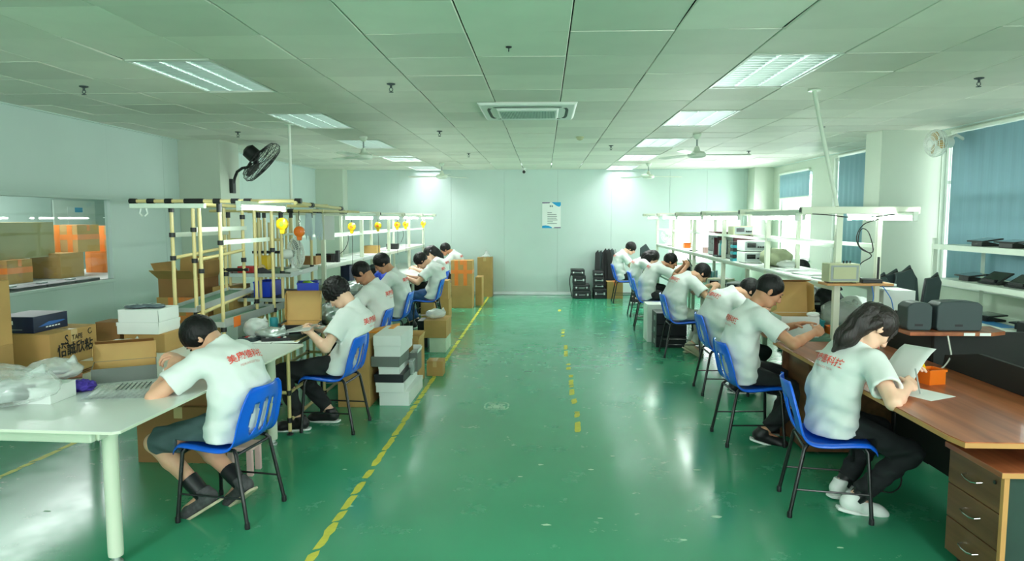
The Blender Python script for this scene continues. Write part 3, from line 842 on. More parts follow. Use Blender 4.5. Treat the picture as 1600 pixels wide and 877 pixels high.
pipe(t, P(-1.88, 5.2, 1.825), P(-1.93, 6.6, 1.80)); pipe(t, P(-2.70, 5.24, 1.825), P(-2.72, 6.25, 1.81))
for x in (-3.16, -3.02, -2.88, -2.50, -2.36, -2.26):
    jointring(t, P(x, 5.24, 1.84), 'x')
jointring(t, P(-2.68, 5.24, 1.84), 'x', .15); jointring(t, P(-1.87, 5.24, 1.84), 'x', .05); jointring(t, P(-1.89, 5.6, 1.815), 'y', .05); jointring(t, P(-1.93, 6.55, 1.80), 'y')
for x in (-2.88, -2.50):
    jointring(t, P(x, 5.27, 1.80), 'z', .09)
for x, z in ((-2.88, 1.58), (-2.88, 1.40), (-2.71, 1.62), (-2.71, 1.38), (-2.66, 1.30), (-2.5, 1.52), (-2.5, .84), (-2.71, .96)):
    jointring(t, P(x, 5.27, z), 'z', .035, .023)
for x, z in ((-2.91, 1.6), (-2.74, 1.72), (-2.74, 1.33), (-2.47, 1.42), (-2.91, 1.2), (-2.47, .87), (-2.74, 1.0), (-2.63, .95)):
    jointring(t, P(x, 6.22, z), 'z', .04, .023)
pipe(t, P(-2.88, 5.27, 1.40), P(-2.91, 6.22, 1.44)); pipe(t, P(-2.71, 5.27, 1.38), P(-2.74, 6.22, 1.42))
for a, b in ((P(-2.88, 5.27, 1.58), P(-2.91, 6.22, 1.60)), (P(-2.71, 5.27, 1.62), P(-2.74, 6.22, 1.72)), (P(-2.5, 5.27, 1.52), P(-2.47, 6.22, 1.56))):
    B(-.008, .008, 0, 1, -.018, .018, Matrix.Translation(a) @ Matrix.Diagonal((1, b[1] - a[1], 1, 1)) @ RX(0)).build('side_strip', WHITEMET, t)
def tray(t, x0, x1, y0, y1, z0, z1, m=GREENMAT, lip=.028):
    """tray whose near end is at height z0 and far end at z1"""
    sh = Matrix(((1, 0, 0, 0), (0, 1, 0, 0), (0, (z1 - z0) / (y1 - y0), 1, 0), (0, 0, 0, 1)))
    M = TR(0, y0, z0) @ sh
    L = y1 - y0
    o = B(x0, x1, 0, L, -.012, 0, M).build('tray', m, t)
    e = MB(); e.box(x0 - .006, x0, 0, L, -.02, lip, M); e.box(x1, x1 + .006, 0, L, -.02, lip, M); e.box(x0, x1, -.006, 0, -.02, lip * .5, M); e.box(x0, x1, L, L + .006, -.02, lip * .5, M)
    e.build('tray_edge', ALU, o)
    return o
tray(t, P(-2.90, 0, 0)[0], P(-2.70, 0, 0)[0], -.46, .56, 1.0, 1.05)
pipe(t, P(-2.68, 5.24, .96), P(-2.72, 6.3, 1.03))
tray(t, P(-2.66, 0, 0)[0], P(-2.47, 0, 0)[0], -.48, .75, .885, .875, GREENMAT, .045)
pipe(t, P(-2.92, 5.27, .5), P(-2.5, 5.27, .5)); pipe(t, P(-2.92, 6.22, .5), P(-2.5, 6.22, .5))
pipe(t, P(-2.95, 6.22, 1.24), P(-2.70, 6.22, 1.24), .016, BLACKJ)
m_ = B(.236, .239, -.33, -.21, .842, .925); m_.build('orange_sticker', ORPL, t)
# lamps under this rack
tube_lamp(-2.2, 4.93, 5.83, 1.785, 'lit tube lamp slung under the cream pipe rack by the white rod', 'tube lamps over the left workbench')
tl = thing('tube_lamp', 'unlit lamp batten under the near top rail of the pipe rack', 'lamp', (-2.86, 5.17, 1.785))
B(-.28, .3, -.02, .02, .0, .035).build('batten', WHITEMET, tl, bevel=.004)
MB().tube([(-.20, 0, 0), (-.21, 0, -.04), (-.19, -.005, -.06)], .006, 6).build('lamp_hook', WHITEPL, tl)
MB().tube([(-.16, 0, 0), (-.15, 0, -.04), (-.17, -.005, -.06)], .006, 6).build('lamp_hook', WHITEPL, tl)

# pipe bench where the second man on the left works
t = thing('pipe_bench', 'dark green topped pipe bench with cream pipe legs next to the white table', 'workbench', (-2.4, 6.25, 0))
B(-.05, .47, -.98, .72, .715, .74).build('bench_top', DKGREEN, t, bevel=.003)
for y in (-.97, -.1, .69):
    for x in (.40, -.02):
        lg = MB().tube([(x, y, .03), (x, y, .715)], .0145, 10).build('leg', CREAMPIPE, t, smooth=True)
        MB().lathe([(.026, 0), (.026, .01), (.012, .014), (.012, .035)], 10, TR(x, y, 0)).build('foot', BLACKPL, lg)
        for z in (.12, .34, .69):
            MB().tube([(x, y, z - .02), (x, y, z + .02)], .021, 10).build('pipe_joint', BLACKJ, lg)
for z in (.12, .34, .70):
    for x in (.40, -.02):
        pipe(t, (x, -.97, z), (x, .69, z))
MB().tube([(.45, -.95, .735), (.45, .6, .735)], .012, 8).build('edge_pipe', CREAMPIPE, t, smooth=True)
for y in (-.97, .69):
    pipe(t, (-.02, y, .34), (.40, y, .34))

# second pipe rack further on, with shelf trays
t = thing('pipe_rack', 'second cream pipe rack holding a desk fan and blue bins, farther on', 'rack', (-2.75, 7.1, 0))
for x in (-.32, -.02, .2):
    for y in (-.45, .42):
        pipe(t, (x, y, .0), (x, y, 1.78))
        jointring(t, (x, y, 1.74), 'z'); jointring(t, (x, y, 1.18), 'z', .035, .022)
pipe(t, (-.5, -.45, 1.78), (.62, -.45, 1.78)); pipe(t, (-.5, .42, 1.78), (.62, .42, 1.78)); pipe(t, (.2, -.9, 1.78), (.2, .95, 1.78)); pipe(t, (.6, -.75, 1.78), (.6, .9, 1.78))
for x in (.55, .3):
    jointring(t, (x, -.45, 1.78), 'x'); jointring(t, (x, .42, 1.78), 'x')
tray(t, -.3, .3, -.5, .3, 1.16, 1.17); tray(t, -.3, .5, -.5, .3, .92, .93, DKGREEN)
pipe(t, (-.32, -.45, 1.5), (.2, -.45, 1.5)); pipe(t, (.2, -.45, 1.55), (.2, .42, 1.55), .012, WHITEMET)
# pale bundle of spare pipes standing behind it
t = thing('pipe_bundle', 'bundle of spare cream pipes standing upright behind the second pipe rack', 'pipes', (-3.15, 7.95, 0))
for i in range(9):
    x = -.2 + .05 * i
    MB().tube([(x, .02 * (i % 2), .0), (x - .01, .05, 1.66 + .03 * (i % 3))], .0145, 10).build('pipe', CREAMPIPE, t, smooth=True)
B(-.24, .24, -.025, .08, .7, .73).build('tie_band', BLACKJ, t)
B(-.24, .24, -.025, .085, 1.3, 1.33).build('tie_band', BLACKJ, t)

# ---------------------------------------------------------------- wooden desk, right foreground
t = thing('wooden_desk', 'cherry wood office desk with black panels in the right foreground', 'desk', (2.2, 4.2, 0))
MB().prism([(-.385, -1.20), (.9, -1.20), (.9, -.55), (.40, -.45), (.40, 1.26), (-.40, 1.26), (-.40, -1.10)], 'z', .722, .75).build('desktop', DESKWOOD, t, bevel=.002)
MB().prism([(-.388, -1.204), (.9, -1.204), (.9, -1.19), (-.38, -1.19), (-.39, -1.09), (-.39, 1.264), (-.404, 1.264), (-.404, -1.10)], 'z', .724, .746).build('edge_band', DESKEDGE, t)
B(.30, .32, -.75, 1.2, .12, .72).build('modesty_panel', PANELBLK, t)
B(-.34, .32, 1.22, 1.24, 0, .72).build('end_panel', DESKDARK, t)
B(-.30, .30, .80, 1.20, .02, .70).build('side_cabinet', DESKDARK, t, bevel=.003)
B(.30, .75, -.78, -.76, .02, .72).build('end_panel', PANELBLK, t)
# low black screen along the back of the desktop
MB().prism([(-.72, .752), (-.72, .90), (.0, .905), (.34, .83), (.36, .752)], 'x', .385, .41, None).build('low_screen', PANELBLK, t)
t = thing('drawer_pedestal', 'three-drawer dark wood pedestal under the near end of the desk', 'drawers', (2.28, 3.24, 0))
B(-.25, .25, -.19, .20, .06, .58).build('carcass', DKGREEN, t, bevel=.002)
MB().prism([(-.285, -.215), (.28, -.215), (.28, .22), (-.285, .22)], 'z', .58, .607).build('pedestal_top', DESKWOOD, t, bevel=.003)
B(-.287, .28, -.218, -.214, .582, .605).build('edge_band', DESKEDGE, t)
B(-.272, -.25, -.212, -.19, .06, .58).build('edge_band', DESKEDGE, t)
for z0, z1 in ((.41, .575), (.24, .405), (.065, .235)):
    d = B(-.27, -.25, -.19, .20, z0, z1).build('drawer', DESKDARK, t, bevel=.002)
    zc = (z0 + z1) / 2 + .01
    MB().tube([(-.27, -.06, zc), (-.292, -.055, zc - .004), (-.297, -.02, zc - .012), (-.297, .02, zc - .012), (-.292, .055, zc - .004), (-.27, .06, zc)], .004, 8).build('handle', CHROME, d, smooth=True)
MB().lathe([(.009, 0), (.009, .006)], 12, TR(-.27, -.15, .54) @ RY(-PI / 2)).build('lock', BLACKPL, t)
for x in (-.2, .2):
    for y in (-.15, .16):
        MB().tube([(x, y - .012, .025), (x, y + .012, .025)], .025, 12).build('caster', BLACKPL, t, smooth=True)
        B(x - .012, x + .012, y - .012, y + .012, .03, .062).build('caster_fork', BLACKPL, t)

# tall black partition with a ledge behind the desk
t = thing('desk_partition', 'black partition panel with a wooden ledge behind the desk', 'partition', (3.0, 5.02, 0))
B(-.37, .45, -.27, -.24, .03, .947).build('panel', PANELBLK, t, bevel=.003)
B(-.37, -.345, -.24, .42, .03, .947).build('side_panel', PANELBLK, t, bevel=.003)
MB().prism([(-.62, -.44), (-.1, -.44), (.02, -.38), (.06, -.16), (-.62, -.16)], 'z', .947, .972).build('ledge', DESKWOOD, t, bevel=.003)
for x in (-.28, -.18):
    B(x, x + .07, -.443, -.441, .95, .969).build('white_tag', PAPER, t)

# chairs -----------------------------------------------------------------
def chair_proto():
    t = thing('plastic_chair', 'blue moulded chair', 'chair', (0, 0, 0), 0, 'blue moulded plastic chairs with black legs')
    # profile in x,z: front lip, seat pan, curve, back
    ctrl = [(.235, .405), (.225, .435), (.19, .448), (.10, .445), (0, .435), (-.08, .432), (-.135, .442), (-.172, .475), (-.195, .53), (-.215, .60), (-.235, .68), (-.252, .75), (-.258, .775)]
    width = [.19, .20, .208, .215, .22, .222, .222, .222, .222, .218, .205, .17, .13]
    # resample
    C = np.array(ctrl); seg = np.r_[0, np.cumsum(np.linalg.norm(np.diff(C, axis=0), axis=1))]
    NU, NV = 46, 40
    uu = np.linspace(0, seg[-1], NU); px = np.interp(uu, seg, C[:, 0]); pz = np.interp(uu, seg, C[:, 1]); pw = np.interp(uu, seg, width)
    for _ in range(2):
        px[1:-1] = (px[:-2] + 2 * px[1:-1] + px[2:]) / 4; pz[1:-1] = (pz[:-2] + 2 * pz[1:-1] + pz[2:]) / 4
    vs = []; keepv = {}
    for i in range(NU):
        f = min(1, max(0, (uu[i] - .30) / .25))     # 0 on seat, 1 on back
        for j in range(NV):
            v = -1 + 2 * j / (NV - 1)
            y = v * pw[i]
            dish = v * v
            x = px[i] + f * .035 * dish + (1 - f) * 0
            z = pz[i] + (1 - f) * (.018 * dish - .006) * (1 if i > 3 else .3)
            if f > 0: x -= .004 * math.cos(v * PI) * f
            if abs(v) > .93:
                k = (abs(v) - .93) / .07
                z -= (1 - f) * .02 * k; x -= f * .02 * k
            vs.append((x, y, z))
    def hole(i, j):
        s = uu[i] + (uu[1] - uu[0]) / 2; v = -1 + 2 * (j + .5) / (NV - 1)
        for vc, s0, s1 in ((-.38, .475, .665), (0, .475, .68), (.38, .475, .665)):
            e = .135
            m = (s0 + s1) / 2; hh = (s1 - s0) / 2
            if abs(s - m) < hh and abs(v - vc) < e * math.sqrt(max(0, 1 - (abs(s - m) / hh) ** 4)): return True
        # moulded ribs are solid
        return False
    fs = [(i * NV + j, i * NV + j + 1, (i + 1) * NV + j + 1, (i + 1) * NV + j) for i in range(NU - 1) for j in range(NV - 1) if not hole(i, j)]
    mb = MB(); mb.add(vs, fs)
    sh = mb.build('seat_shell', BLUEPL, t, smooth='all')
    so = sh.modifiers.new('solid', 'SOLIDIFY'); so.thickness = .006; so.offset = 0
    # legs
    for s in (-1, 1):
        for nm, pts in (('leg', [(.175, s * .155, .425), (.19, s * .17, .40), (.215, s * .20, .02)]),
                        ('leg', [(-.125, s * .155, .425), (-.145, s * .17, .40), (-.215, s * .195, .02)])):
            l = MB().tube(pts, .0115, 10).build(nm, BLACKMET, t, smooth=True)
            e = Vector(pts[-1])
            MB().lathe([(.014, 0), (.015, .012), (.0135, .035)], 10, TR(e.x, e.y, 0)).build('foot_cap', BLACKPL, l)
        MB().tube([(.175, s * .155, .425), (.0, s * .158, .421), (-.125, s * .155, .425)], .0105, 10).build('seat_rail', BLACKMET, t, smooth=True)
        MB().tube([(.205, s * .192, .165), (-.186, s * .188, .165)], .006, 8).build('side_stretcher', BLACKMET, t, smooth=True)
    MB().tube([(.183, -.165, .40), (.183, .165, .40)], .009, 8).build('cross_rail', BLACKMET, t, smooth=True)
    MB().tube([(-.14, -.165, .40), (-.14, .165, .40)], .009, 8).build('cross_rail', BLACKMET, t, smooth=True)
    return t
CH0 = chair_proto()
CHAIRS = [  # x, y, heading deg, label
    ('L1', -1.81, 3.85, 171, 'blue plastic chair of the man in grey shorts at the white table'),
    ('L2', -1.70, 5.52, 175, 'blue plastic chair of the man in glasses, beside the white box stack'),
    ('L3', -1.84, 7.15, 180, 'blue chair of the crew-cut man behind the man in glasses'),
    ('L4', -1.92, 8.75, 180, 'blue chair between the crew-cut man and the man in jeans'),
    ('L5', -1.80, 10.72, 180, 'blue chair under the man in blue jeans'),
    ('L6', -1.95, 12.35, 180, 'blue chair of the ponytailed woman on the left, by the taped cartons'),
    ('L7', -1.86, 14.05, 180, 'blue chair of the last man on the left, hidden behind cartons'),
    ('R1', 1.66, 4.07, -10, 'blue chair of the woman writing at the wooden desk'),
    ('R2', 1.58, 5.34, 3, 'blue chair of the man reaching over the white carton'),
    ('R3', 1.75, 6.85, 0, 'blue chair of the stooping man behind the reaching man'),
    ('R4', 1.70, 8.67, 0, 'blue chair of the man in light grey trousers'),
    ('R5', 1.62, 10.75, -6, 'blue chair of the man holding his phone up, nearest of three far chairs'),
    ('R6', 1.72, 12.25, 0, 'blue chair of the long-haired woman on the right'),
    ('R7', 1.62, 14.2, 0, 'blue chair of the last man on the right, by the black case stacks'),
    ('R8', 3.46, 9.0, 180, 'blue chair on the far side of the right workbench'),
]
for i, (k, x, y, h, l) in enumerate(CHAIRS):
    if i == 0:
        CH0.location = (x, y, 0); CH0.rotation_euler = (0, 0, math.radians(h)); CH0['label'] = l
    else:
        dup(CH0, (x, y, 0), math.radians(h), l)
# ================================================================ people
def sm_min(a, b, k):
    h = np.clip(.5 + .5 * (b - a) / k, 0, 1)
    return b * (1 - h) + a * h - k * h * (1 - h)

def chair_clip(s):
    """keep a seated shape in front of the chair back and above the seat pan"""
    X, Y, Z = np.ix_(*s.ax)
    xb = np.interp(Z, [.42, .475, .53, .60, .68, .78], [-.165, -.166, -.186, -.205, -.225, -.243]) + .035 * np.clip(np.abs(Y) / .215, 0, 1) ** 2 + .009
    g = (xb - X) - np.clip(Z - .76, 0, 1) * 1.6
    s.f = np.where(Z < .95, np.maximum(s.f, g), s.f).astype(np.float32)
    seat = (.4535 + .018 * np.clip(np.abs(Y) / .22, 0, 1) ** 2) - Z
    s.f = np.where((X > -.2) & (X < .2) & (np.abs(Y) < .225) & (Z > .40), np.maximum(s.f, seat), s.f).astype(np.float32)

class SDF:
    """signed-distance field on a grid; each shape only touches its own block"""
    def __init__(s, lo, hi, h):
        s.lo = np.array(lo, float); s.h = h
        s.n = np.ceil((np.array(hi) - s.lo) / h).astype(int) + 1
        s.ax = [s.lo[i] + h * np.arange(s.n[i]) for i in range(3)]
        s.f = np.full(s.n, .25, np.float32)
    def blk(s, lo, hi):
        sl = []
        for i in range(3):
            a = max(0, int((lo[i] - s.lo[i]) / s.h) - 1); b = min(s.n[i], int((hi[i] - s.lo[i]) / s.h) + 2)
            if b <= a: return None, None
            sl.append(slice(a, b))
        g = np.ix_(s.ax[0][sl[0]], s.ax[1][sl[1]], s.ax[2][sl[2]])
        return tuple(sl), g
    def merge(s, sl, d, k, op):
        d = d.astype(np.float32)
        if op == '+':
            s.f[sl] = sm_min(s.f[sl], d, k) if k > 0 else np.minimum(s.f[sl], d)
        else:
            s.f[sl] = -sm_min(-s.f[sl], d, k) if k > 0 else np.maximum(s.f[sl], -d)
    def cone(s, a, b, ra, rb, k=.02, ys=1.0, op='+', clip=None):
        a = np.array(a, float); b = np.array(b, float); m = max(ra, rb) / min(1, ys) + k + .02
        sl, g = s.blk(np.minimum(a, b) - m, np.maximum(a, b) + m)
        if sl is None: return
        X, Y, Z = g
        ab = b - a; L2 = max(1e-9, ab @ ab)
        t = np.clip(((X - a[0]) * ab[0] + (Y - a[1]) * ab[1] + (Z - a[2]) * ab[2]) / L2, 0, 1)
        dx = X - a[0] - t * ab[0]; dy = Y - a[1] - t * ab[1]; dz = Z - a[2] - t * ab[2]
        if ys != 1.0:
            dy = dy * ys
        d = np.sqrt(dx * dx + dy * dy + dz * dz) - (ra + (rb - ra) * t)
        if clip is not None:
            p, n = clip
            d = np.maximum(d, (X - p[0]) * n[0] + (Y - p[1]) * n[1] + (Z - p[2]) * n[2])
        s.merge(sl, d, k, op)
    def ell(s, c, r, R=None, k=.02, op='+'):
        c = np.array(c, float); m = max(r) + k + .02
        sl, g = s.blk(c - m, c + m)
        if sl is None: return
        X, Y, Z = [q - c[i] for i, q in enumerate(g)]
        if R is None: u, v, w = X, Y, Z
        else: u, v, w = [X * R[0][i] + Y * R[1][i] + Z * R[2][i] for i in range(3)]   # columns of R are local axes
        k0 = np.sqrt((u / r[0]) ** 2 + (v / r[1]) ** 2 + (w / r[2]) ** 2)
        k1 = np.sqrt((u / r[0] ** 2) ** 2 + (v / r[1] ** 2) ** 2 + (w / r[2] ** 2) ** 2) + 1e-6
        s.merge(sl, k0 * (k0 - 1) / k1, k, op)
    def half(s, p, n, k=0):
        """cut away the side the normal points to"""
        X, Y, Z = np.ix_(*s.ax); n = np.array(n, float) / np.linalg.norm(n)
        d = (X - p[0]) * n[0] + (Y - p[1]) * n[1] + (Z - p[2]) * n[2]
        s.f = np.maximum(s.f, d.astype(np.float32))
    def wobble(s, fn):
        X, Y, Z = np.ix_(*s.ax); s.f = s.f + fn(X, Y, Z).astype(np.float32)
    def net(s):
        f = s.f.copy(); f[0] = f[-1] = .1; f[:, 0] = f[:, -1] = .1; f[:, :, 0] = f[:, :, -1] = .1
        S = f < 0
        c = np.zeros(np.array(f.shape) - 1, np.int8)
        for i in (0, 1):
            for j in (0, 1):
                for k in (0, 1): c += S[i:S.shape[0] - 1 + i, j:S.shape[1] - 1 + j, k:S.shape[2] - 1 + k]
        act = (c > 0) & (c < 8); I = np.argwhere(act)
        idx = np.full(act.shape, -1, np.int64); idx[act] = np.arange(len(I))
        cr = [(i, j, k) for i in (0, 1) for j in (0, 1) for k in (0, 1)]
        val = {q: f[I[:, 0] + q[0], I[:, 1] + q[1], I[:, 2] + q[2]] for q in cr}
        P = np.zeros((len(I), 3)); n = np.zeros(len(I))
        for q in cr:
            for ax in range(3):
                if q[ax]: continue
                q2 = list(q); q2[ax] = 1; q2 = tuple(q2)
                a, b = val[q], val[q2]; m = (a < 0) != (b < 0)
                t = np.where(m, a / np.where(m, a - b, 1), 0)
                p = np.tile(np.array(q, float), (len(I), 1)); p[:, ax] = t
                P += p * m[:, None]; n += m
        V = s.lo + (I + P / n[:, None]) * s.h
        F = []
        for ax in range(3):
            o1, o2 = [(1, 2), (2, 0), (0, 1)][ax]
            d = [slice(None)] * 3; e = [slice(None)] * 3
            d[ax] = slice(0, -1); e[ax] = slice(1, None)
            A, Bq = S[tuple(d)], S[tuple(e)]
            E = np.argwhere(A != Bq)
            if not len(E): continue
            E = E[(E[:, o1] > 0) & (E[:, o2] > 0) & (E[:, o1] < act.shape[o1]) & (E[:, o2] < act.shape[o2])]
            def cell(a, b):
                Q = E.copy(); Q[:, o1] -= a; Q[:, o2] -= b
                return idx[Q[:, 0], Q[:, 1], Q[:, 2]]
            quad = np.stack([cell(1, 1), cell(0, 1), cell(0, 0), cell(1, 0)], 1)
            fl = ~S[E[:, 0], E[:, 1], E[:, 2]]
            quad[fl] = quad[fl][:, ::-1]
            F.append(quad[(quad >= 0).all(1)])
        return V, np.concatenate(F) if F else np.zeros((0, 4), int)

def np_mesh(name, V, F, m, smooth=True):
    me = bpy.data.meshes.new(name)
    me.vertices.add(len(V)); me.vertices.foreach_set('co', np.asarray(V, np.float32).ravel())
    me.loops.add(F.size); me.loops.foreach_set('vertex_index', F.ravel().astype(np.int32))
    me.polygons.add(len(F)); me.polygons.foreach_set('loop_start', np.arange(0, F.size, 4, dtype=np.int32))
    me.polygons.foreach_set('use_smooth', np.ones(len(F), bool))
    me.update(calc_edges=True); me.validate()
    me.materials.append(m)
    return me

def ik(a, c, l1, l2, hint):
    a = np.array(a, float); c = np.array(c, float); d = c - a; L = np.linalg.norm(d)
    mx = (l1 + l2) * .995
    if L > mx: c = a + d / L * mx; d = c - a; L = mx
    u = d / L; x = (l1 * l1 - l2 * l2 + L * L) / (2 * L); h = math.sqrt(max(0, l1 * l1 - x * x))
    w = np.array(hint, float); w = w - u * (w @ u); w /= np.linalg.norm(w)
    return a + u * x + w * h, c

def unit(v):
    v = np.array(v, float); return v / np.linalg.norm(v)

def finger(mb, root, d, n, lens, r, curl, k0=.15):
    """chain of three bones from root along d, curling towards n"""
    p = Vector(root); ang = k0; pts = [p - Vector(d) * .018, p]
    rad = [r * 1.0, r * 1.02]
    for i, L in enumerate(lens):
        ang += curl[i]
        p = p + (Vector(d) * math.cos(ang) + Vector(n) * math.sin(ang)) * L
        pts.append(p); rad.append(r * (.96 - .1 * i))
    e = pts[-1] - pts[-2]; pts.append(pts[-1] + e.normalized() * r * .55); rad.append(r * .45)
    mb.tube(pts, rad, 8)

def spine(p0, hc, n=24, L=.685):
    """bend a chain of fixed length from the pelvis to the head centre; returns joints and directions"""
    p0 = np.array(p0, float); hc = np.array(hc, float)
    d = hc - p0; ch = np.linalg.norm(d)
    ch = min(ch, L * .998)
    lo, hi = 0.0, 2.6
    for _ in range(40):
        c = (lo + hi) / 2
        q = L * math.sin(c / 2) / (c / 2) if c > 1e-6 else L
        if q > ch: lo = c
        else: hi = c
    c = (lo + hi) / 2
    phi = math.atan2(d[0], d[2])
    pts = [p0.copy()]; dirs = []
    for i in range(n):
        a = phi - c / 2 + c * (i + .5) / n
        dv = np.array([math.sin(a), 0, math.cos(a)]); dirs.append(dv)
        pts.append(pts[-1] + dv * L / n)
    pts = np.array(pts)
    s = np.linspace(0, 1, n + 1)
    pts[:, 1] = p0[1] + (hc[1] - p0[1]) * s ** 1.3
    return pts, dirs

TXT = {}
def person(key, label, loc, hd, head, hands, feet, h=.009, skin=None, shirt_m=None, leg_m=None, shorts=False, hair='short', shoe_m=None,
           pitch=50, hyaw=0, elbows=None, pelvis=-.045, girth=1.0, glasses=False, wide=1.0, curl=.45, palm=None, foot_dir=None, socks=None, print_on=True, seed=0, sole=None, tl=.685):
    """seated figure; local x forward, y to the person's left, z up, origin on the floor under the seat"""
    t = thing('person', label, 'person', loc, math.radians(hd), 'workers in white printed shirts')
    skin = skin or SKIN; leg_m = leg_m or TROUSER; shoe_m = shoe_m or SHOEBLK; shirt_m = shirt_m or SHIRT
    P0 = np.array([pelvis, 0, .545])
    pr0 = math.radians(pitch); head = np.array(head, float) - .03 * np.array([math.sin(pr0), 0, math.cos(pr0)])
    sp, sd = spine(P0, head, L=tl)
    at = lambda s: sp[int(round(s * 24))]
    dr = lambda s: sd[min(23, int(round(s * 24)))]
    chest = at(.50); nb = at(.76); top = dr(.62)
    nrm = np.array([top[2], 0, -top[0]])       # forward normal of the chest
    g = girth
    shc = at(.68)
    # which way do hands pull the shoulders
    sh = {}; el = {}; wr = {}
    for s in (1, -1):
        S = shc + np.array([0, s * .172 * wide, 0]) + nrm * .025
        W_ = np.array(hands[0 if s == 1 else 1], float)
        S = S + unit(W_ - S) * .02
        hint = (elbows[0 if s == 1 else 1] if elbows else (-.35, s * .75, -.75))
        if len(hint) == 4: hint = np.array(hint[1:]) - (S + W_) / 2
        E, W2 = ik(S, W_, .285, .245, hint)
        sh[s], el[s], wr[s] = S, E, W2
    kn = {}; an = {}
    for s in (1, -1):
        Hh = P0 + np.array([.02, s * .088, -.015])
        A = np.array(feet[0 if s == 1 else 1], float)
        K, A2 = ik(Hh, A, .425, .40, (.8, s * .12, .75))
        kn[s], an[s] = (Hh, K), A2
    allp = np.array([P0, *sp, *sh.values(), *el.values(), *wr.values(), *[k[1] for k in kn.values()], *an.values()])
    lo = allp.min(0) - .24; hi = allp.max(0) + .24; lo[2] = max(lo[2], -.02)
    # ---- head frame
    hc = sp[-1]; pr = math.radians(pitch); hy = math.radians(hyaw)
    fx = np.array([math.cos(hy) * math.cos(pr), math.sin(hy) * math.cos(pr), -math.sin(pr)])
    fy = np.array([-math.sin(hy), math.cos(hy), 0]); fz = np.cross(fx, fy)
    R = np.stack([fx, fy, fz], 1)
    H = lambda x, y, z: hc + R @ np.array([x, y, z], float)
    # ---- body (skin): one field for torso, limbs, neck
    b = SDF(lo, hi, h)
    b.cone(at(0), at(.28), .105 * g, .098 * g, .03, .68)
    b.cone(at(.28), at(.58), .098 * g, .102 * g, .04, .66)
    b.cone(sh[1] * .6 + shc * .4, sh[-1] * .6 + shc * .4, .062, .062, .04)
    b.cone(at(.66), H(-.03, 0, -.06), .056, .050, .03)
    for s in (1, -1):
        b.cone(sh[s], el[s], .049, .039, .025); b.cone(el[s], el[s] * .72 + wr[s] * .28, .037, .038, .02); b.cone(el[s] * .72 + wr[s] * .28, wr[s], .039, .026, .02)
        Hh, K = kn[s]
        b.cone(Hh, K, .082 * g, .056, .03); b.cone(K, K * .65 + an[s] * .35, .052, .053, .02); b.cone(K * .65 + an[s] * .35, an[s], .053, .036, .02)
        fd = unit(foot_dir[0 if s == 1 else 1] if foot_dir else (1, s * .12, -.08))
        b.cone(an[s] - fd * .035 - np.array([0, 0, .03]), an[s] + fd * .13 - np.array([0, 0, .045]), .034, .026, .02)
        # palm
        d = unit(wr[s] - el[s]); pn = np.array(palm[0 if s == 1 else 1], float) if palm else np.array([0, -s * .55, -.85])
        pn = unit(pn - d * (pn @ d)); side = np.cross(d, pn)
        Rp = np.stack([d, side, pn], 1)
        b.ell(wr[s] + d * .048, (.054, .042, .017), Rp, .018)
        b.ell(wr[s] + d * .03 + side * (-.024) * 1, (.03, .018, .016), Rp, .012)
    chair_clip(b)
    V1, F1 = b.net()
    # ---- head at finer resolution
    hh = min(h, .0058)
    hs = SDF(hc - .17, hc + .17, hh)
    hs.ell(H(-.012, 0, .028), (.094, .076, .088), R, .01)
    hs.ell(H(.030, 0, -.035), (.058, .058, .070), R, .03)
    hs.cone(H(.045, .030, -.088), H(.045, -.030, -.088), .022, .022, .03)
    hs.ell(H(.066, 0, -.094), (.020, .022, .018), R, .02)
    hs.cone(H(-.035, .05, -.06), H(.04, .034, -.085), .018, .018, .03); hs.cone(H(-.035, -.05, -.06), H(.04, -.034, -.085), .018, .018, .03)
    hs.cone(H(-.03, 0, -.05), at(.80) , .052, .055, .03)
    hs.cone(H(.079, .028, .027), H(.079, -.028, .027), .010, .010, .014)
    for s in (1, -1):
        hs.ell(H(.092, s * .031, .008), (.014, .016, .010), R, .008, '-')
        hs.ell(H(.058, s * .042, -.022), (.022, .018, .018), R, .02)
        hs.ell(H(-.012, s * .079, -.008), (.018, .008, .031), R, .006)
        hs.ell(H(-.006, s * .086, -.004), (.009, .005, .017), R, .004, '-')
    hs.cone(H(.086, 0, .016), H(.106, 0, -.026), .0075, .0125, .010)
    hs.ell(H(.094, .0, -.033), (.012, .017, .008), R, .006)
    hs.ell(H(.085, 0, -.056), (.013, .024, .006), R, .005); hs.ell(H(.083, 0, -.068), (.012, .020, .006), R, .005)
    V2, F2 = hs.net()
    mb = MB(); V = [V1, V2]; F = [F1, F2 + len(V1)]
    me = np_mesh('body', np.concatenate(V), np.concatenate(F), skin)
    # fingers
    fm = MB()
    for s in (1, -1):
        d = unit(wr[s] - el[s]); pn = np.array(palm[0 if s == 1 else 1], float) if palm else np.array([0, -s * .55, -.85])
        pn = unit(pn - d * (pn @ d)); side = np.cross(d, pn)     # thumb side is -side for the left hand, +side for the right
        th = side if s == -1 else -side
        if np.dot(th, (0, -s, 0)) < 0 and not palm: th = -th
        cu = curl if not isinstance(curl, (tuple, list)) else curl[0 if s == 1 else 1]
        for k, (o, ln, rr) in enumerate(((.029, (.040, .025, .020), .0086), (.010, (.044, .028, .021), .0090), (-.010, (.041, .026, .021), .0086), (-.028, (.031, .021, .018), .0076))):
            rt = wr[s] + d * (.088 - .004 * abs(k - 1)) + th * o
            finger(fm, rt, unit(d + th * o * 1.6), pn, ln, rr, (cu, cu * 1.15, cu * .8))
        finger(fm, wr[s] + d * .030 + th * .034 + pn * .006, unit(d * .72 + th * .62 + pn * .25), unit(pn - th * .5), (.036, .030, .024), .0102, (.1 + cu * .3, cu * .5, cu * .4), 0)
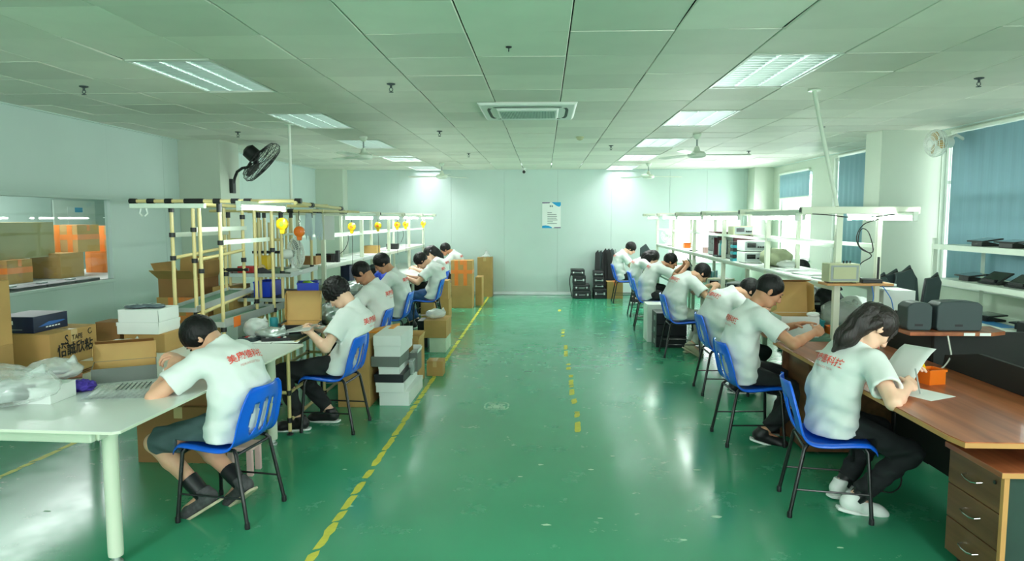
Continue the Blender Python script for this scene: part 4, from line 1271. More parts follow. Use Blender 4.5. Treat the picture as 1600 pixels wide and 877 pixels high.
    bm = bmesh.new(); bm.from_mesh(me); n0 = len(bm.verts)
    vs = [bm.verts.new(v) for v in fm.v]
    for f in fm.f:
        try: bm.faces.new([vs[i] for i in f]).smooth = True
        except ValueError: pass
    bmesh.ops.recalc_face_normals(bm, faces=bm.faces); bm.to_mesh(me); bm.free()
    body = link('body', me, t)
    # ---- eyes, brows, mouth
    for s in (1, -1):
        MB().ell((0, 0, 0), (.006, .013, .0045), 10, 6, TR(*H(.0845, s * .031, .006)) @ Matrix(R.tolist()).to_4x4()).build('eye', EYE, t, smooth='all')
        MB().tube([H(.088, s * .014, .024), H(.0885, s * .032, .030), H(.078, s * .049, .026)], [.0032, .0036, .002], 6).build('eyebrow', HAIR, t, smooth='all')
    m_ = MB()
    m_.tube([H(.086, .021, -.061), H(.0965, .008, -.0595), H(.0965, -.008, -.0595), H(.086, -.021, -.061)], [.002, .0052, .0052, .002], 8)
    m_.build('mouth', LIP, t, smooth='all')
    # ---- hair
    hr = SDF(hc - .21, hc + .21, max(hh, .0062))
    rs = np.random.RandomState(seed + 3); ph = rs.rand(8) * 6
    amp = {'short': .0007, 'crew': .0004, 'mop': .0022, 'fringe': .0012, 'long': .0006, 'pony': .0004}[hair]
    thick = {'short': .017, 'crew': .011, 'mop': .027, 'fringe': .021, 'long': .018, 'pony': .014}[hair]
    hr.ell(H(-.016, 0, .030), (.092 + thick, .074 + thick, .089 + thick), R, 0)
    def hcut(x, y, z):        # in head coordinates: positive = no hair
        return None
    X, Y, Z = np.ix_(*hr.ax); dx, dy, dz = X - hc[0], Y - hc[1], Z - hc[2]
    hx = dx * fx[0] + dy * fx[1] + dz * fx[2]; hyy = dx * fy[0] + dy * fy[1] + dz * fy[2]; hz = dx * fz[0] + dy * fz[1] + dz * fz[2]
    line = {'short': .040, 'crew': .050, 'mop': .018, 'fringe': .012, 'long': .030, 'pony': .030}[hair]
    nape = {'short': -.075, 'crew': -.080, 'mop': -.085, 'fringe': -.08, 'long': -.12, 'pony': -.06}[hair]
    # hairline height as a function of how far forward we are
    tt = np.clip((hx + .085) / .165, 0, 1)
    zl = nape + (line - nape) * (tt ** (1.7 if hair in ('short', 'crew') else 1.3))
    side = np.clip((np.abs(hyy) - .045) / .03, 0, 1) * np.clip((hx + .01) / .05, 0, 1)     # sideburns
    zl = zl - side * (.045 if hair != 'crew' else .03) * np.clip(1 - (hx - .035) / .03, 0, 1)
    cut = (zl - hz) * .8
    wob = amp * (np.sin(hx * 210 + ph[0] + 3 * np.sin(hz * 60 + ph[1])) + np.sin(hyy * 230 + ph[2] + 2.5 * np.sin(hx * 70 + ph[3])) + .7 * np.sin(hz * 240 + hyy * 130 + ph[4]))
    hr.f = np.maximum(hr.f + wob, cut + wob * 1.5).astype(np.float32)
    if hair in ('pony', 'long'):
        hr2 = SDF(np.minimum(hc - .34, chest - .25), np.maximum(hc + .2, chest + .2), .0075)
        if hair == 'pony':
            a = H(-.088, 0, .080); pts = [a, a + np.array([-.05, .0, -.025]), a + np.array([-.11, .0, -.085]), a + np.array([-.185, .01, -.165]), a + np.array([-.255, .02, -.245])]
            rad = [.024, .046, .058, .052, .012]
        else:
            pts = [H(-.075, 0, .02), H(-.10, 0, -.05), H(-.10, .0, -.05) + np.array([-.075, 0, -.09]), H(-.10, .0, -.05) + np.array([-.15, 0, -.20])]
            rad = [.075, .075, .065, .03]
        for (p, r1), (q, r2) in zip(zip(pts[:-1], rad[:-1]), zip(pts[1:], rad[1:])):
            hr2.cone(p, q, r1, r2, .05, 1.0 if hair == 'pony' else .85)
        if hair == 'pony':
            for s in (1, -1):
                hr2.cone(H(-.05, s * .066, .0), H(-.055, s * .06, -.095), .034, .020, .015)
                hr2.cone(H(.055, s * .052, .055), H(.074, s * .060, -.02), .012, .006, .008)
        if hair == 'long':
            for s in (1, -1):
                hr2.cone(H(-.03, s * .07, .03), H(-.03, s * .078, -.13), .034, .022, .015)
        X, Y, Z = np.ix_(*hr2.ax)
        hr2.f = (hr2.f + .0030 * (.5 * np.sin(X * 60 - Z * 70 + 2 * np.sin(Y * 30)) + np.sin(Y * 200 + 3 * np.sin(Z * 12 + X * 9)))).astype(np.float32)
        Vb, Fb = hr2.net()
    Va, Fa = hr.net()
    hm = HAIR2 if key == 'R1' else HAIR
    hair_o = link('hair', np_mesh('hair', Va, Fa, hm), t)
    if hair in ('pony', 'long'):
        link('ponytail' if hair == 'pony' else 'long_hair', np_mesh('ponytail', Vb, Fb, hm), t)
    if hair == 'pony':
        a = H(-.092, 0, .083)
        ax = Vector((-.98, 0, .2)).to_track_quat('Z', 'Y').to_matrix().to_4x4()
        MB().lathe([(.020, -.005), (.025, 0), (.020, .006)], 12, TR(*a) @ ax).build('hair_tie', PAPER, t, smooth=True)
    # ---- shirt
    sb = SDF(lo, hi, max(h, .008))
    q = .013 * g
    back = at(.06)
    sb.cone(at(0) + np.array([.0, 0, -.06]), at(.28), .122 * g + q, .112 * g + q, .03, .67)
    sb.cone(at(.28), at(.56), .112 * g + q, .110 * g + q, .04, .65)
    sb.cone(sh[1] * .75 + shc * .25, sh[-1] * .75 + shc * .25, .064 + .012, .064 + .012, .045)
    sb.cone(at(.60), at(.79), .086, .078, .03, clip=(at(.80), dr(.8)))
    for s in (1, -1):
        e = sh[s] * .34 + el[s] * .66; d = unit(el[s] - sh[s])
        sb.cone(sh[s], e + d * .06, .068, .083, .035, clip=(e, d))
    fr = rs.rand(6) * 6
    def folds(X, Y, Z):
        low = np.clip((P0[2] + .22 - Z) / .22, 0, 1)
        a = .0026 * np.sin(Z * 62 + 5 * np.sin(Y * 9 + fr[0]) + 12 * X + fr[1]) * (.30 + .9 * low)
        c = .0026 * np.sin((X * 30 - Z * 34) + 4 * np.sin(Y * 14 + fr[2]) + fr[3])
        d = .0016 * np.sin(Y * 55 + 6 * np.sin(Z * 12 + fr[4]))
        return a + c * .8 + d
    sb.wobble(folds)
    # openings: neck, sleeves, hem
    sb.cone(at(.78), at(.80) + dr(.8) * .1, .060, .064, .004, 1, '-')
    for s in (1, -1):
        d = unit(el[s] - sh[s]); e = sh[s] * .34 + el[s] * .66
        sb.cone(e - d * .025, e + d * .10, .060, .064, .004, 1, '-')
    sb.half(at(0) + np.array([0, 0, -.075]), (.35, 0, -1))
    chair_clip(sb)
    Vs, Fs = sb.net()
    so = link('shirt', np_mesh('shirt', Vs, Fs, shirt_m), t)
    if hasattr(so.data, 'polygons') and print_on:
        bvh = BVHTree.FromPolygons([tuple(v) for v in Vs], [tuple(f) for f in Fs])
        c = at(.56); bk = -np.array([dr(.55)[2], 0, -dr(.55)[0]]); up = dr(.55)
        for body_t, mt, size, off, nm in (('美康德科技', REDPRINT, .054, 0.0, 'shirt_print'), ('MEIKANGDE TECH', REDFAINT, .018, -.046, 'shirt_print_small')):
            if nm == 'shirt_print_small' and h > .0095: continue
            kk = (body_t, size)
            if kk not in TXT:
                tm = text_mesh(body_t, size, mt, 'print', bold=.0007 if size > .03 else 0)
                bm = bmesh.new(); bm.from_mesh(tm)
                bmesh.ops.triangulate(bm, faces=bm.faces)
                for _ in range(2):
                    bmesh.ops.subdivide_edges(bm, edges=[e for e in bm.edges if e.calc_length() > .009], cuts=1)
                    bmesh.ops.triangulate(bm, faces=bm.faces)
                bm.verts.ensure_lookup_table(); bm.verts.index_update()
                vv = np.array([v.co[:] for v in bm.verts]); ff = [tuple(v.index for v in f.verts) for f in bm.faces]
                bm.free(); TXT[kk] = (vv, ff)
            vv, ff = TXT[kk]
            out = []
            # the reader looks at the back: text x runs towards the person's right hand (-y)
            for x, y, z in vv:
                o = c + np.array([0, -x, 0]) + up * (y + off) + bk * .30
                hit = bvh.ray_cast(Vector(o), Vector(-bk), .6)
                out.append(tuple(hit[0] + Vector(bk) * .0055) if hit[0] is not None else tuple(o - bk * .2))
            pm = MB(); pm.add(out, ff); pm.build(nm, mt, so, fix=False)
    # ---- trousers or shorts
    tb = SDF(lo, hi, max(h, .0085))
    tb.ell(P0 + np.array([.0, 0, -.005]), (.118 * g, .165 * g, .10 * g), None, .03)
    for s in (1, -1):
        Hh, K = kn[s]; A = an[s]
        if shorts:
            tb.cone(Hh, Hh * .12 + K * .88, .094 * g, .082, .03)
        else:
            tb.cone(Hh, K, .092 * g, .068, .03); tb.cone(K, K * .15 + A * .85, .068, .056, .025)
    fr2 = rs.rand(6) * 6
    tb.wobble(lambda X, Y, Z: .0045 * np.sin(X * 38 + 4 * np.sin(Z * 22 + fr2[0]) + fr2[1]) + .003 * np.sin(Z * 50 + 5 * np.sin(Y * 20 + fr2[2])))
    if not shorts:
        for s in (1, -1):
            K = kn[s][1]; A = an[s]; d = unit(A - K); e = K * .15 + A * .85
            X, Y, Z = np.ix_(*tb.ax)
            pl = (X - e[0]) * d[0] + (Y - e[1]) * d[1] + (Z - e[2]) * d[2] - .03
            near = ((X - e[0]) ** 2 + (Y - e[1]) ** 2 + (Z - e[2]) ** 2) < .11 ** 2
            tb.f = np.where(near & (pl > -.03), np.maximum(tb.f, pl), tb.f).astype(np.float32)
    chair_clip(tb)
    Vt, Ft = tb.net()
    link('shorts' if shorts else 'trousers', np_mesh('trousers', Vt, Ft, leg_m), t)
    # ---- shoes
    for s in (1, -1):
        fd = unit(foot_dir[0 if s == 1 else 1] if foot_dir else (1, s * .12, -.06)); A = an[s]
        upv = np.array([0, 0, 1.]); upv = unit(upv - fd * (upv @ fd)); sd_ = np.cross(upv, fd)
        Rs = np.stack([fd, sd_, upv], 1)
        sf = SDF(A - .27, A + .27, min(h, .0075))
        Q = lambda x, y, z: A + Rs @ np.array([x, y, z], float)
        sf.cone(Q(-.035, 0, -.045), Q(.13, 0, -.055), .042, .040, .02); sf.ell(Q(.155, 0, -.060), (.05, .046, .032), Rs, .03)
        sf.cone(Q(-.02, 0, -.04), Q(-.008, 0, .005), .044, .046, .02)
        X, Y, Z = np.ix_(*sf.ax)
        dz_ = (X - A[0]) * upv[0] + (Y - A[1]) * upv[1] + (Z - A[2]) * upv[2]
        sf.f = np.maximum(sf.f, -(dz_ + .088)).astype(np.float32)
        sf.f = np.maximum(sf.f, dz_ - .018).astype(np.float32)
        Vh, Fh = sf.net(); shoe = link('shoe', np_mesh('shoe', Vh, Fh, shoe_m), t)
        # sole
        ml = MB(); pl = [(-.082, -.028), (-.085, .0), (-.082, .028), (-.05, .040), (.04, .038), (.12, .048), (.17, .042), (.203, .015), (.203, -.015), (.17, -.042), (.12, -.048), (.04, -.038), (-.05, -.040)]
        M4 = Matrix([[*Rs[i], A[i]] for i in range(3)] + [[0, 0, 0, 1]])
        ml.prism(pl, 'z', -.100, -.084, M4); ml.build('sole', sole or (SHOEWHT if shoe_m is not SHOETAN else SHOETAN), shoe, bevel=.004)
        if socks:
            K = kn[s][1]
            MB().tube([A - upv * .02, A * .72 + K * .28], [.045, .052], 14).build('sock', socks, t, smooth=True)
    if glasses:
        for s in (1, -1):
            m_ = MB(); m_.tube([H(.106, s * .033 + .021 * math.cos(2 * PI * i / 18), .006 + .016 * math.sin(2 * PI * i / 18)) for i in range(19)], .0022, 5, cap=False)
            m_.tube([H(.104, s * .054, .010), H(.0, s * .082, .012)], .002, 5)
            m_.build('glasses_frame', BLACKPL, t)
        MB().tube([H(.106, .012, .009), H(.109, 0, .012), H(.106, -.012, .009)], .002, 5).build('glasses_bridge', BLACKPL, t)
    return t, {'wr': wr, 'el': el, 'H': H, 'R': R}
def cw(k):
    for c in CHAIRS:
        if c[0] == k: return c
TW = {'L1': -9, 'L2': 2, 'R2': -2, 'R1': 20, 'R3': 14, 'R4': 14, 'R5': 6, 'L3': -3}     # people turn a little on their chairs
def loc_pt(k, p):
    """world point to the local frame of a person on chair k"""
    c = cw(k); a = math.radians(c[3] + TW.get(k, 0)); x, y = p[0] - c[1], p[1] - c[2]
    return (x * math.cos(a) + y * math.sin(a), -x * math.sin(a) + y * math.cos(a), p[2])
def seat(k, label, head, lh, rh, feet, **kw):
    c = cw(k)
    return person(k, label, (c[1], c[2], 0), c[3] + TW.get(k, 0), loc_pt(k, head), (loc_pt(k, lh), loc_pt(k, rh)), feet, **kw)

# left row, facing the left wall: left hand is towards the camera
seat('L1', 'man in grey shorts hunched over the white table, both hands at his face', (-2.02, 3.93, 1.03), (-2.10, 3.78, .865), (-2.12, 3.93, .875),
     ((.10, .13, .15), (.02, -.08, .15)), h=.0068, skin=SKIN, leg_m=SHORTS, shorts=True, hair='short', shoe_m=SHOEDK, pitch=58, hyaw=24, girth=1.02,
     elbows=(('p',) + tuple(loc_pt('L1', (-2.0, 3.53, .77))), (.3, -.8, -.9)), palm=((.3, -.7, .2), (.3, .7, .2)), curl=.75, foot_dir=((.85, .1, -.55), (.8, -.1, -.62)), socks=BLACKPL, seed=1, tl=.635, pelvis=-.03, sole=SHOETAN)
seat('L2', 'man in glasses with bushy black hair holding a striped foil sheet', (-1.72, 5.62, 1.10), (-1.86, 5.40, .80), (-1.90, 5.66, .80),
     ((.26, .13, .10), (.10, -.12, .10)), h=.0072, skin=SKIN3, hair='mop', pitch=52, hyaw=-12, glasses=True, palm=((.2, -.6, -.6), (.2, .6, -.6)), curl=.6, seed=2)
seat('L3', 'broad man with crew-cut black hair, second row behind the man in glasses', (-1.93, 7.2, 1.15), (-2.16, 7.02, .82), (-2.2, 7.28, .82),
     ((.26, .12, .10), (.22, -.12, .10)), h=.009, skin=SKIN2, hair='crew', pitch=48, girth=1.1, wide=1.06, seed=3)
seat('L4', 'young man with swept brown hair turned slightly to the aisle, looking down', (-2.04, 8.6, 1.15), (-2.24, 8.5, .83), (-2.26, 8.76, .83),
     ((.26, .12, .10), (.22, -.12, .10)), h=.009, skin=SKIN2, hair='short', pitch=38, hyaw=14, wide=1.0, seed=4)
seat('L5', 'man in blue jeans leaning over the left workbench, black fringe', (-1.93, 10.72, 1.065), (-2.12, 10.56, .80), (-2.14, 10.76, .80),
     ((.24, .12, .10), (.20, -.12, .10)), h=.010, skin=SKIN, hair='fringe', leg_m=JEANS, pitch=52, girth=1.08, seed=5)
seat('L6', 'woman with a black ponytail half hidden behind the man in jeans', (-2.06, 12.32, 1.10), (-2.28, 12.15, .82), (-2.28, 12.45, .82),
     ((.24, .12, .10), (.20, -.12, .10)), h=.011, skin=SKIN3, hair='pony', pitch=45, girth=.94, seed=6)
seat('L7', 'last man on the left, facing left above the orange-taped carton', (-2.01, 14.0, 1.10), (-2.20, 13.86, .83), (-2.22, 14.12, .83),
     ((.24, .12, .10), (.20, -.12, .10)), h=.011, skin=SKIN2, hair='short', pitch=30, seed=7)
# right row, facing the right wall: right hand is towards the camera
R1p = seat('R1', 'woman with a brown ponytail writing at the wooden desk', (1.90, 3.98, 1.095), (2.08, 4.12, .83), (1.97, 3.78, .805),
     ((.20, .12, .10), (.14, -.10, .10)), h=.0068, skin=SKIN3, hair='pony', pitch=52, hyaw=-8, girth=.95, wide=.96, pelvis=.035, tl=.60, shoe_m=SHOEWHT, socks=BLACKPL,
     elbows=((-.2, .8, -.6), ('p',) + tuple(loc_pt('R1', (1.80, 3.66, .80)))), palm=((0, -.3, -.9), (.0, .75, -.5)), curl=(.35, .85), foot_dir=((.95, .1, -.12), (.9, -.25, -.2)), seed=8)[1]
R2p = seat('R2', 'man with cropped black hair reaching across the white carton with spread fingers', (1.72, 5.3, 1.185), (1.95, 5.44, .88), (1.98, 5.12, .875),
     ((.26, .12, .10), (.10, -.10, .10)), h=.0072, skin=SKIN2, hair='crew', pitch=34, hyaw=-4, palm=((0, -.2, -.95), (0, .8, -.4)), curl=(.12, .5),
     elbows=((-.3, .8, -.6), (-.1, -.9, -.7)), foot_dir=((1, .1, -.06), (.92, -.2, -.25)), seed=9)[1]
seat('R3', 'stooping man with black hair bent low behind the reaching man', (2.02, 6.85, 1.01), (2.12, 7.0, .83), (2.12, 6.68, .83),
     ((.24, .12, .10), (.12, -.10, .10)), h=.0085, skin=SKIN, hair='short', pitch=55, girth=1.04, seed=10)
seat('R4', 'man in light grey trousers and tan sandals working at the green mat', (1.97, 8.67, 1.04), (2.10, 8.80, .87), (2.08, 8.52, .87),
     ((.20, .12, .10), (.12, -.10, .15)), h=.0088, skin=SKIN, hair='short', leg_m=GREYTR, pitch=52, shoe_m=SHOETAN, elbows=((-.2, .8, -.6), (.15, -.8, -.8)),
     foot_dir=((1, .1, -.06), (.85, -.1, -.5)), curl=.6, seed=11)
R5p = seat('R5', 'man holding a phone up in both hands at the right workbench', (1.96, 10.75, 1.075), (2.16, 10.80, .985), (2.16, 10.62, .98),
     ((.24, .12, .10), (.20, -.12, .10)), h=.010, skin=SKIN2, hair='short', pitch=22, curl=.8, elbows=((.0, .8, -.9), (.0, -.8, -.9)), palm=((-.3, -.8, .1), (-.3, .8, .1)), seed=12)[1]
seat('R6', 'woman with long loose black hair at the right workbench', (1.92, 12.2, 1.04), (2.14, 12.35, .82), (2.14, 12.05, .82),
     ((.24, .12, .10), (.20, -.12, .10)), h=.0105, skin=SKIN3, hair='long', pitch=40, girth=.92, wide=.93, seed=13)
R7p = seat('R7', 'last man on the right with a thick fringe looking down at his phone', (1.78, 14.2, 1.12), (1.96, 14.28, .80), (1.96, 14.10, .80),
     ((.24, .12, .10), (.20, -.12, .10)), h=.0105, skin=SKIN3, hair='fringe', pitch=34, curl=.7, palm=((0, -.3, .9), (0, .3, .9)), seed=14)[1]
seat('R8', 'person beyond the raised shelf, only black hair and forearms showing', (3.27, 9.0, 1.07), (3.02, 8.86, .82), (3.02, 9.16, .82),
     ((.24, .12, .10), (.20, -.12, .10)), h=.010, skin=SKIN2, hair='short', pitch=48, print_on=False, seed=15)
# ================================================================ boxes, bags and small things
def place(t, x, y, z, rz=0):
    t.location = (x, y, z); t.rotation_euler = (0, 0, rz); return t

def carton(label, x0, x1, y0, y1, z0, z1, m=CARD, tape=None, name='cardboard_box', cat='box', group=None, rz=0, taped='y', flaps=True, side_tape=False):
    w, d, h = x1 - x0, y1 - y0, z1 - z0
    t = thing(name, label, cat, ((x0 + x1) / 2, (y0 + y1) / 2, z0), rz, group)
    B(-w / 2, w / 2, -d / 2, d / 2, 0, h - .004).build('box_body', m, t, bevel=.003)
    if flaps:
        if taped == 'y':
            for s in (-1, 1):
                B(*( (-w / 2, -.0015) if s < 0 else (.0015, w / 2)), -d / 2, d / 2, h - .004, h).build('top_flap', m, t)
        else:
            for s in (-1, 1):
                B(-w / 2, w / 2, *((-d / 2, -.0015) if s < 0 else (.0015, d / 2)), h - .004, h).build('top_flap', m, t)
    if tape:
        r = min(.03, w * .12); e = .0015; L = min(.08, h * .4)
        mb = MB()
        if taped == 'y':
            mb.box(-r, r, -d / 2 - e, d / 2 + e, h - .001, h + e); mb.box(-r, r, -d / 2 - e, -d / 2, h - L, h); mb.box(-r, r, d / 2, d / 2 + e, h - L, h)
        else:
            mb.box(-w / 2 - e, w / 2 + e, -r, r, h - .001, h + e); mb.box(-w / 2 - e, -w / 2, -r, r, h - L, h); mb.box(w / 2, w / 2 + e, -r, r, h - L, h)
        mb.build('packing_tape', tape, t)
        if side_tape:
            mb = MB(); r2 = .035
            mb.box(-w / 2 - e, w / 2 + e, -d / 2 - e, d / 2 + e, h * .55 - r2, h * .55 + r2)
            mb.box(-r2 - .1, r2 - .1, -d / 2 - e * 1.5, -d / 2, 0, h)
            mb.box(r2 + .0, 3 * r2, -d / 2 - e * 1.5, -d / 2, 0, h)
            mb.build('wrapped_tape', tape, t)
    return t

def open_carton(label, x0, x1, y0, y1, z0, z1, m=CARD, mi=CARDIN, rz=0, fl=(.5, .5, .5, .5), ang=(20, 20, 20, 20), group=None, name='open_cardboard_box'):
    """flap order: back, front, left, right; angle from upright, outwards"""
    w, d, h = x1 - x0, y1 - y0, z1 - z0; k = .004
    t = thing(name, label, 'box', ((x0 + x1) / 2, (y0 + y1) / 2, z0), rz, group)
    b = MB(); b.box(-w / 2, w / 2, -d / 2, d / 2, 0, k); b.box(-w / 2, w / 2, -d / 2, -d / 2 + k, k, h); b.box(-w / 2, w / 2, d / 2 - k, d / 2, k, h)
    b.box(-w / 2, -w / 2 + k, -d / 2 + k, d / 2 - k, k, h); b.box(w / 2 - k, w / 2, -d / 2 + k, d / 2 - k, k, h)
    b.build('box_body', m, t)
    q = MB(); q.box(-w / 2 + k, w / 2 - k, -d / 2 + k, d / 2 - k, k, k + .001)
    q.box(-w / 2 + k, w / 2 - k, d / 2 - k - .001, d / 2 - k, k, h - .002); q.box(-w / 2 + k, w / 2 - k, -d / 2 + k, -d / 2 + k + .001, k, h - .002)
    q.box(-w / 2 + k, -w / 2 + k + .001, -d / 2 + k, d / 2 - k, k, h - .002); q.box(w / 2 - k - .001, w / 2 - k, -d / 2 + k, d / 2 - k, k, h - .002)
    q.build('box_lining', mi, t)
    for i, (f, a) in enumerate(zip(fl, ang)):
        if not f: continue
        a = math.radians(a)
        if i == 0: M = TR(0, d / 2, h) @ RX(-a); L = d * f; P_ = B(-w / 2 + .002, w / 2 - .002, -k / 2, k / 2, 0, L, M)
        if i == 1: M = TR(0, -d / 2, h) @ RX(a); L = d * f; P_ = B(-w / 2 + .002, w / 2 - .002, -k / 2, k / 2, 0, L, M)
        if i == 2: M = TR(-w / 2, 0, h) @ RY(-a); L = w * f; P_ = B(-k / 2, k / 2, -d / 2 + .002, d / 2 - .002, 0, L, M)
        if i == 3: M = TR(w / 2, 0, h) @ RY(a); L = w * f; P_ = B(-k / 2, k / 2, -d / 2 + .002, d / 2 - .002, 0, L, M)
        P_.build('flap', mi, t)
    return t

def mailer(label, x, y, z, w, d, h, rz, m, mi, lid_ang=105, name='mailer_box', ll=None):
    """tuck-top mailer: tray, lid hinged at the back (+y), side wings on the lid"""
    t = open_carton(label, x - w / 2, x + w / 2, y - d / 2, y + d / 2, z, z + h, m, mi, rz, fl=(0, 0, 0, 0), name=name)
    ll = ll or d
    a = math.radians(lid_ang - 90)
    M = TR(0, d / 2, h) @ RX(-a)
    B(-w / 2, w / 2, 0, .004, 0, ll, M).build('lid', mi, t)
    for s in (-1, 1):
        MB().prism([(-.002, 0), (-h * .9, .02), (-h * .9, ll - .04), (-.002, ll)], 'x', -.0015, .0015, M @ TR(s * w / 2, 0, 0)).build('lid_wing', mi, t)
    B(-w / 2 + .01, w / 2 - .01, -h * .8, 0, ll - .002, ll + .002, M @ TR(0, 0, 0)).build('tuck_flap', MATS['dark_brown_cardboard'], t)
    return t

def lidbox(label, x0, x1, y0, y1, z0, z1, m=WHITEBOX, lid=.45, rz=0, group=None, name='white_box'):
    w, d, h = x1 - x0, y1 - y0, z1 - z0
    t = thing(name, label, 'box', ((x0 + x1) / 2, (y0 + y1) / 2, z0), rz, group)
    B(-w / 2 + .003, w / 2 - .003, -d / 2 + .003, d / 2 - .003, 0, h - .004).build('box_body', m, t, bevel=.002)
    b = MB(); a = h * (1 - lid)
    b.box(-w / 2, w / 2, -d / 2, d / 2, h - .004, h); b.box(-w / 2, w / 2, -d / 2, -d / 2 + .002, a, h - .004); b.box(-w / 2, w / 2, d / 2 - .002, d / 2, a, h - .004)
    b.box(-w / 2, -w / 2 + .002, -d / 2, d / 2, a, h - .004); b.box(w / 2 - .002, w / 2, -d / 2, d / 2, a, h - .004)
    b.build('lid', m, t)
    return t

def lump(c, r, seed, amp=.28, n=26, m=16, f=3.0, flat=.0):
    """crumpled bag: ellipsoid with folded creases, flat underneath"""
    rn = np.random.RandomState(seed); K = rn.randn(9, 3) * f; ph = rn.rand(9) * 6.3; A = rn.rand(9) * .5 + .3
    mb = MB(); vs = []
    for i in range(m + 1):
        th = PI * i / m
        for j in range(n):
            a = 2 * PI * j / n
            u = np.array([math.sin(th) * math.cos(a), math.sin(th) * math.sin(a), -math.cos(th)])
            s = 1 + amp * float((A * (np.abs(np.sin(K @ u + ph)) - .6)).sum()) / 2.6
            if n > 50: s += amp * .10 * float(np.abs(np.sin(3.3 * (K[:4] @ u) + ph[:4])).sum() - 2.5)
            p = u * s
            z = max(c[2] - r[2], c[2] + r[2] * p[2])
            vs.append((c[0] + r[0] * p[0], c[1] + r[1] * p[1], z))
    fs = []
    for i in range(m):
        for j in range(n): fs.append((i * n + j, i * n + (j + 1) % n, (i + 1) * n + (j + 1) % n, (i + 1) * n + j))
    mb.add(vs, fs); return mb

def bag(label, x, y, z, r, seed, m=FILMM2, name='plastic_bag', cat='bag', amp=.28, contents=None, group=None, n=30):
    t = thing(name, label, cat, (x, y, z), 0, group)
    lump((0, 0, r[2]), r, seed, amp * .7, 52, 30, 2.6).build('film', m, t, smooth='all')
    if contents:
        for k, (cx, cy, cz, sx, sy, sz, mm, rr) in enumerate(contents):
            B(-sx / 2, sx / 2, -sy / 2, sy / 2, 0, sz, TR(cx, cy, cz) @ RZ(rr)).build('packed_item', mm, t, bevel=min(sx, sy, sz) * .3)
    # gathered neck
    MB().tube([(r[0] * .5, 0, r[2] * 1.3), (r[0] * .62, .01, r[2] * 1.75), (r[0] * .8, .02, r[2] * 1.9)], [.03, .012, .03], 8).build('bag_neck', m, t, smooth='all')
    return t

def cable(pts, r, m, label, name='cable', n=6):
    P_ = [Vector(p) for p in pts]
    out = []
    for i in range(len(P_) - 1):
        p0 = P_[max(0, i - 1)]; p1 = P_[i]; p2 = P_[i + 1]; p3 = P_[min(len(P_) - 1, i + 2)]
        for q in range(6):
            u = q / 6
            out.append(.5 * ((2 * p1) + (p2 - p0) * u + (2 * p0 - 5 * p1 + 4 * p2 - p3) * u * u + (3 * p1 - p0 - 3 * p2 + p3) * u ** 3))
    out.append(P_[-1])
    return tag(MB().tube(out, r, n).build(name, m, smooth=True), label, 'cable')

def sheet(pts, name, m, label, cat, group=None, thick=.0006):
    """a sheet given as a grid of rows of points"""
    rows, cols = len(pts), len(pts[0]); mb = MB()
    mb.add([p for r in pts for p in r], [(i * cols + j, i * cols + j + 1, (i + 1) * cols + j + 1, (i + 1) * cols + j) for i in range(rows - 1) for j in range(cols - 1)])
    o = mb.build(name, m, smooth='all'); s = o.modifiers.new('solid', 'SOLIDIFY'); s.thickness = thick
    return tag(o, label, cat, group)

def letters(body, size, m, par, M, name='lettering', bold=0):
    me = text_mesh(body, size, m, name, bold)
    o = link(name, me, par); o.matrix_local = M
    return o
PLUSX = Matrix(((0, 0, 1, 0), (1, 0, 0, 0), (0, 1, 0, 0), (0, 0, 0, 1)))     # text facing +x, reading towards +y
MINUSY = Matrix(((1, 0, 0, 0), (0, 0, -1, 0), (0, 1, 0, 0), (0, 0, 0, 1)))   # text facing -y, reading towards +x

# ---------------------------------------------------------------- on the white table
carton('plain cardboard box at the far left end of the white table, bottom one', -3.60, -3.16, 3.62, 3.95, .75, .965)
carton('plain tall cardboard box at the far left end of the white table, upper one', -3.60, -3.16, 3.62, 3.95, .965, 1.345, tape=CLEARTAPE)
t = carton('brown tape carton with black Chinese lettering under the navy box', -3.54, -3.12, 4.2, 4.66, .75, .975, tape=CLEARTAPE, taped='x')
letters('怡誠欣粘', .088, INK, t, TR(.2115, .01, .095) @ PLUSX, bold=.0022)
letters('TAPE', .046, INK, t, TR(.2115, .03, .17) @ PLUSX, bold=.001)
letters('S', .085, INK, t, TR(.2115, -.075, .165) @ PLUSX, bold=.001)
m_ = MB(); m_.add([(.2115, -.13, .14), (.2115, -.06, .135), (.2115, -.06, .141), (.2115, -.13, .155)], [(0, 1, 2, 3)]); m_.build('printed_swoosh', INK, t)
m_ = MB(); m_.tube([(.2115, .16 + .018 * math.cos(a), .19 + .018 * math.sin(a)) for a in [q * .33 for q in range(3, 19)]], .003, 4); m_.build('printed_mark', INK, t)
t = carton('navy blue glossy product box on top of the lettered tape carton', -3.52, -3.25, 4.24, 4.56, .975, 1.085, NAVYBOX, flaps=False, name='product_box')
m_ = MB(); m_.prism([(-.12, .035), (-.02, .06), (.12, .055), (.14, .05), (.0, .035)], 'x', .1352, .1356); m_.build('blue_streak', mat('printed_blue', (40, 96, 170), .4), t)
for i in range(5):
    B(.1352, .1356, -.05 + .028 * i, -.03 + .028 * i, .022, .03).build('printed_word', PAPER, t)
B(-.05, .0, -.1606, -.160, .055, .08).build('printed_logo', PAPER, t); B(-.06, .06, -.1606, -.160, .02, .026).build('printed_line', GREYINK, t)
carton('small cardboard box on the white table beneath two white boxes', -3.00, -2.70, 4.78, 5.04, .75, .885)
lidbox('white card box, lower of the pair stacked on a small carton', -3.04, -2.73, 4.76, 5.06, .885, .97, lid=.3)
lidbox('white card box, upper of the pair, dark packets on its lid', -3.03, -2.735, 4.77, 5.05, .97, 1.06, lid=.95)
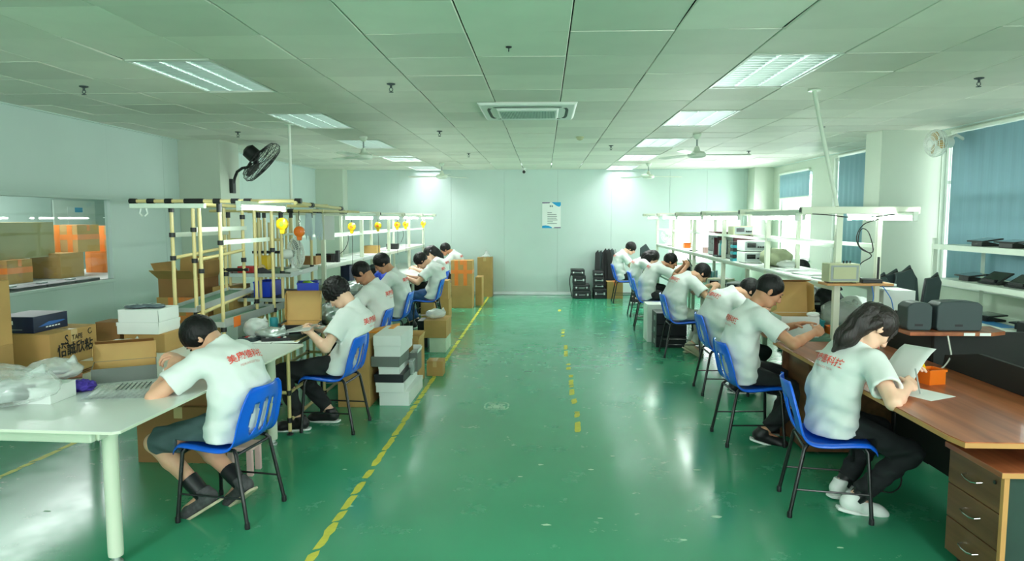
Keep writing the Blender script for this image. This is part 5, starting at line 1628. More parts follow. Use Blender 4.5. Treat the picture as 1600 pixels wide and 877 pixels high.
for i, (x, y, r, l) in enumerate(((-2.94, 4.86, .2, 'dark grey plastic packet lying at the left on the upper white box'), (-2.84, 4.90, -.3, 'dark grey plastic packet lying at the right on the upper white box'))):
    t = thing('plastic_packet', l, 'packet', (x, y, 1.06), r)
    lump((0, 0, .015), (.085, .06, .015), 20 + i, .4, 20, 10).build('pouch', mat('slate_film%d' % i, (84, 98, 104), .25, var=.3, scale=20), t, smooth='all')
    B(-.05, .04, -.03, .03, .022, .03).build('packed_item', GREYPL, t, bevel=.003)
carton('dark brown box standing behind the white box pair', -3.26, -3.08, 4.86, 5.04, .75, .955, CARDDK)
bag('crumpled clear plastic bag between the lettered carton and the white boxes', -2.86, 4.54, .75, (.13, .11, .07), 3)
mailer('open grey mailer box with tan inside on the white table', -2.53, 4.03, .75, .34, .25, .085, math.radians(30), GREYBOX, CARDIN, 112, ll=.11)
t = thing('bubble_mailer_stack', 'stack of silvery striped bubble pouches by the man in shorts', 'pouches', (-2.28, 3.64, .75), math.radians(14))
for k in range(4):
    mb = MB(); NU = 56; M = TR(.012 * k, .006 * (k % 2), .010 * k) @ RZ(.05 * (k - 1.5))
    vs = []
    for i in range(NU + 1):
        x = -.19 + .38 * i / NU
        for j in range(6):
            y = -.115 + .046 * j; e = min(1, (.19 - abs(x)) / .02) * min(1, (.1151 - abs(y)) / .03)
            vs.append(M @ Vector((x, y, .002 + (.006 + .004 * math.sin(i * 1.57)) * e)))
    mb.add(vs, [(i * 6 + j, i * 6 + j + 1, i * 6 + j + 7, i * 6 + j + 6) for i in range(NU) for j in range(5)])
    p = mb.build('bubble_pouch', FILMM2, t, smooth='all')
for k in range(9):
    B(-.04 + .024 * k, -.034 + .024 * k, -.085, .08, .0425, .0435, RZ(.1)).build('dark_stripe', DARKPL, t)
bag('big clear plastic bag of grey parts at the left end of the white table', -2.80, 3.38, .75, (.30, .20, .10), 5, FILMM, contents=[(-.04, 0, .02, .26, .18, .08, GREYPL, .3), (.1, .05, .02, .12, .1, .07, BLACKPL, .5), (-.06, -.02, .10, .2, .14, .03, ALU, .2), (.0, -.02, .132, .05, .03, .004, PAPER, .2), (-.07, -.05, .132, .05, .03, .004, PAPER, .4)])
bag('smaller clear plastic bag holding dark parts behind the white carton', -2.76, 3.74, .80, (.14, .12, .06), 8, FILMM2, contents=[(0, 0, .03, .14, .05, .04, BLACKPL, .5)])
carton('shallow white carton beside the big clear bag on the white table', -2.74, -2.54, 3.40, 3.60, .75, .835, WHITEBOX)
lump((0, 0, .03), (.085, .055, .03), 14, .6, 40, 24, 5).build('purple_cloth', PURPLE, smooth='all')
o = bpy.data.objects['purple_cloth']; o.location = (-2.585, 3.69, .75); tag(o, 'crumpled purple cloth next to the shallow white carton', 'cloth')
for i in range(3):
    carton(['flattened brown carton, bottom of three by the lettered carton', 'flattened brown carton, middle of three by the lettered carton', 'flattened brown carton, top of three by the lettered carton'][i],
           -3.06 + .02 * i, -2.84, 3.99 + .02 * i, 4.32, .75 + .014 * i, .762 + .014 * i, CARDDK if i == 1 else CARD, flaps=False, name='flattened_carton', cat='cardboard', rz=.05 * i, group='flattened cartons on the white table')
tag(MB().tube([(-2.98, 3.9, .765), (-2.78, 4.0, .765)], .015, 12).build('copper_tube', mat('pinkish_copper', (206, 138, 110), .35), smooth=True), 'pinkish roll lying before the flattened cartons', 'roll')
# white gadget and black wires in the hands of the man in shorts
t = thing('white_earpiece', 'small white gadget with black wires held by the man in shorts', 'gadget', (-2.17, 3.86, .80))
B(-.02, .02, -.03, .03, 0, .05).build('casing', WHITEPL, t, bevel=.012)
MB().tube([(0, -.03, .03), (.02, -.06, .0), (.03, -.04, -.03), (.0, .01, -.04), (-.03, .02, -.02), (-.02, .03, .03)], .004, 6).build('wire', CABLE, t, smooth=True)
sheet([[(-2.4 + .12 * i, 4.30 + .1 * j + .02 * i, .752 + .03 * ((i - 1) ** 2) * .3) for i in range(4)] for j in range(3)], 'plastic_film', FILMM2, 'loose white film sheet on the table before the pipe rack', 'film')
# ---------------------------------------------------------------- under and beside the white table
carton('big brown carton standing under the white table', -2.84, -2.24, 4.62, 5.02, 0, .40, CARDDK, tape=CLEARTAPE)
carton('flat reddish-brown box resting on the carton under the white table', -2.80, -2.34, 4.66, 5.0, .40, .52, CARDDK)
t = thing('pink_footstool', 'pale pink plastic footstool behind the feet of the man in shorts', 'stool', (-2.04, 4.47, 0))
B(-.12, .12, -.09, .09, .17, .20).build('stool_top', PINKPL, t, bevel=.01)
for sx in (-1, 1):
    for sy in (-1, 1):
        MB().prism([(-.02, -.015), (.02, -.015), (.02, .015), (-.02, .015)], 'z', 0, .17, TR(sx * .095, sy * .065, 0)).build('leg', PINKPL, t, bevel=.004)
# ---------------------------------------------------------------- on the pipe bench
mailer('open black mailer box with upright tan lid on the green bench', -2.08, 5.82, .74, .30, .26, .075, math.radians(8), BLACKBOX, CARDIN, 97)
bag('crumpled silver antistatic bag on the near end of the green bench', -2.18, 5.42, .74, (.13, .09, .05), 31, FOIL, 'antistatic_bag')
bag('clear film bag standing up at the tray end on the green bench', -2.34, 5.5, .74, (.10, .08, .08), 33, FILMM2)
bag('silvery film heap beside the open black mailer box', -1.95, 6.22, .74, (.12, .16, .10), 35, FOIL, 'film_heap', 'film')
bag('second silvery film heap farther along the green bench', -2.02, 6.62, .74, (.14, .16, .08), 36, FILMM2, 'film_heap', 'film')
for i, (x, y, r, w, d, h, mm, l) in enumerate(((-2.12, 5.36, .3, .22, .07, .025, BLACKPL, 'long black keyboard-like module at the front of the green bench'),
        (-2.33, 5.34, -.2, .14, .10, .03, DARKPL, 'dark square module left of the long black module'), (-2.30, 5.62, .5, .12, .08, .03, GREYPL, 'small grey module behind the antistatic bag'))):
    t = thing('circuit_module', l, 'module', (x, y, .74), r)
    B(-w / 2, w / 2, -d / 2, d / 2, 0, h).build('module_body', mm, t, bevel=.004)
    for q in range(4):
        B(-w * .35 + w * .2 * q, -w * .25 + w * .2 * q, -d * .25, d * .2, h, h + .006).build('component', [ALU, BLACKPL, REDPL, WHITEPL][(q + i) % 4], t)
for i, (x, y, r, l) in enumerate(((-2.02, 5.30, .15, 'white paper sheet at the very edge of the green bench'), (-2.22, 5.30, -.1, 'white paper sheet under the black module'))):
    tag(B(-.1, .1, -.05, .05, .7402, .7412, TR(x, y, 0) @ RZ(r)).build('paper_sheet', PAPER), l, 'paper')
# striped foil sheet in the hands of the man with glasses
t = thing('foil_sheet', 'striped translucent foil sheet held by the man in glasses', 'sheet', (-1.93, 5.52, .80), math.radians(-8))
mb = MB(); N = 12
mb.add([(x, -.15 + .3 * j / N, .05 * math.sin(j * .5) * .35 + .12 * (x + .09)) for j in range(N + 1) for x in (-.12, .0, .10)], [(3 * j + k, 3 * j + k + 1, 3 * j + k + 4, 3 * j + k + 3) for j in range(N) for k in (0, 1)])
o = mb.build('foil', FILMM2, t, smooth='all'); s_ = o.modifiers.new('s', 'SOLIDIFY'); s_.thickness = .0015
for k in range(9):
    B(-.10, .08, -.13 + .03 * k, -.122 + .03 * k, .03, .0325, RY(-.12)).build('foil_stripe', ALU, t)
tag(MB().lathe([(.035, 0), (.035, .09), (.03, .10), (0, .10)], 16, TR(-2.37, 5.95, .74)).build('teal_pot', TEAL, smooth=True), 'teal plastic pot on the green bench under the trays', 'pot')
# ---------------------------------------------------------------- cartons behind the pipe rack
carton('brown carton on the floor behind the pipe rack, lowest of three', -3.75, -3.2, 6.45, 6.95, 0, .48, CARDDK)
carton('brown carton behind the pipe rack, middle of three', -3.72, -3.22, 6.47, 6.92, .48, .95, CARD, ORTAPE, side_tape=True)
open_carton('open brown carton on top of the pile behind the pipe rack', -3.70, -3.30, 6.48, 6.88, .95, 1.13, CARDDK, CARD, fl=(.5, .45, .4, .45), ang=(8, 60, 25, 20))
carton('brown carton with orange tape right of the open carton pile', -3.18, -2.98, 6.5, 6.9, 0, 1.05, CARD, ORTAPE)
lidbox('white box low on the rack behind the second tray', -2.84, -2.68, 5.92, 6.12, 0, .87, lid=.15)
# second rack contents
t = thing('desk_fan', 'white desk fan on the upper tray of the second pipe rack', 'fan', (-2.52, 6.86, 1.172))
MB().lathe([(.09, 0), (.09, .015), (.05, .03), (.018, .04), (.016, .11)], 18).build('fan_base', WHITEPL, t, smooth=True)
ax = Vector((.74, .66, .08)).normalized().to_track_quat('Z', 'Y').to_matrix().to_4x4(); FM = TR(0, 0, .185) @ ax
MB().lathe([(0, -.12), (.04, -.115), (.05, -.07), (.045, -.02), (.02, 0)], 16, FM).build('motor_housing', WHITEPL, t, smooth=True)
g = MB()
for r, z in ((.15, .02), (.155, .05), (.12, .075), (.06, .085), (.12, -.01)):
    g.tube([FM @ Vector((r * math.cos(2 * PI * i / 28), r * math.sin(2 * PI * i / 28), z)) for i in range(29)], .003, 5, cap=False)
for k in range(40):
    a = 2 * PI * k / 40; c, s = math.cos(a), math.sin(a)
    g.tube([FM @ Vector((r * c, r * s, z)) for r, z in ((.03, .09), (.1, .08), (.15, .055), (.15, .02), (.1, -.015), (.04, -.02))], .002, 4, cap=False)
g.build('wire_guard', WHITEPL, t)
for k in range(3):
    MB().prism([(.02, -.02), (.07, -.06), (.13, -.05), (.14, 0), (.11, .04), (.05, .03)], 'z', .03, .033, FM @ RZ(k * 2.09) @ RX(.35)).build('fan_blade', GREYPL, t)
def bin_(label, x, y, z, w, d, h, m, rz=0, fill=None):
    t = thing('plastic_bin', label, 'bin', (x, y, z), rz)
    b = MB(); k = .004
    b.prism([(-w / 2, -d / 2), (w / 2, -d / 2), (w / 2, d / 2), (-w / 2, d / 2)], 'z', 0, k)
    for M, L in ((TR(0, -d / 2, 0), w), (TR(0, d / 2, 0), w), (TR(-w / 2, 0, 0) @ RZ(PI / 2), d), (TR(w / 2, 0, 0) @ RZ(PI / 2), d)):
        b.box(-L / 2, L / 2, -k / 2, k / 2, 0, h, M)
    b.build('bin_body', m, t)
    r = MB()
    for M, L in ((TR(0, -d / 2, h), w), (TR(0, d / 2, h), w), (TR(-w / 2, 0, h) @ RZ(PI / 2), d), (TR(w / 2, 0, h) @ RZ(PI / 2), d)):
        r.box(-L / 2 - .006, L / 2 + .006, -.007, .007, -.012, .002, M)
    r.build('bin_rim', m, t)
    if fill: lump((0, 0, h * .6), (w * .4, d * .4, h * .45), 5, .4).build('contents', fill, t, smooth='all')
    return t
bin_('blue plastic bin on the lower tray of the second rack, left', -2.78, 6.85, .932, .16, .3, .15, BLUEBIN, 0)
bin_('blue plastic bin tipped up beside the desk fan rack, filled with lime parts', -2.40, 6.95, .932, .2, .3, .13, BLUEBIN, .3, LIME)
bin_('yellow plastic bin on the upper tray of the second rack', -2.95, 7.2, 1.172, .12, .16, .14, YELPL)
carton('small red box on the upper tray of the second rack', -3.02, -2.86, 6.7, 6.82, 1.172, 1.24, REDPL, flaps=False, name='small_red_box')
t = thing('tape_dispenser', 'black tape dispenser on the upper tray before the desk fan', 'dispenser', (-2.72, 6.66, 1.172), .2)
MB().prism([(-.08, 0), (.08, 0), (.08, .015), (.03, .025), (-.02, .06), (-.07, .05)], 'y', -.02, .02).build('dispenser_body', BLACKPL, t, bevel=.003)
MB().tube([(-.035, -.014, .055), (-.035, .014, .055)], .032, 16).build('tape_roll', CLEARTAPE, t, smooth=True)
# tool balancers on the lamp rails
def balancer(label, x, y, z, m=YELPL, s=1.0, drop=.35, zt=1.75):
    t = thing('tool_balancer', label, 'tool balancer', (x, y, z), 0, 'yellow spring balancers over the left benches')
    MB().lathe([(0, -.030), (.035, -.028), (.05, -.018), (.054, 0), (.05, .018), (.035, .028), (0, .030)], 18, RX(PI / 2)).build('drum', m, t, smooth=True)
    MB().prism([(-.03, 0), (.03, 0), (.018, -.085), (-.018, -.085)], 'y', -.018, .018).build('nozzle', m, t, bevel=.006)
    MB().tube([(0, 0, .05), (0, 0, .085), (.012, 0, .10), (0, 0, .115), (0, 0, zt - z)], .004, 6).build('hook', BLACKJ, t, smooth=True)
    MB().lathe([(0, -.034), (.02, -.034), (.022, -.029), (.022, .029), (.02, .034), (0, .034)], 12, RX(PI / 2)).build('hub_label', MATS['lime_green_plastic'] if s > 1.05 else ORPL, t)
    MB().tube([(0, 0, -.08), (.005, 0, -.2), (0, 0, -drop)], .003, 5).build('tool_cord', CABLE, t)
    return t
balancer('yellow spring balancer with a green label under the near pipe rack', -2.24, 5.88, 1.66, s=1.1, drop=.12, zt=1.80)
balancer('orange spring balancer hanging by the white desk fan', -2.36, 6.62, 1.58, ORPL, drop=.16, zt=1.78)
for i, y in enumerate((8.75, 10.15, 11.5, 12.2, 14.0)):
    balancer('yellow spring balancer over the left white bench, %s from the camera' % ['first', 'second', 'third', 'fourth', 'fifth'][i], -2.44, y, 1.60, drop=.5)
tag(B(-.06, .06, -.001, .001, -.28, 0, TR(-2.52, 8.08, 1.735)).build('hanging_sheet', PAPER), 'white paper sheet hanging at the near end of the left white bench', 'paper')
t = thing('hanging_gloves', 'pale blue-grey gloves hanging in the second pipe rack', 'gloves', (-2.36, 7.05, 1.76))
for s in (-1, 1):
    MB().prism([(-.03, 0), (.03, 0), (.04, -.16), (.035, -.27), (.02, -.28), (.012, -.22), (.0, -.29), (-.012, -.22), (-.025, -.28), (-.045, -.2)], 'y', -.008, .008, TR(.045 * s, .02 * s, 0)).build('glove', mat('pale_glove%d' % s, (186, 204, 210), .7), t, bevel=.006)

# ---------------------------------------------------------------- left white bench goods
carton('small brown carton on the raised shelf of the left bench', -2.88, -2.66, 10.95, 11.2, 1.15, 1.27)
t = thing('dark_meter', 'black meter box on the raised shelf of the left bench, far part', 'meter', (-2.74, 12.5, 1.15))
B(-.1, .1, -.08, .08, 0, .10).build('casing', BLACKPL, t, bevel=.006); B(-.06, .04, -.082, -.08, .03, .08).build('display', SCREEN, t)
t = thing('small_monitor', 'black instrument with cable on the near part of the left raised shelf', 'monitor', (-2.76, 8.75, 1.15))
B(-.14, .1, -.05, .05, 0, .11).build('casing', BLACKPL, t, bevel=.006); B(-.12, .06, -.052, -.05, .02, .095).build('screen', SCREEN, t); B(.11, .15, -.04, .04, 0, .15).build('adapter', BLACKPL, t, bevel=.004)
carton('brown open tray box at the near end of the left raised shelf', -2.92, -2.74, 8.22, 8.42, 1.15, 1.25, CARDDK)
for i, (y, l) in enumerate(((9.3, 'loose papers on the left raised shelf, nearest'), (10.4, 'loose papers on the left raised shelf, middle'), (12.0, 'loose papers on the left raised shelf, farther'), (13.9, 'loose papers on the left raised shelf, farthest'))):
    t = thing('paper_pile', l, 'paper', (-2.76, y, 1.15), .1 * i)
    for k in range(3):
        B(-.1, .1, -.14, .14, .002 + .004 * k, .005 + .004 * k, RZ(.12 * k)).build('paper_sheet', PAPER, t)
bag('blue plastic bag heap on the left bench before the man in jeans', -2.34, 10.2, .75, (.16, .28, .11), 44, BLUEBIN)
bin_('tall dark blue bin at the back of the left bench', -2.75, 9.6, .75, .12, .25, .3, NAVYBOX)
t = thing('parts_tray', 'pale green parts tray in front of the man in jeans', 'tray', (-2.32, 10.72, .75))
B(-.14, .1, -.16, .16, 0, .06).build('tray_body', MATS['green_esd_mat'], t, bevel=.01)
lump((-.02, -.08, .075), (.05, .04, .02), 6, .4).build('yellow_parts', YELPL, t, smooth='all')
lump((.02, .08, .072), (.05, .04, .014), 7, .4).build('red_parts', ORPL, t, smooth='all')
bin_('orange plastic bin on the left bench in front of the last man', -2.30, 13.3, .75, .18, .25, .30, ORPL)
bag('grey film parcel on the left bench before the crew-cut man', -2.38, 8.5, .75, (.16, .2, .09), 47, FOIL, 'film_heap', 'film')
bag('pale film parcel on the left bench before the young man', -2.4, 9.1, .75, (.15, .18, .08), 48, FILMM2, 'film_heap', 'film')
cable([(-2.56, 9.0, 1.49), (-2.55, 8.95, 1.40), (-2.60, 8.95, 1.30), (-2.66, 8.9, 1.24)], .004, CABLE, 'black cable dangling to the instrument on the left shelf')
cable([(-2.57, 12.6, 1.49), (-2.56, 12.58, 1.38), (-2.6, 12.55, 1.27)], .004, CABLE, 'black cable dangling to the meter on the left shelf')
for i, (y, l) in enumerate(((8.4, 'stainless basin under the near left shelf'), (11.2, 'black wire basket of parts under the left shelf'))):
    t = thing('metal_basket', l, 'basket', (-2.80, y, .75)); w, d, h = .3, .5, .16
    b = MB(); b.box(-w / 2, w / 2, -d / 2, d / 2, 0, .004)
    b.box(-w / 2, w / 2, -d / 2, -d / 2 + .004, 0, h); b.box(-w / 2, w / 2, d / 2 - .004, d / 2, 0, h); b.box(-w / 2, -w / 2 + .004, -d / 2, d / 2, 0, h); b.box(w / 2 - .004, w / 2, -d / 2, d / 2, 0, h)
    b.build('basket_wall', ALU if i == 0 else BLACKPL, t)
    lump((0, 0, .12), (.12, .2, .08), 50 + i, .4).build('contents', GREYPL if i == 0 else DARKPL, t, smooth='all')

# ---------------------------------------------------------------- cartons along the left of the aisle
carton('tall brown carton standing behind the man in glasses, left of the white stack', -1.86, -1.57, 6.10, 6.46, 0, .62)
t = carton('brown carton with a bright orange sloping top behind the white stack', -1.72, -1.45, 6.56, 6.86, 0, .58)
MB().prism([(-.14, .585), (-.14, .60), (.14, .66), (.14, .585)], 'y', -.15, .15).build('orange_cover', mat('orange_paper', (236, 156, 52), .6), t)
S = [(-1.50, -1.22, 6.165, 6.88, 0, .126, WHITEBOX, 'long white box, lowest of the box stack by the aisle'),
     (-1.53, -1.265, 6.15, 6.85, .126, .217, WHITEBOX, 'long white box, second from the floor in the aisle stack'),
     (-1.54, -1.265, 6.155, 6.60, .217, .29, BLACKBOX, 'black box between white ones in the aisle stack'),
     (-1.51, -1.315, 6.17, 6.70, .29, .362, WHITEBOX, 'white box above the black one in the aisle stack'),
     (-1.56, -1.30, 6.15, 6.55, .362, .455, GREYBOX, 'dark grey box with worn corner in the aisle stack'),
     (-1.54, -1.295, 6.16, 6.75, .455, .552, WHITEBOX, 'white box second from the top of the aisle stack'),
     (-1.545, -1.29, 6.155, 6.75, .552, .648, WHITEBOX, 'white lidded box on top of the aisle stack')]
for i, (a, b, c, d, e, f, m, l) in enumerate(S):
    lidbox(l, a, b, c, d, e, f, m, lid=(.95 if i in (6, 4) else .3), name='stacked_box', group='boxes stacked by the aisle', rz=[0, .01, -.02, .03, -.03, .0, .01][i])

open_carton('open grey box on the rear of the long white boxes', -1.31, -1.225, 6.62, 6.84, .217, .40, GREYBOX, WHITEBOX, fl=(.2, 0, 0, .4), ang=(5, 0, 0, 12))
t = thing('clear_canister', 'clear ribbed plastic canister beside the aisle box stack', 'canister', (-1.262, 6.52, .217))
B(-.022, .022, -.06, .06, 0, .13).build('canister_body', FILMM, t, bevel=.012); B(-.024, .024, -.062, .062, .13, .145).build('canister_lid', GREYPL, t, bevel=.004)
open_carton('open brown carton behind the aisle box stack', -1.56, -1.28, 6.98, 7.32, 0, .46, CARD, CARDIN, fl=(.15, .2, .15, .15), ang=(10, 40, 10, 15))
carton('small brown carton alone by the yellow line', -1.265, -1.09, 7.37, 7.56, 0, .165, CARD, CLEARTAPE)
carton('pale green-white box under the carton with a plastic bag on it', -1.455, -1.245, 8.70, 9.16, 0, .19, mat('pale_green_card', (196, 214, 190), .7))
carton('brown carton topped with a crumpled clear bag near the yellow line', -1.52, -1.235, 8.68, 9.16, .19, .415, CARD)
bag('crumpled clear bag on the brown carton near the yellow line', -1.40, 8.9, .415, (.13, .16, .06), 61, FILMM2)
carton('black box tucked behind the carton with the clear bag', -1.66, -1.53, 9.0, 9.3, 0, .36, BLACKBOX)
carton('narrow brown carton behind the chair of the man in jeans, lower one', -1.74, -1.60, 11.55, 11.93, 0, .34)
carton('narrow brown carton behind the chair of the man in jeans, upper one', -1.75, -1.61, 11.56, 11.92, .34, .66)
carton('small carton behind the chair legs of the man in jeans', -2.02, -1.80, 11.25, 11.52, 0, .33)
carton('brown carton under the one wrapped in orange tape', -1.757, -1.355, 13.05, 13.42, 0, .435, CARD)
carton('brown carton wrapped in crossing orange tape', -1.757, -1.355, 13.06, 13.43, .435, .91, CARD, ORTAPE, side_tape=True)
carton('slim brown carton standing right of the orange-taped carton', -1.335, -1.21, 13.46, 13.9, 0, .56, CARD)
carton('tall brown carton by the back wall under a white sheet', -1.44, -1.125, 14.98, 15.36, 0, .86, CARD, CLEARTAPE)
sheet([[(-1.42 + .05 * i, 15.05 + .08 * j, .862 + .05 * math.exp(-((i - 3) ** 2 + (j - 2) ** 2) * .25) + .12 * math.exp(-((i - 3.4) ** 2 + (j - 2) ** 2) * 1.1)) for i in range(6)] for j in range(4)], 'white_sheet', FILMM2, 'crumpled white sheet on top of the tall carton at the back wall', 'sheet')

# ---------------------------------------------------------------- far right: black cases by the back wall
def case(label, x0, x1, z0, z1, y0=14.74, d=.42):
    w, h = x1 - x0, z1 - z0
    t = thing('black_case', label, 'case', ((x0 + x1) / 2, y0 + d / 2, z0), 0, 'black cases stacked at the back wall')
    B(-w / 2, w / 2, -d / 2, d / 2, 0, h * .52).build('case_bottom', BLACKPL, t, bevel=.012); B(-w / 2, w / 2, -d / 2, d / 2, h * .54, h).build('case_top', BLACKPL, t, bevel=.012)
    MB().tube([(-.06, -d / 2, h * .5), (-.055, -d / 2 - .02, h * .5), (.055, -d / 2 - .02, h * .5), (.06, -d / 2, h * .5)], .008, 8).build('handle', GREYPL, t, smooth=True)
    for s in (-1, 1):
        B(s * w * .32 - .015, s * w * .32 + .015, -d / 2 - .006, -d / 2, h * .4, h * .66).build('latch', ALU, t)
for l, a, b, c, d in (('black case at the floor of the left stack by the back wall', .625, 1.005, 0, .165), ('black case second from the floor of the left case stack', .63, .98, .165, .30),
                      ('black case third from the floor of the left case stack', .62, .894, .30, .49), ('black case on top of the left case stack', .58, .87, .49, .62),
                      ('black case at the floor of the right stack, beside the taped carton', 1.06, 1.337, 0, .21), ('black case second from the floor of the right case stack', 1.075, 1.28, .21, .32),
                      ('black case third from the floor of the right case stack', 1.07, 1.28, .32, .46), ('black case on top of the right case stack', 1.06, 1.27, .46, .58)):
    case(l, a, b, c, d)
cable([(.58, 14.72, .56), (.55, 14.70, .40), (.57, 14.70, .2), (.60, 14.72, .04)], .012, BLACKPL, 'black strap hanging from the left case stack', 'strap')
carton('brown carton with a broad orange tape stripe beside the black cases', 1.345, 1.68, 14.75, 15.1, 0, .36, CARD, ORTAPE)
for i, (x, w, h, ln, l) in enumerate(((1.20, .12, 1.02, .05, 'dark folded cover leaning on the back wall, leftmost of five'), (1.30, .10, 1.0, .1, 'grey folded cover leaning on the back wall, second of five'), (1.40, .12, 1.06, .02, 'black folded cover leaning on the back wall, third of five'),
                                     (1.50, .11, 1.03, -.05, 'black folded cover leaning on the back wall, fourth of five'), (1.60, .10, 1.05, -.1, 'grey folded cover leaning on the back wall, last of five'))):
    t = thing('folded_cover', l, 'cover', (x, 15.26, 0), 0, 'folded covers leaning on the back wall')
    for k in range(3):
        M = TR((k - 1) * w * .3, .04 * k - .05, 0) @ RX(-.08 - .02 * k) @ RY(ln + .04 * (k - 1))
        MB().prism([(-w / 2, 0), (w / 2, 0), (w * .42, h * .9), (w * .1, h), (-w * .4, h * .93)], 'y', -.012, .012, M).build('fold', [BLACKPL, DARKPL, GREYPL if i in (1, 4) else BLACKPL][k], t, bevel=.006)
t = thing('folded_cover', 'slate grey cover standing beyond the last man on the right', 'cover', (2.14, 14.85, 0))
MB().prism([(-.12, 0), (.1, 0), (.14, 1.0), (.02, 1.17), (-.1, 1.08)], 'y', -.03, .03).build('fold', DARKPL, t, bevel=.01); MB().prism([(-.1, 0), (.12, 0), (.1, .96), (-.04, 1.08)], 'y', .04, .06).build('fold', GREYPL, t, bevel=.01)
# ---------------------------------------------------------------- under the right workbench
lidbox('white storage box on the floor behind the black boxes, right bench', 1.43, 1.90, 9.58, 9.96, 0, .52, lid=.2)
for i in range(3):
    t = carton('black box under the right bench, %s of three' % ['lowest', 'middle', 'topmost'][i], 1.49, 1.89, 9.17, 9.55, .155 * i, .155 * (i + 1) - .002, BLACKBOX, flaps=False, name='black_box', group='black boxes under the right bench')
    B(-.203, -.2, -.1, .0, .04, .1).build('side_label', GREYPL, t)
# ---------------------------------------------------------------- right workbench, raised shelf
ZS = 1.19
def instrument(label, x, y, z, w, d, h, m, name='test_instrument', cat='instrument', knobs=3, screen=True, rz=0):
    t = thing(name, label, cat, (x, y, z), rz)
    B(-w / 2, w / 2, -d / 2, d / 2, .008, h).build('casing', m, t, bevel=.006)
    B(-w / 2 + .012, w / 2 - .012, -d / 2 - .003, -d / 2, .02, h - .012).build('front_panel', GREYPL if m is not GREYPL else DARKPL, t)
    if screen: B(-w * .36, w * .05, -d / 2 - .005, -d / 2 - .003, h * .4, h * .8).build('display', SCREEN, t)
    for k in range(knobs):
        MB().tube([(w * .16 + w * .11 * k, -d / 2 - .003, h * .45), (w * .16 + w * .11 * k, -d / 2 - .018, h * .45)], .010, 10).build('knob', BLACKPL, t, smooth=True)
    for sx in (-1, 1):
        B(sx * w * .38 - .012, sx * w * .38 + .012, -d * .35, d * .35, 0, .008).build('foot', BLACKPL, t)
    return t
def cab(label, x, y, w, d, h):
    t = thing('maroon_cabinet', label, 'cabinet', (x, y, ZS), 0)
    B(-w / 2, w / 2, -d / 2, d / 2, 0, h).build('carcass', MAROON, t, bevel=.004)
    B(-w / 2 - .012, -w / 2, -d / 2 + .015, d / 2 - .015, .015, h - .015).build('door', GREYPL, t, bevel=.003)
    B(-w / 2 - .016, -w / 2 - .012, -d / 2 + .05, d / 2 - .05, .06, h - .06).build('door_window', SCREEN, t)
    MB().tube([(-w / 2 - .012, -d * .3, h * .5), (-w / 2 - .04, -d * .3, h * .5), (-w / 2 - .04, -d * .3, h * .7), (-w / 2 - .012, -d * .3, h * .7)], .006, 6).build('handle', CHROME, t)
cab('maroon oven-like cabinet on the right raised shelf, nearer one', 2.55, 9.02, .36, .40, .30)
cab('maroon oven-like cabinet on the right raised shelf, farther one', 2.52, 9.95, .30, .35, .33)
instrument('olive instrument case on top of the nearer maroon cabinet', 2.50, 9.0, ZS + .30, .24, .28, .12, OLIVEMET)
t = thing('glass_jar_rack', 'dark rack of small glass jars between the two maroon cabinets', 'rack', (2.40, 9.50, ZS))
B(-.09, .09, -.12, .12, 0, .02).build('rack_base', DARKPL, t)
for sx in (-1, 1):
    for sy in (-1, 1): MB().tube([(sx * .08, sy * .11, .02), (sx * .08, sy * .11, .28)], .006, 6).build('rack_post', BLACKPL, t)
B(-.09, .09, -.12, .12, .26, .28).build('rack_top', DARKPL, t)
for i in range(3): MB().lathe([(.03, .02), (.032, .16), (.018, .19), (.018, .22)], 12, TR(0, -.075 + .075 * i, 0)).build('jar', MATS['teal_plastic'] if i == 1 else FILMM2, t, smooth=True)
instrument('cream power supply on the right raised shelf, lower of two', 2.42, 8.25, ZS, .24, .30, .13, WHITEPL)
instrument('cream power supply on the right raised shelf, upper of two', 2.42, 8.25, ZS + .13, .24, .30, .13, WHITEPL)
t = thing('connector_block', 'dark green connector block left of the cream power supplies', 'connector', (2.32, 8.56, ZS))
for k in range(6):
    B(-.04, .04, -.06, .06, .04 * k, .04 * k + .034).build('terminal', BLACKPL if k % 2 else TEAL, t, bevel=.004)
t = thing('cloth_bundle', 'olive grey cloth bundle on the right raised shelf past the near papers', 'bundle', (2.50, 7.6, ZS))
lump((0, 0, .10), (.16, .2, .10), 71, .25).build('cloth', mat('olive_cloth', (156, 164, 134), .9, bump=.5, bscale=20), t, smooth='all')
lump((.04, -.22, .04), (.10, .07, .04), 72, .3).build('film_wrap', FILMM2, t, smooth='all')
for i, (y, r, l) in enumerate(((6.5, .1, 'white papers on the right raised shelf, nearer pile'), (7.02, -.1, 'white papers on the right raised shelf, farther pile'))):
    t = thing('paper_pile', l, 'paper', (2.46, y, ZS), r)
    for k in range(4): B(-.11, .11, -.15, .15, .002 + .004 * k, .005 + .004 * k, RZ(.1 * k)).build('paper_sheet', PAPER, t)
t = thing('grey_folder', 'flat grey folder on the right raised shelf near the first post', 'folder', (2.46, 5.98, ZS), .15)
B(-.12, .12, -.16, .16, 0, .012).build('cover', GREYPL, t, bevel=.003); B(-.115, .118, -.155, .155, .012, .018).build('pages', PAPER, t)
t = thing('desk_fan', 'small white fan on the far end of the right raised shelf', 'fan', (2.46, 13.9, ZS))
MB().lathe([(.08, 0), (.08, .015), (.02, .03), (.016, .07)], 14).build('fan_base', WHITEPL, t, smooth=True)
ax = Vector((-.55, -.83, .05)).normalized().to_track_quat('Z', 'Y').to_matrix().to_4x4(); FM = TR(0, 0, .17) @ ax
g = MB()
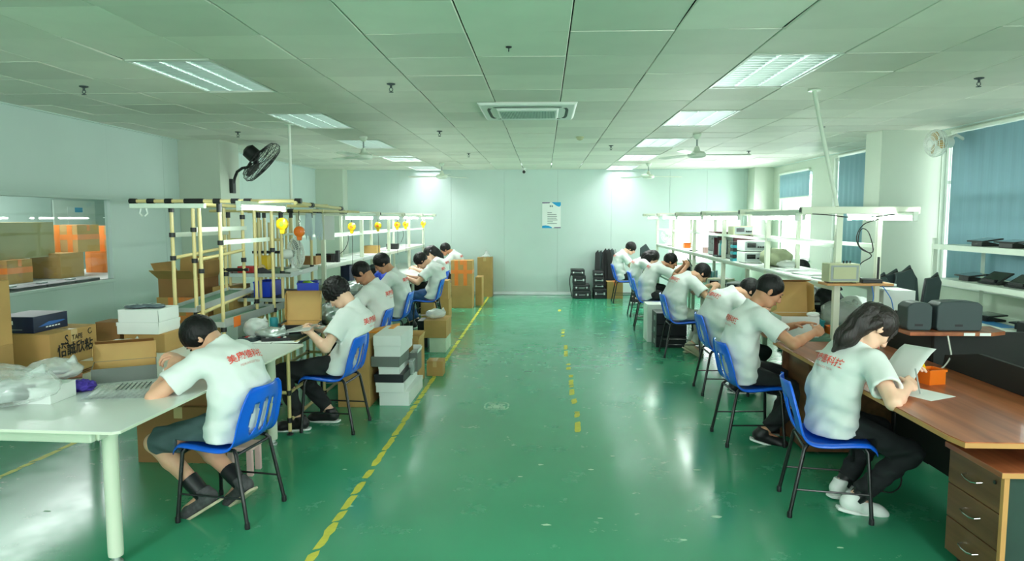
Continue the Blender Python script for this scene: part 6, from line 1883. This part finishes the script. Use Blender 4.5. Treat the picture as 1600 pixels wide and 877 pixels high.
for r, z in ((.13, .02), (.135, .05), (.09, .07), (.10, -.01)): g.tube([FM @ Vector((r * math.cos(2 * PI * i / 24), r * math.sin(2 * PI * i / 24), z)) for i in range(25)], .004, 5, cap=False)
for k in range(24):
    a = 2 * PI * k / 24; c, s = math.cos(a), math.sin(a); g.tube([FM @ Vector((r * c, r * s, z)) for r, z in ((.03, .075), (.09, .07), (.13, .05), (.13, .02), (.05, -.02))], .003, 4, cap=False)
g.build('wire_guard', WHITEPL, t)
MB().lathe([(0, -.09), (.04, -.085), (.045, -.01), (.02, 0)], 14, FM).build('motor_housing', WHITEPL, t, smooth=True)
for k in range(3): MB().prism([(.02, -.02), (.06, -.05), (.11, -.04), (.12, 0), (.09, .03), (.04, .03)], 'z', .03, .033, FM @ RZ(k * 2.09) @ RX(.35)).build('fan_blade', WHITEPL, t)
bin_('small orange parts bin on the far part of the right raised shelf', 2.50, 12.3, ZS, .1, .14, .09, ORPL)
bin_('small pink parts bin on the right raised shelf before the maroon cabinets', 2.46, 10.6, ZS, .1, .14, .08, PINKPL)
for y, l in ((13.2, 'black pliers on the far part of the right raised shelf'), (11.2, 'black pliers on the right raised shelf near the pink bin')):
    t = thing('pliers', l, 'pliers', (2.42, y, ZS), .4)
    MB().tube([(-.10, .02, .008), (-.03, .012, .008), (.0, 0, .008), (.05, 0, .008)], [.007, .006, .008, .003], 6).build('handle', BLACKPL, t, smooth=True); MB().tube([(-.10, -.02, .008), (-.03, -.012, .008), (.0, 0, .008), (.05, .003, .008)], [.007, .006, .008, .003], 6).build('handle', BLACKPL, t, smooth=True)
# near end: little board between the posts with an instrument and router
t = thing('post_shelf', 'small wooden board fixed between the two near posts', 'shelf', (2.40, 5.47, 1.195))
B(-.24, .26, -.09, .09, 0, .018).build('board', DESKEDGE, t, bevel=.003)
t = instrument('olive instrument case on the small board at the near post', 2.29, 5.46, 1.213, .23, .15, .15, OLIVEMET, screen=False, knobs=0)
B(-.085, .085, -.082, -.078, .035, .125).build('recessed_panel', OLIVEMET, t, bevel=.003)
for k in range(3): MB().lathe([(.006, 0), (.006, .02)], 8, TR(.02 + .025 * k, 0, .15)).build('terminal_post', BLACKPL, t)
t = thing('router', 'black router with an upright aerial on the small board', 'router', (2.53, 5.47, 1.213))
B(-.09, .06, -.06, .06, 0, .03).build('casing', BLACKPL, t, bevel=.005); B(.03, .045, -.03, -.015, .03, .20).build('aerial', BLACKPL, t, bevel=.003)
cable([(2.60, 5.55, 1.70), (2.48, 5.53, 1.66), (2.43, 5.53, 1.56), (2.47, 5.53, 1.47), (2.56, 5.53, 1.45), (2.52, 5.53, 1.60), (2.46, 5.53, 1.62), (2.45, 5.53, 1.5), (2.55, 5.53, 1.42), (2.47, 5.52, 1.36), (2.42, 5.5, 1.28), (2.46, 5.48, 1.24)], .004, CABLE, 'black cable looped on the near back post of the right bench')
cable([(2.50, 5.40, 1.21), (2.50, 5.36, 1.10), (2.47, 5.38, .98), (2.44, 5.40, .86), (2.40, 5.45, .77)], .004, BLUECABLE, 'blue cable hanging from the router down to the desk')
cable([(2.58, 5.42, 1.21), (2.64, 5.38, 1.10), (2.66, 5.36, 1.0), (2.68, 5.30, .97)], .004, BLUECABLE, 'blue cable running from the router to the partition')
cable([(2.10, 5.57, 1.742), (2.22, 5.56, 1.735), (2.40, 5.56, 1.715), (2.56, 5.56, 1.72), (2.70, 5.5, 1.74)], .004, CABLE, 'thin black cable under the near cross beam of the right bench')
# ---------------------------------------------------------------- right workbench, table level
mailer('white carton with its tan lid standing open before the reaching man', 2.07, 5.78, .75, .30, .26, .17, 0, WHITEBOX, CARDIN, 100, name='white_carton')
lump((0, 0, .015), (.05, .03, .02), 90, .3).build('foam_pad', WHITEPL, smooth='all'); o = bpy.data.objects['foam_pad']; o.location = (2.17, 5.66, .92); tag(o, 'white foam pad on the rim of the white carton', 'foam')
t = instrument('black printer-like machine on the right bench beyond the white carton', 2.62, 6.85, .75, .34, .30, .17, BLACKPL, 'label_machine', 'machine')
MB().lathe([(.045, 0), (.045, .10), (.03, .12), (0, .12)], 16, TR(0, 0, .17)).build('steel_cup', ALU, t, smooth=True)
bin_('small teal parts bin by the first post of the right bench', 2.30, 5.95, .75, .1, .14, .10, TEAL)
bin_('small orange parts bin by the first post of the right bench', 2.42, 5.86, .75, .1, .12, .06, ORPL)
carton('small brown box behind the white carton on the right bench', 2.25, 2.42, 6.25, 6.5, .75, .90)
bag('white plastic bag heap at the near end of the right bench, left', 2.60, 6.15, .75, (.16, .20, .12), 81, FILMM2)
bag('white plastic bag heap at the near end of the right bench, right', 2.82, 6.35, .75, (.15, .22, .13), 82, PAPER)
bag('black plastic sack behind the white bag heaps', 2.75, 6.8, .75, (.14, .16, .15), 83, BLACKPL)
for (y, x, w, h, mm, l) in ((7.75, 2.20, .16, .22, MAROON, 'dark maroon monitor on the right bench behind the stooping man'), (8.3, 2.34, .30, .12, OLIVEMET, 'pale green tester with sockets on the right bench, nearer'), (8.95, 2.46, .28, .14, GREYPL, 'grey tester on the right bench next to the pale green one'), (9.7, 2.40, .30, .13, OLIVEMET, 'pale green tester on the right bench beside the phone holder'), (10.9, 2.48, .26, .15, TEAL, 'teal tester on the right bench, far middle'), (11.9, 2.48, .26, .18, OLIVEMET, 'olive tester box on the right bench, far end')):
    instrument(l, x + .05, y, .75, w, .26, h, mm, rz=-.6)
t = thing('esd_mat', 'bright green cutting mat on the right bench by the man in grey trousers', 'mat', (2.08, 8.45, .75))
B(-.1, .14, -.4, .4, 0, .004).build('mat_sheet', mat('bright_mint_mat', (150, 226, 186), .5), t)
t = thing('blue_gadget', 'small blue gadget between the hands of the man in grey trousers', 'gadget', (2.15, 8.66, .80), .3)
B(-.03, .03, -.05, .05, 0, .03).build('casing', BLUEBIN, t, bevel=.006); B(-.02, .02, -.03, .03, .03, .034).build('display', SCREEN, t)
def phone(label, x, y, z, M):
    t = thing('phone', label, 'phone', (x, y, z))
    B(-.037, .037, -.075, .075, -.004, .004, M).build('phone_body', BLACKPL, t, bevel=.003); B(-.034, .034, -.07, .07, .004, .0046, M).build('screen', SCREEN, t)
phone('dark phone held up by the man at the right workbench', 2.225, 10.71, 1.04, RZ(PI / 2) @ RX(math.radians(60)))
phone('phone held low by the last man on the right', 2.03, 14.19, .845, RX(0) @ RY(-.3))
# person beyond the shelf works on a strip of white parts
t = thing('parts_strip', 'pale parts strip on the far side of the right bench', 'parts', (2.80, 8.9, .75))
B(-.12, .12, -.2, .2, 0, .02).build('strip', PAPER, t, bevel=.004)
# side table with black moulded cases, by the wide pillar
t = thing('side_table', 'grey side table behind the partition by the right windows', 'table', (3.62, 6.8, 0))
B(-.45, .40, -.75, .75, .72, .75).build('tabletop', WHITEPL, t, bevel=.004)
for sx in (-.4, .35):
    for sy in (-.7, .7): B(sx - .02, sx + .02, sy - .02, sy + .02, 0, .72).build('leg', CREAMMET, t)
for i, (x, y, w, h, tl, l) in enumerate(((3.30, 6.98, .22, .42, .06, 'dark grey soft case standing on the side table, leftmost'), (3.42, 7.05, .26, .46, .12, 'grey ribbed soft case on the side table, second'), (3.54, 7.0, .22, .50, .10, 'grey ribbed soft case on the side table, third and tallest'),
                                        (3.70, 7.1, .16, .44, -.08, 'dark soft case on the side table, fourth'), (3.86, 7.1, .18, .42, .16, 'black soft case on the side table, rightmost'))):
    t = thing('soft_case', l, 'case', (x, y, .75), .2, 'dark soft cases on the side table')
    for k in range(3):
        M = TR(.0 + .02 * k, .035 * k, 0) @ RY(tl) @ RX(-.06)
        MB().prism([(-w / 2, 0), (w / 2, 0), (w * .5, h * .8), (w * .28, h * .93 + .02 * k), (-w * .1, h * .86), (-w * .46, h * .82)], 'y', -.012, .012, M).build('case_panel', [DARKPL, BLACKPL, DARKPL][k], t, bevel=.008)
# consoles on the ledge
def console(label, x0, x1, y, z0, z1, d=.14):
    w, h = x1 - x0, z1 - z0
    t = thing('console_unit', label, 'console', ((x0 + x1) / 2, y, z0))
    MB().prism([(-w / 2 + .01, 0), (w / 2 - .01, 0), (w / 2, .02), (w / 2, h - .03), (w / 2 - .03, h - .006), (.0, h), (-w / 2 + .03, h - .006), (-w / 2, h - .03), (-w / 2, .02)], 'y', -d / 2, d / 2).build('housing', DARKPL, t, bevel=.008)
    B(-.03, .02, -d / 2 - .002, -d / 2, .03, .045).build('badge', BLACKPL, t)
    B(-w / 2 + .01, w / 2 - .01, d / 2, d / 2 + .05, .01, h * .6).build('rear_block', BLACKPL, t, bevel=.005)
console('dark slate console standing on the wooden ledge, left and narrower', 2.39, 2.55, 4.71, .972, 1.16)
console('dark slate console with rounded top on the wooden ledge, right and wider', 2.575, 2.865, 4.70, .972, 1.168)
carton('tall white carton behind the left dark console', 2.72, 2.97, 5.66, 5.95, .75, 1.13, WHITEBOX)
cable([(2.62, 4.58, .95), (2.62, 4.55, .88), (2.60, 4.50, .83), (2.52, 4.42, .785), (2.46, 4.38, .765), (2.44, 4.36, .76)], .005, WHITECABLE, 'white cable running from the ledge down onto the wooden desk')
t = thing('black_tower', 'black cabinet with white label at the right end of the partition', 'cabinet', (3.60, 5.0, 0))
B(-.14, .16, -.18, .2, 0, .96).build('carcass', BLACKPL, t, bevel=.006); B(-.12, -.02, -.184, -.18, .72, .80).build('white_label', PAPER, t); B(-.13, .15, -.186, -.18, .3, .64).build('door', PANELBLK, t)
# desk things
t = bin_('orange plastic pot holding a yellow cutter on the wooden desk', 2.26, 4.10, .75, .11, .10, .085, ORPL, .3)
t = thing('yellow_cutter', 'yellow and black utility knife standing in the orange pot', 'knife', (2.25, 4.10, .76), .3)
B(-.010, .010, -.006, .006, 0, .12, RY(-.45)).build('knife_body', YELPL, t, bevel=.002); B(-.008, .008, -.004, .004, .12, .145, RY(-.45)).build('knife_end', BLACKPL, t)
tag(B(-.105, .105, -.148, .148, .7503, .7513, TR(2.06, 3.86, 0) @ RZ(.5)).build('paper_sheet', PAPER), 'white sheet of paper under the writing hand on the wooden desk', 'paper')
sheet([[(2.02 + .16 * u - .02 * v, 3.86 + .30 * v + .05 * u, .775 + .17 * u * (1 - .15 * v) + .05 * math.sin(u * 2.2)) for u in (0, .2, .4, .6, .8, 1)] for v in (0, .25, .5, .75, 1)], 'paper_sheet', PAPER, 'white sheet lifted by the left hand of the writing woman', 'paper', thick=.0008)
tag(MB().tube([(2.045, 3.80, .76), (2.005, 3.785, .90)], .0045, 8).build('pen', GREYPL, smooth=True), 'pale pen in the right hand of the writing woman', 'pen')
p_ = bpy.data.objects
cable([(2.28, 4.55, .72), (2.27, 4.50, .5), (2.24, 4.42, .25), (2.26, 4.36, .06), (2.18, 4.30, .008), (2.10, 4.32, .008)], .005, CABLE, 'black cable hanging under the wooden desk to the floor')
t = thing('desk_shelf_bracket', 'beige curved bracket under the wooden desk', 'bracket', (2.30, 4.02, .48))
MB().prism([(0, 0), (.05, .02), (.06, .10), (.04, .16), (0, .18)], 'x', -.01, .01).build('bracket_plate', DESKEDGE, t)
t = thing('phone', 'dark phone lying on the wooden desk near the reaching man', 'phone', (2.02, 4.98, .752), .4)
B(-.037, .037, -.075, .075, 0, .008).build('phone_body', WHITEPL, t, bevel=.003)
# ---------------------------------------------------------------- white tablet shelf by the big blind
t = thing('slotted_shelf', 'white slotted-steel shelf of black tablets under the big blue blind', 'shelf', (4.45, 6.75, 0))
for sx in (-.25, .25):
    for y in (-.95, .9):
        m_ = MB(); m_.box(sx - .02, sx + .02, y - .002, y + .002, 0, 1.50); m_.box(sx - (.02 if sx < 0 else -.016), sx - (.016 if sx < 0 else -.02), y, y + .04, 0, 1.50); m_.build('post', WHITEMET, t)
for z in (.70, 1.07, 1.43):
    s_ = B(-.27, .27, -.97, .94, z - .012, z).build('shelf_board', WHITEMET, t)
    e = MB(); e.box(-.275, -.27, -.97, .94, z - .05, z + .004); e.box(.27, .275, -.97, .94, z - .05, z + .004); e.build('shelf_lip', WHITEMET, s_)
m_ = B(-.279, -.275, -.78, -.70, .985, 1.02); m_.build('shelf_tag', PAPER, t)
def tablet(label, x, y, z, rz, tilt=25, m=BLACKPL):
    t = thing('payment_terminal', label, 'terminal', (x, y, z), rz, 'black terminals on the white shelf')
    MB().prism([(-.10, 0), (.10, 0), (.10, .02), (-.06, .05), (-.10, .05)], 'x', -.09, .09).build('base', m, t, bevel=.005)
    M = TR(0, -.02, .055) @ RX(math.radians(tilt))
    B(-.14, .14, -.10, .10, 0, .014, M).build('tablet_body', m, t, bevel=.005); B(-.125, .125, -.085, .085, .014, .0146, M).build('screen', SCREEN, t)
for (y, x, z, tl, rz, l) in ((7.15, 4.42, 1.43, 12, 1.2, 'black terminal on the top white shelf, leftmost'), (6.72, 4.42, 1.43, 8, 1.3, 'black terminal on the top white shelf, second'), (6.36, 4.42, 1.43, 5, 1.4, 'black terminal on the top white shelf, third'), (6.02, 4.42, 1.43, 8, 1.2, 'black terminal on the top white shelf, near the frame edge'),
                             (7.30, 4.40, 1.07, 10, 1.2, 'black terminal lying flat on the middle white shelf, leftmost'), (6.92, 4.40, 1.07, 45, 1.3, 'black terminal tilted up on the middle white shelf, second'), (6.52, 4.40, 1.07, 45, 1.3, 'black terminal tilted up on the middle white shelf, third')):
    tablet(l, x, y, z, -PI / 2 + (rz - 1.25), tl * .7)
t = thing('steel_pot', 'silver round pot on the middle white shelf at the frame edge', 'pot', (4.40, 6.12, 1.07))
MB().lathe([(.10, 0), (.11, .03), (.10, .07), (.04, .085), (0, .088)], 20).build('pot_body', ALU, t, smooth=True); MB().lathe([(.02, .085), (.03, .11), (.0, .115)], 12).build('lid_knob', ALU, t, smooth=True)
for (y, l) in ((7.0, 'black flat terminal on the lowest white shelf, left'), (6.4, 'black flat terminal on the lowest white shelf, right')):
    tablet(l, 4.40, y, .70, -1.5, 4)
t = thing('silver_dish', 'silver dish on the lowest white shelf', 'dish', (4.32, 6.05, .70)); MB().lathe([(.06, 0), (.12, .04), (.125, .045), (.05, .012), (0, .01)], 20).build('dish_body', ALU, t, smooth=True)
tag(B(-.14, .14, -.2, .2, 0, .006, TR(4.24, 6.75, .70)).build('blue_film', mat('sky_blue_film', (70, 150, 220), .4)), 'sky blue film sheet at the front of the lowest white shelf', 'film')

# ---------------------------------------------------------------- goods in the next room, seen through the inspection window
NX = -6.2
t = thing('goods_bench', 'grey goods bench in the next room below the window', 'bench', (-6.35, 8.3, 0))
B(-.6, .95, -1.9, 2.4, .90, .94).build('bench_top', GREYPL, t)
for x in (-.55, .9):
    for y in (-1.8, 0, 2.3): B(x - .02, x + .02, y - .02, y + .02, 0, .90).build('leg', GREYPL, t)
G = [(-6.75, -6.25, 5.85, 6.35, .94, 1.24, CARD, ORTAPE, 'orange-taped carton at the left of the window view, lower'), (-6.75, -6.25, 5.9, 6.3, 1.24, 1.56, CARDGRN, ORTAPE, 'olive carton with orange tape at the left of the window view, upper'),
     (-6.6, -6.2, 6.55, 6.95, .94, 1.22, CARD, ORTAPE, 'small orange carton in the middle of the window view'), (-6.8, -6.3, 6.5, 7.5, 1.22, 1.66, CARDGRN, None, 'wide olive wooden-looking carton in the window view'),
     (-6.55, -6.15, 7.25, 7.7, .94, 1.26, CARD, None, 'tan carton right of centre in the window view, lower'), (-6.5, -6.15, 7.55, 8.0, 1.26, 1.62, CARD, ORTAPE, 'tan carton with open flap in the window view, upper'),
     (-6.5, -6.2, 8.15, 8.55, 1.24, 1.60, CARD, ORTAPE, 'brown carton at the right of the window view, top'), (-6.5, -6.2, 8.1, 8.6, .94, 1.24, ORTAPE, ORTAPE, 'bright orange carton at the right of the window view, bottom')]
for a, b, c, d, e, f, m, tp, l in G:
    carton(l, a, b, c + 1.0 + .35 * (c - 5.5) * .5, d + 1.0 + .35 * (c - 5.5) * .5, e, f, m, tp, group='cartons in the next room', side_tape=(tp is ORTAPE), taped='x')
for i, (y, l) in enumerate(((7.1, 'dark flat device on the sill side of the next-room bench, left'), (7.56, 'dark flat device on the sill side of the next-room bench, middle'), (8.02, 'dark flat device on the sill side of the next-room bench, right'))):
    t = thing('flat_device', l, 'device', (-5.55, y, .94), 0, 'dark devices behind the window')
    B(-.13, .12, -.22, .22, 0, .05).build('casing', BLACKPL, t, bevel=.01); B(-.1, .09, -.18, .18, .05, .052).build('panel', DARKPL, t); B(-.03, .03, -.2, -.1, .05, .065).build('keypad', GREYPL, t)
t = thing('notice_board', 'white board with a blue-topped notice in the next room', 'board', (XN + .02, 12.8, 1.3))
B(0, .03, -.58, .58, .0, .74).build('board_panel', WHITEPL, t, bevel=.004); B(.03, .034, -.22, .22, .1, .62).build('notice_sheet', PAPER, t); B(.034, .036, -.02, .2, .52, .61).build('blue_header', CYANINK, t)
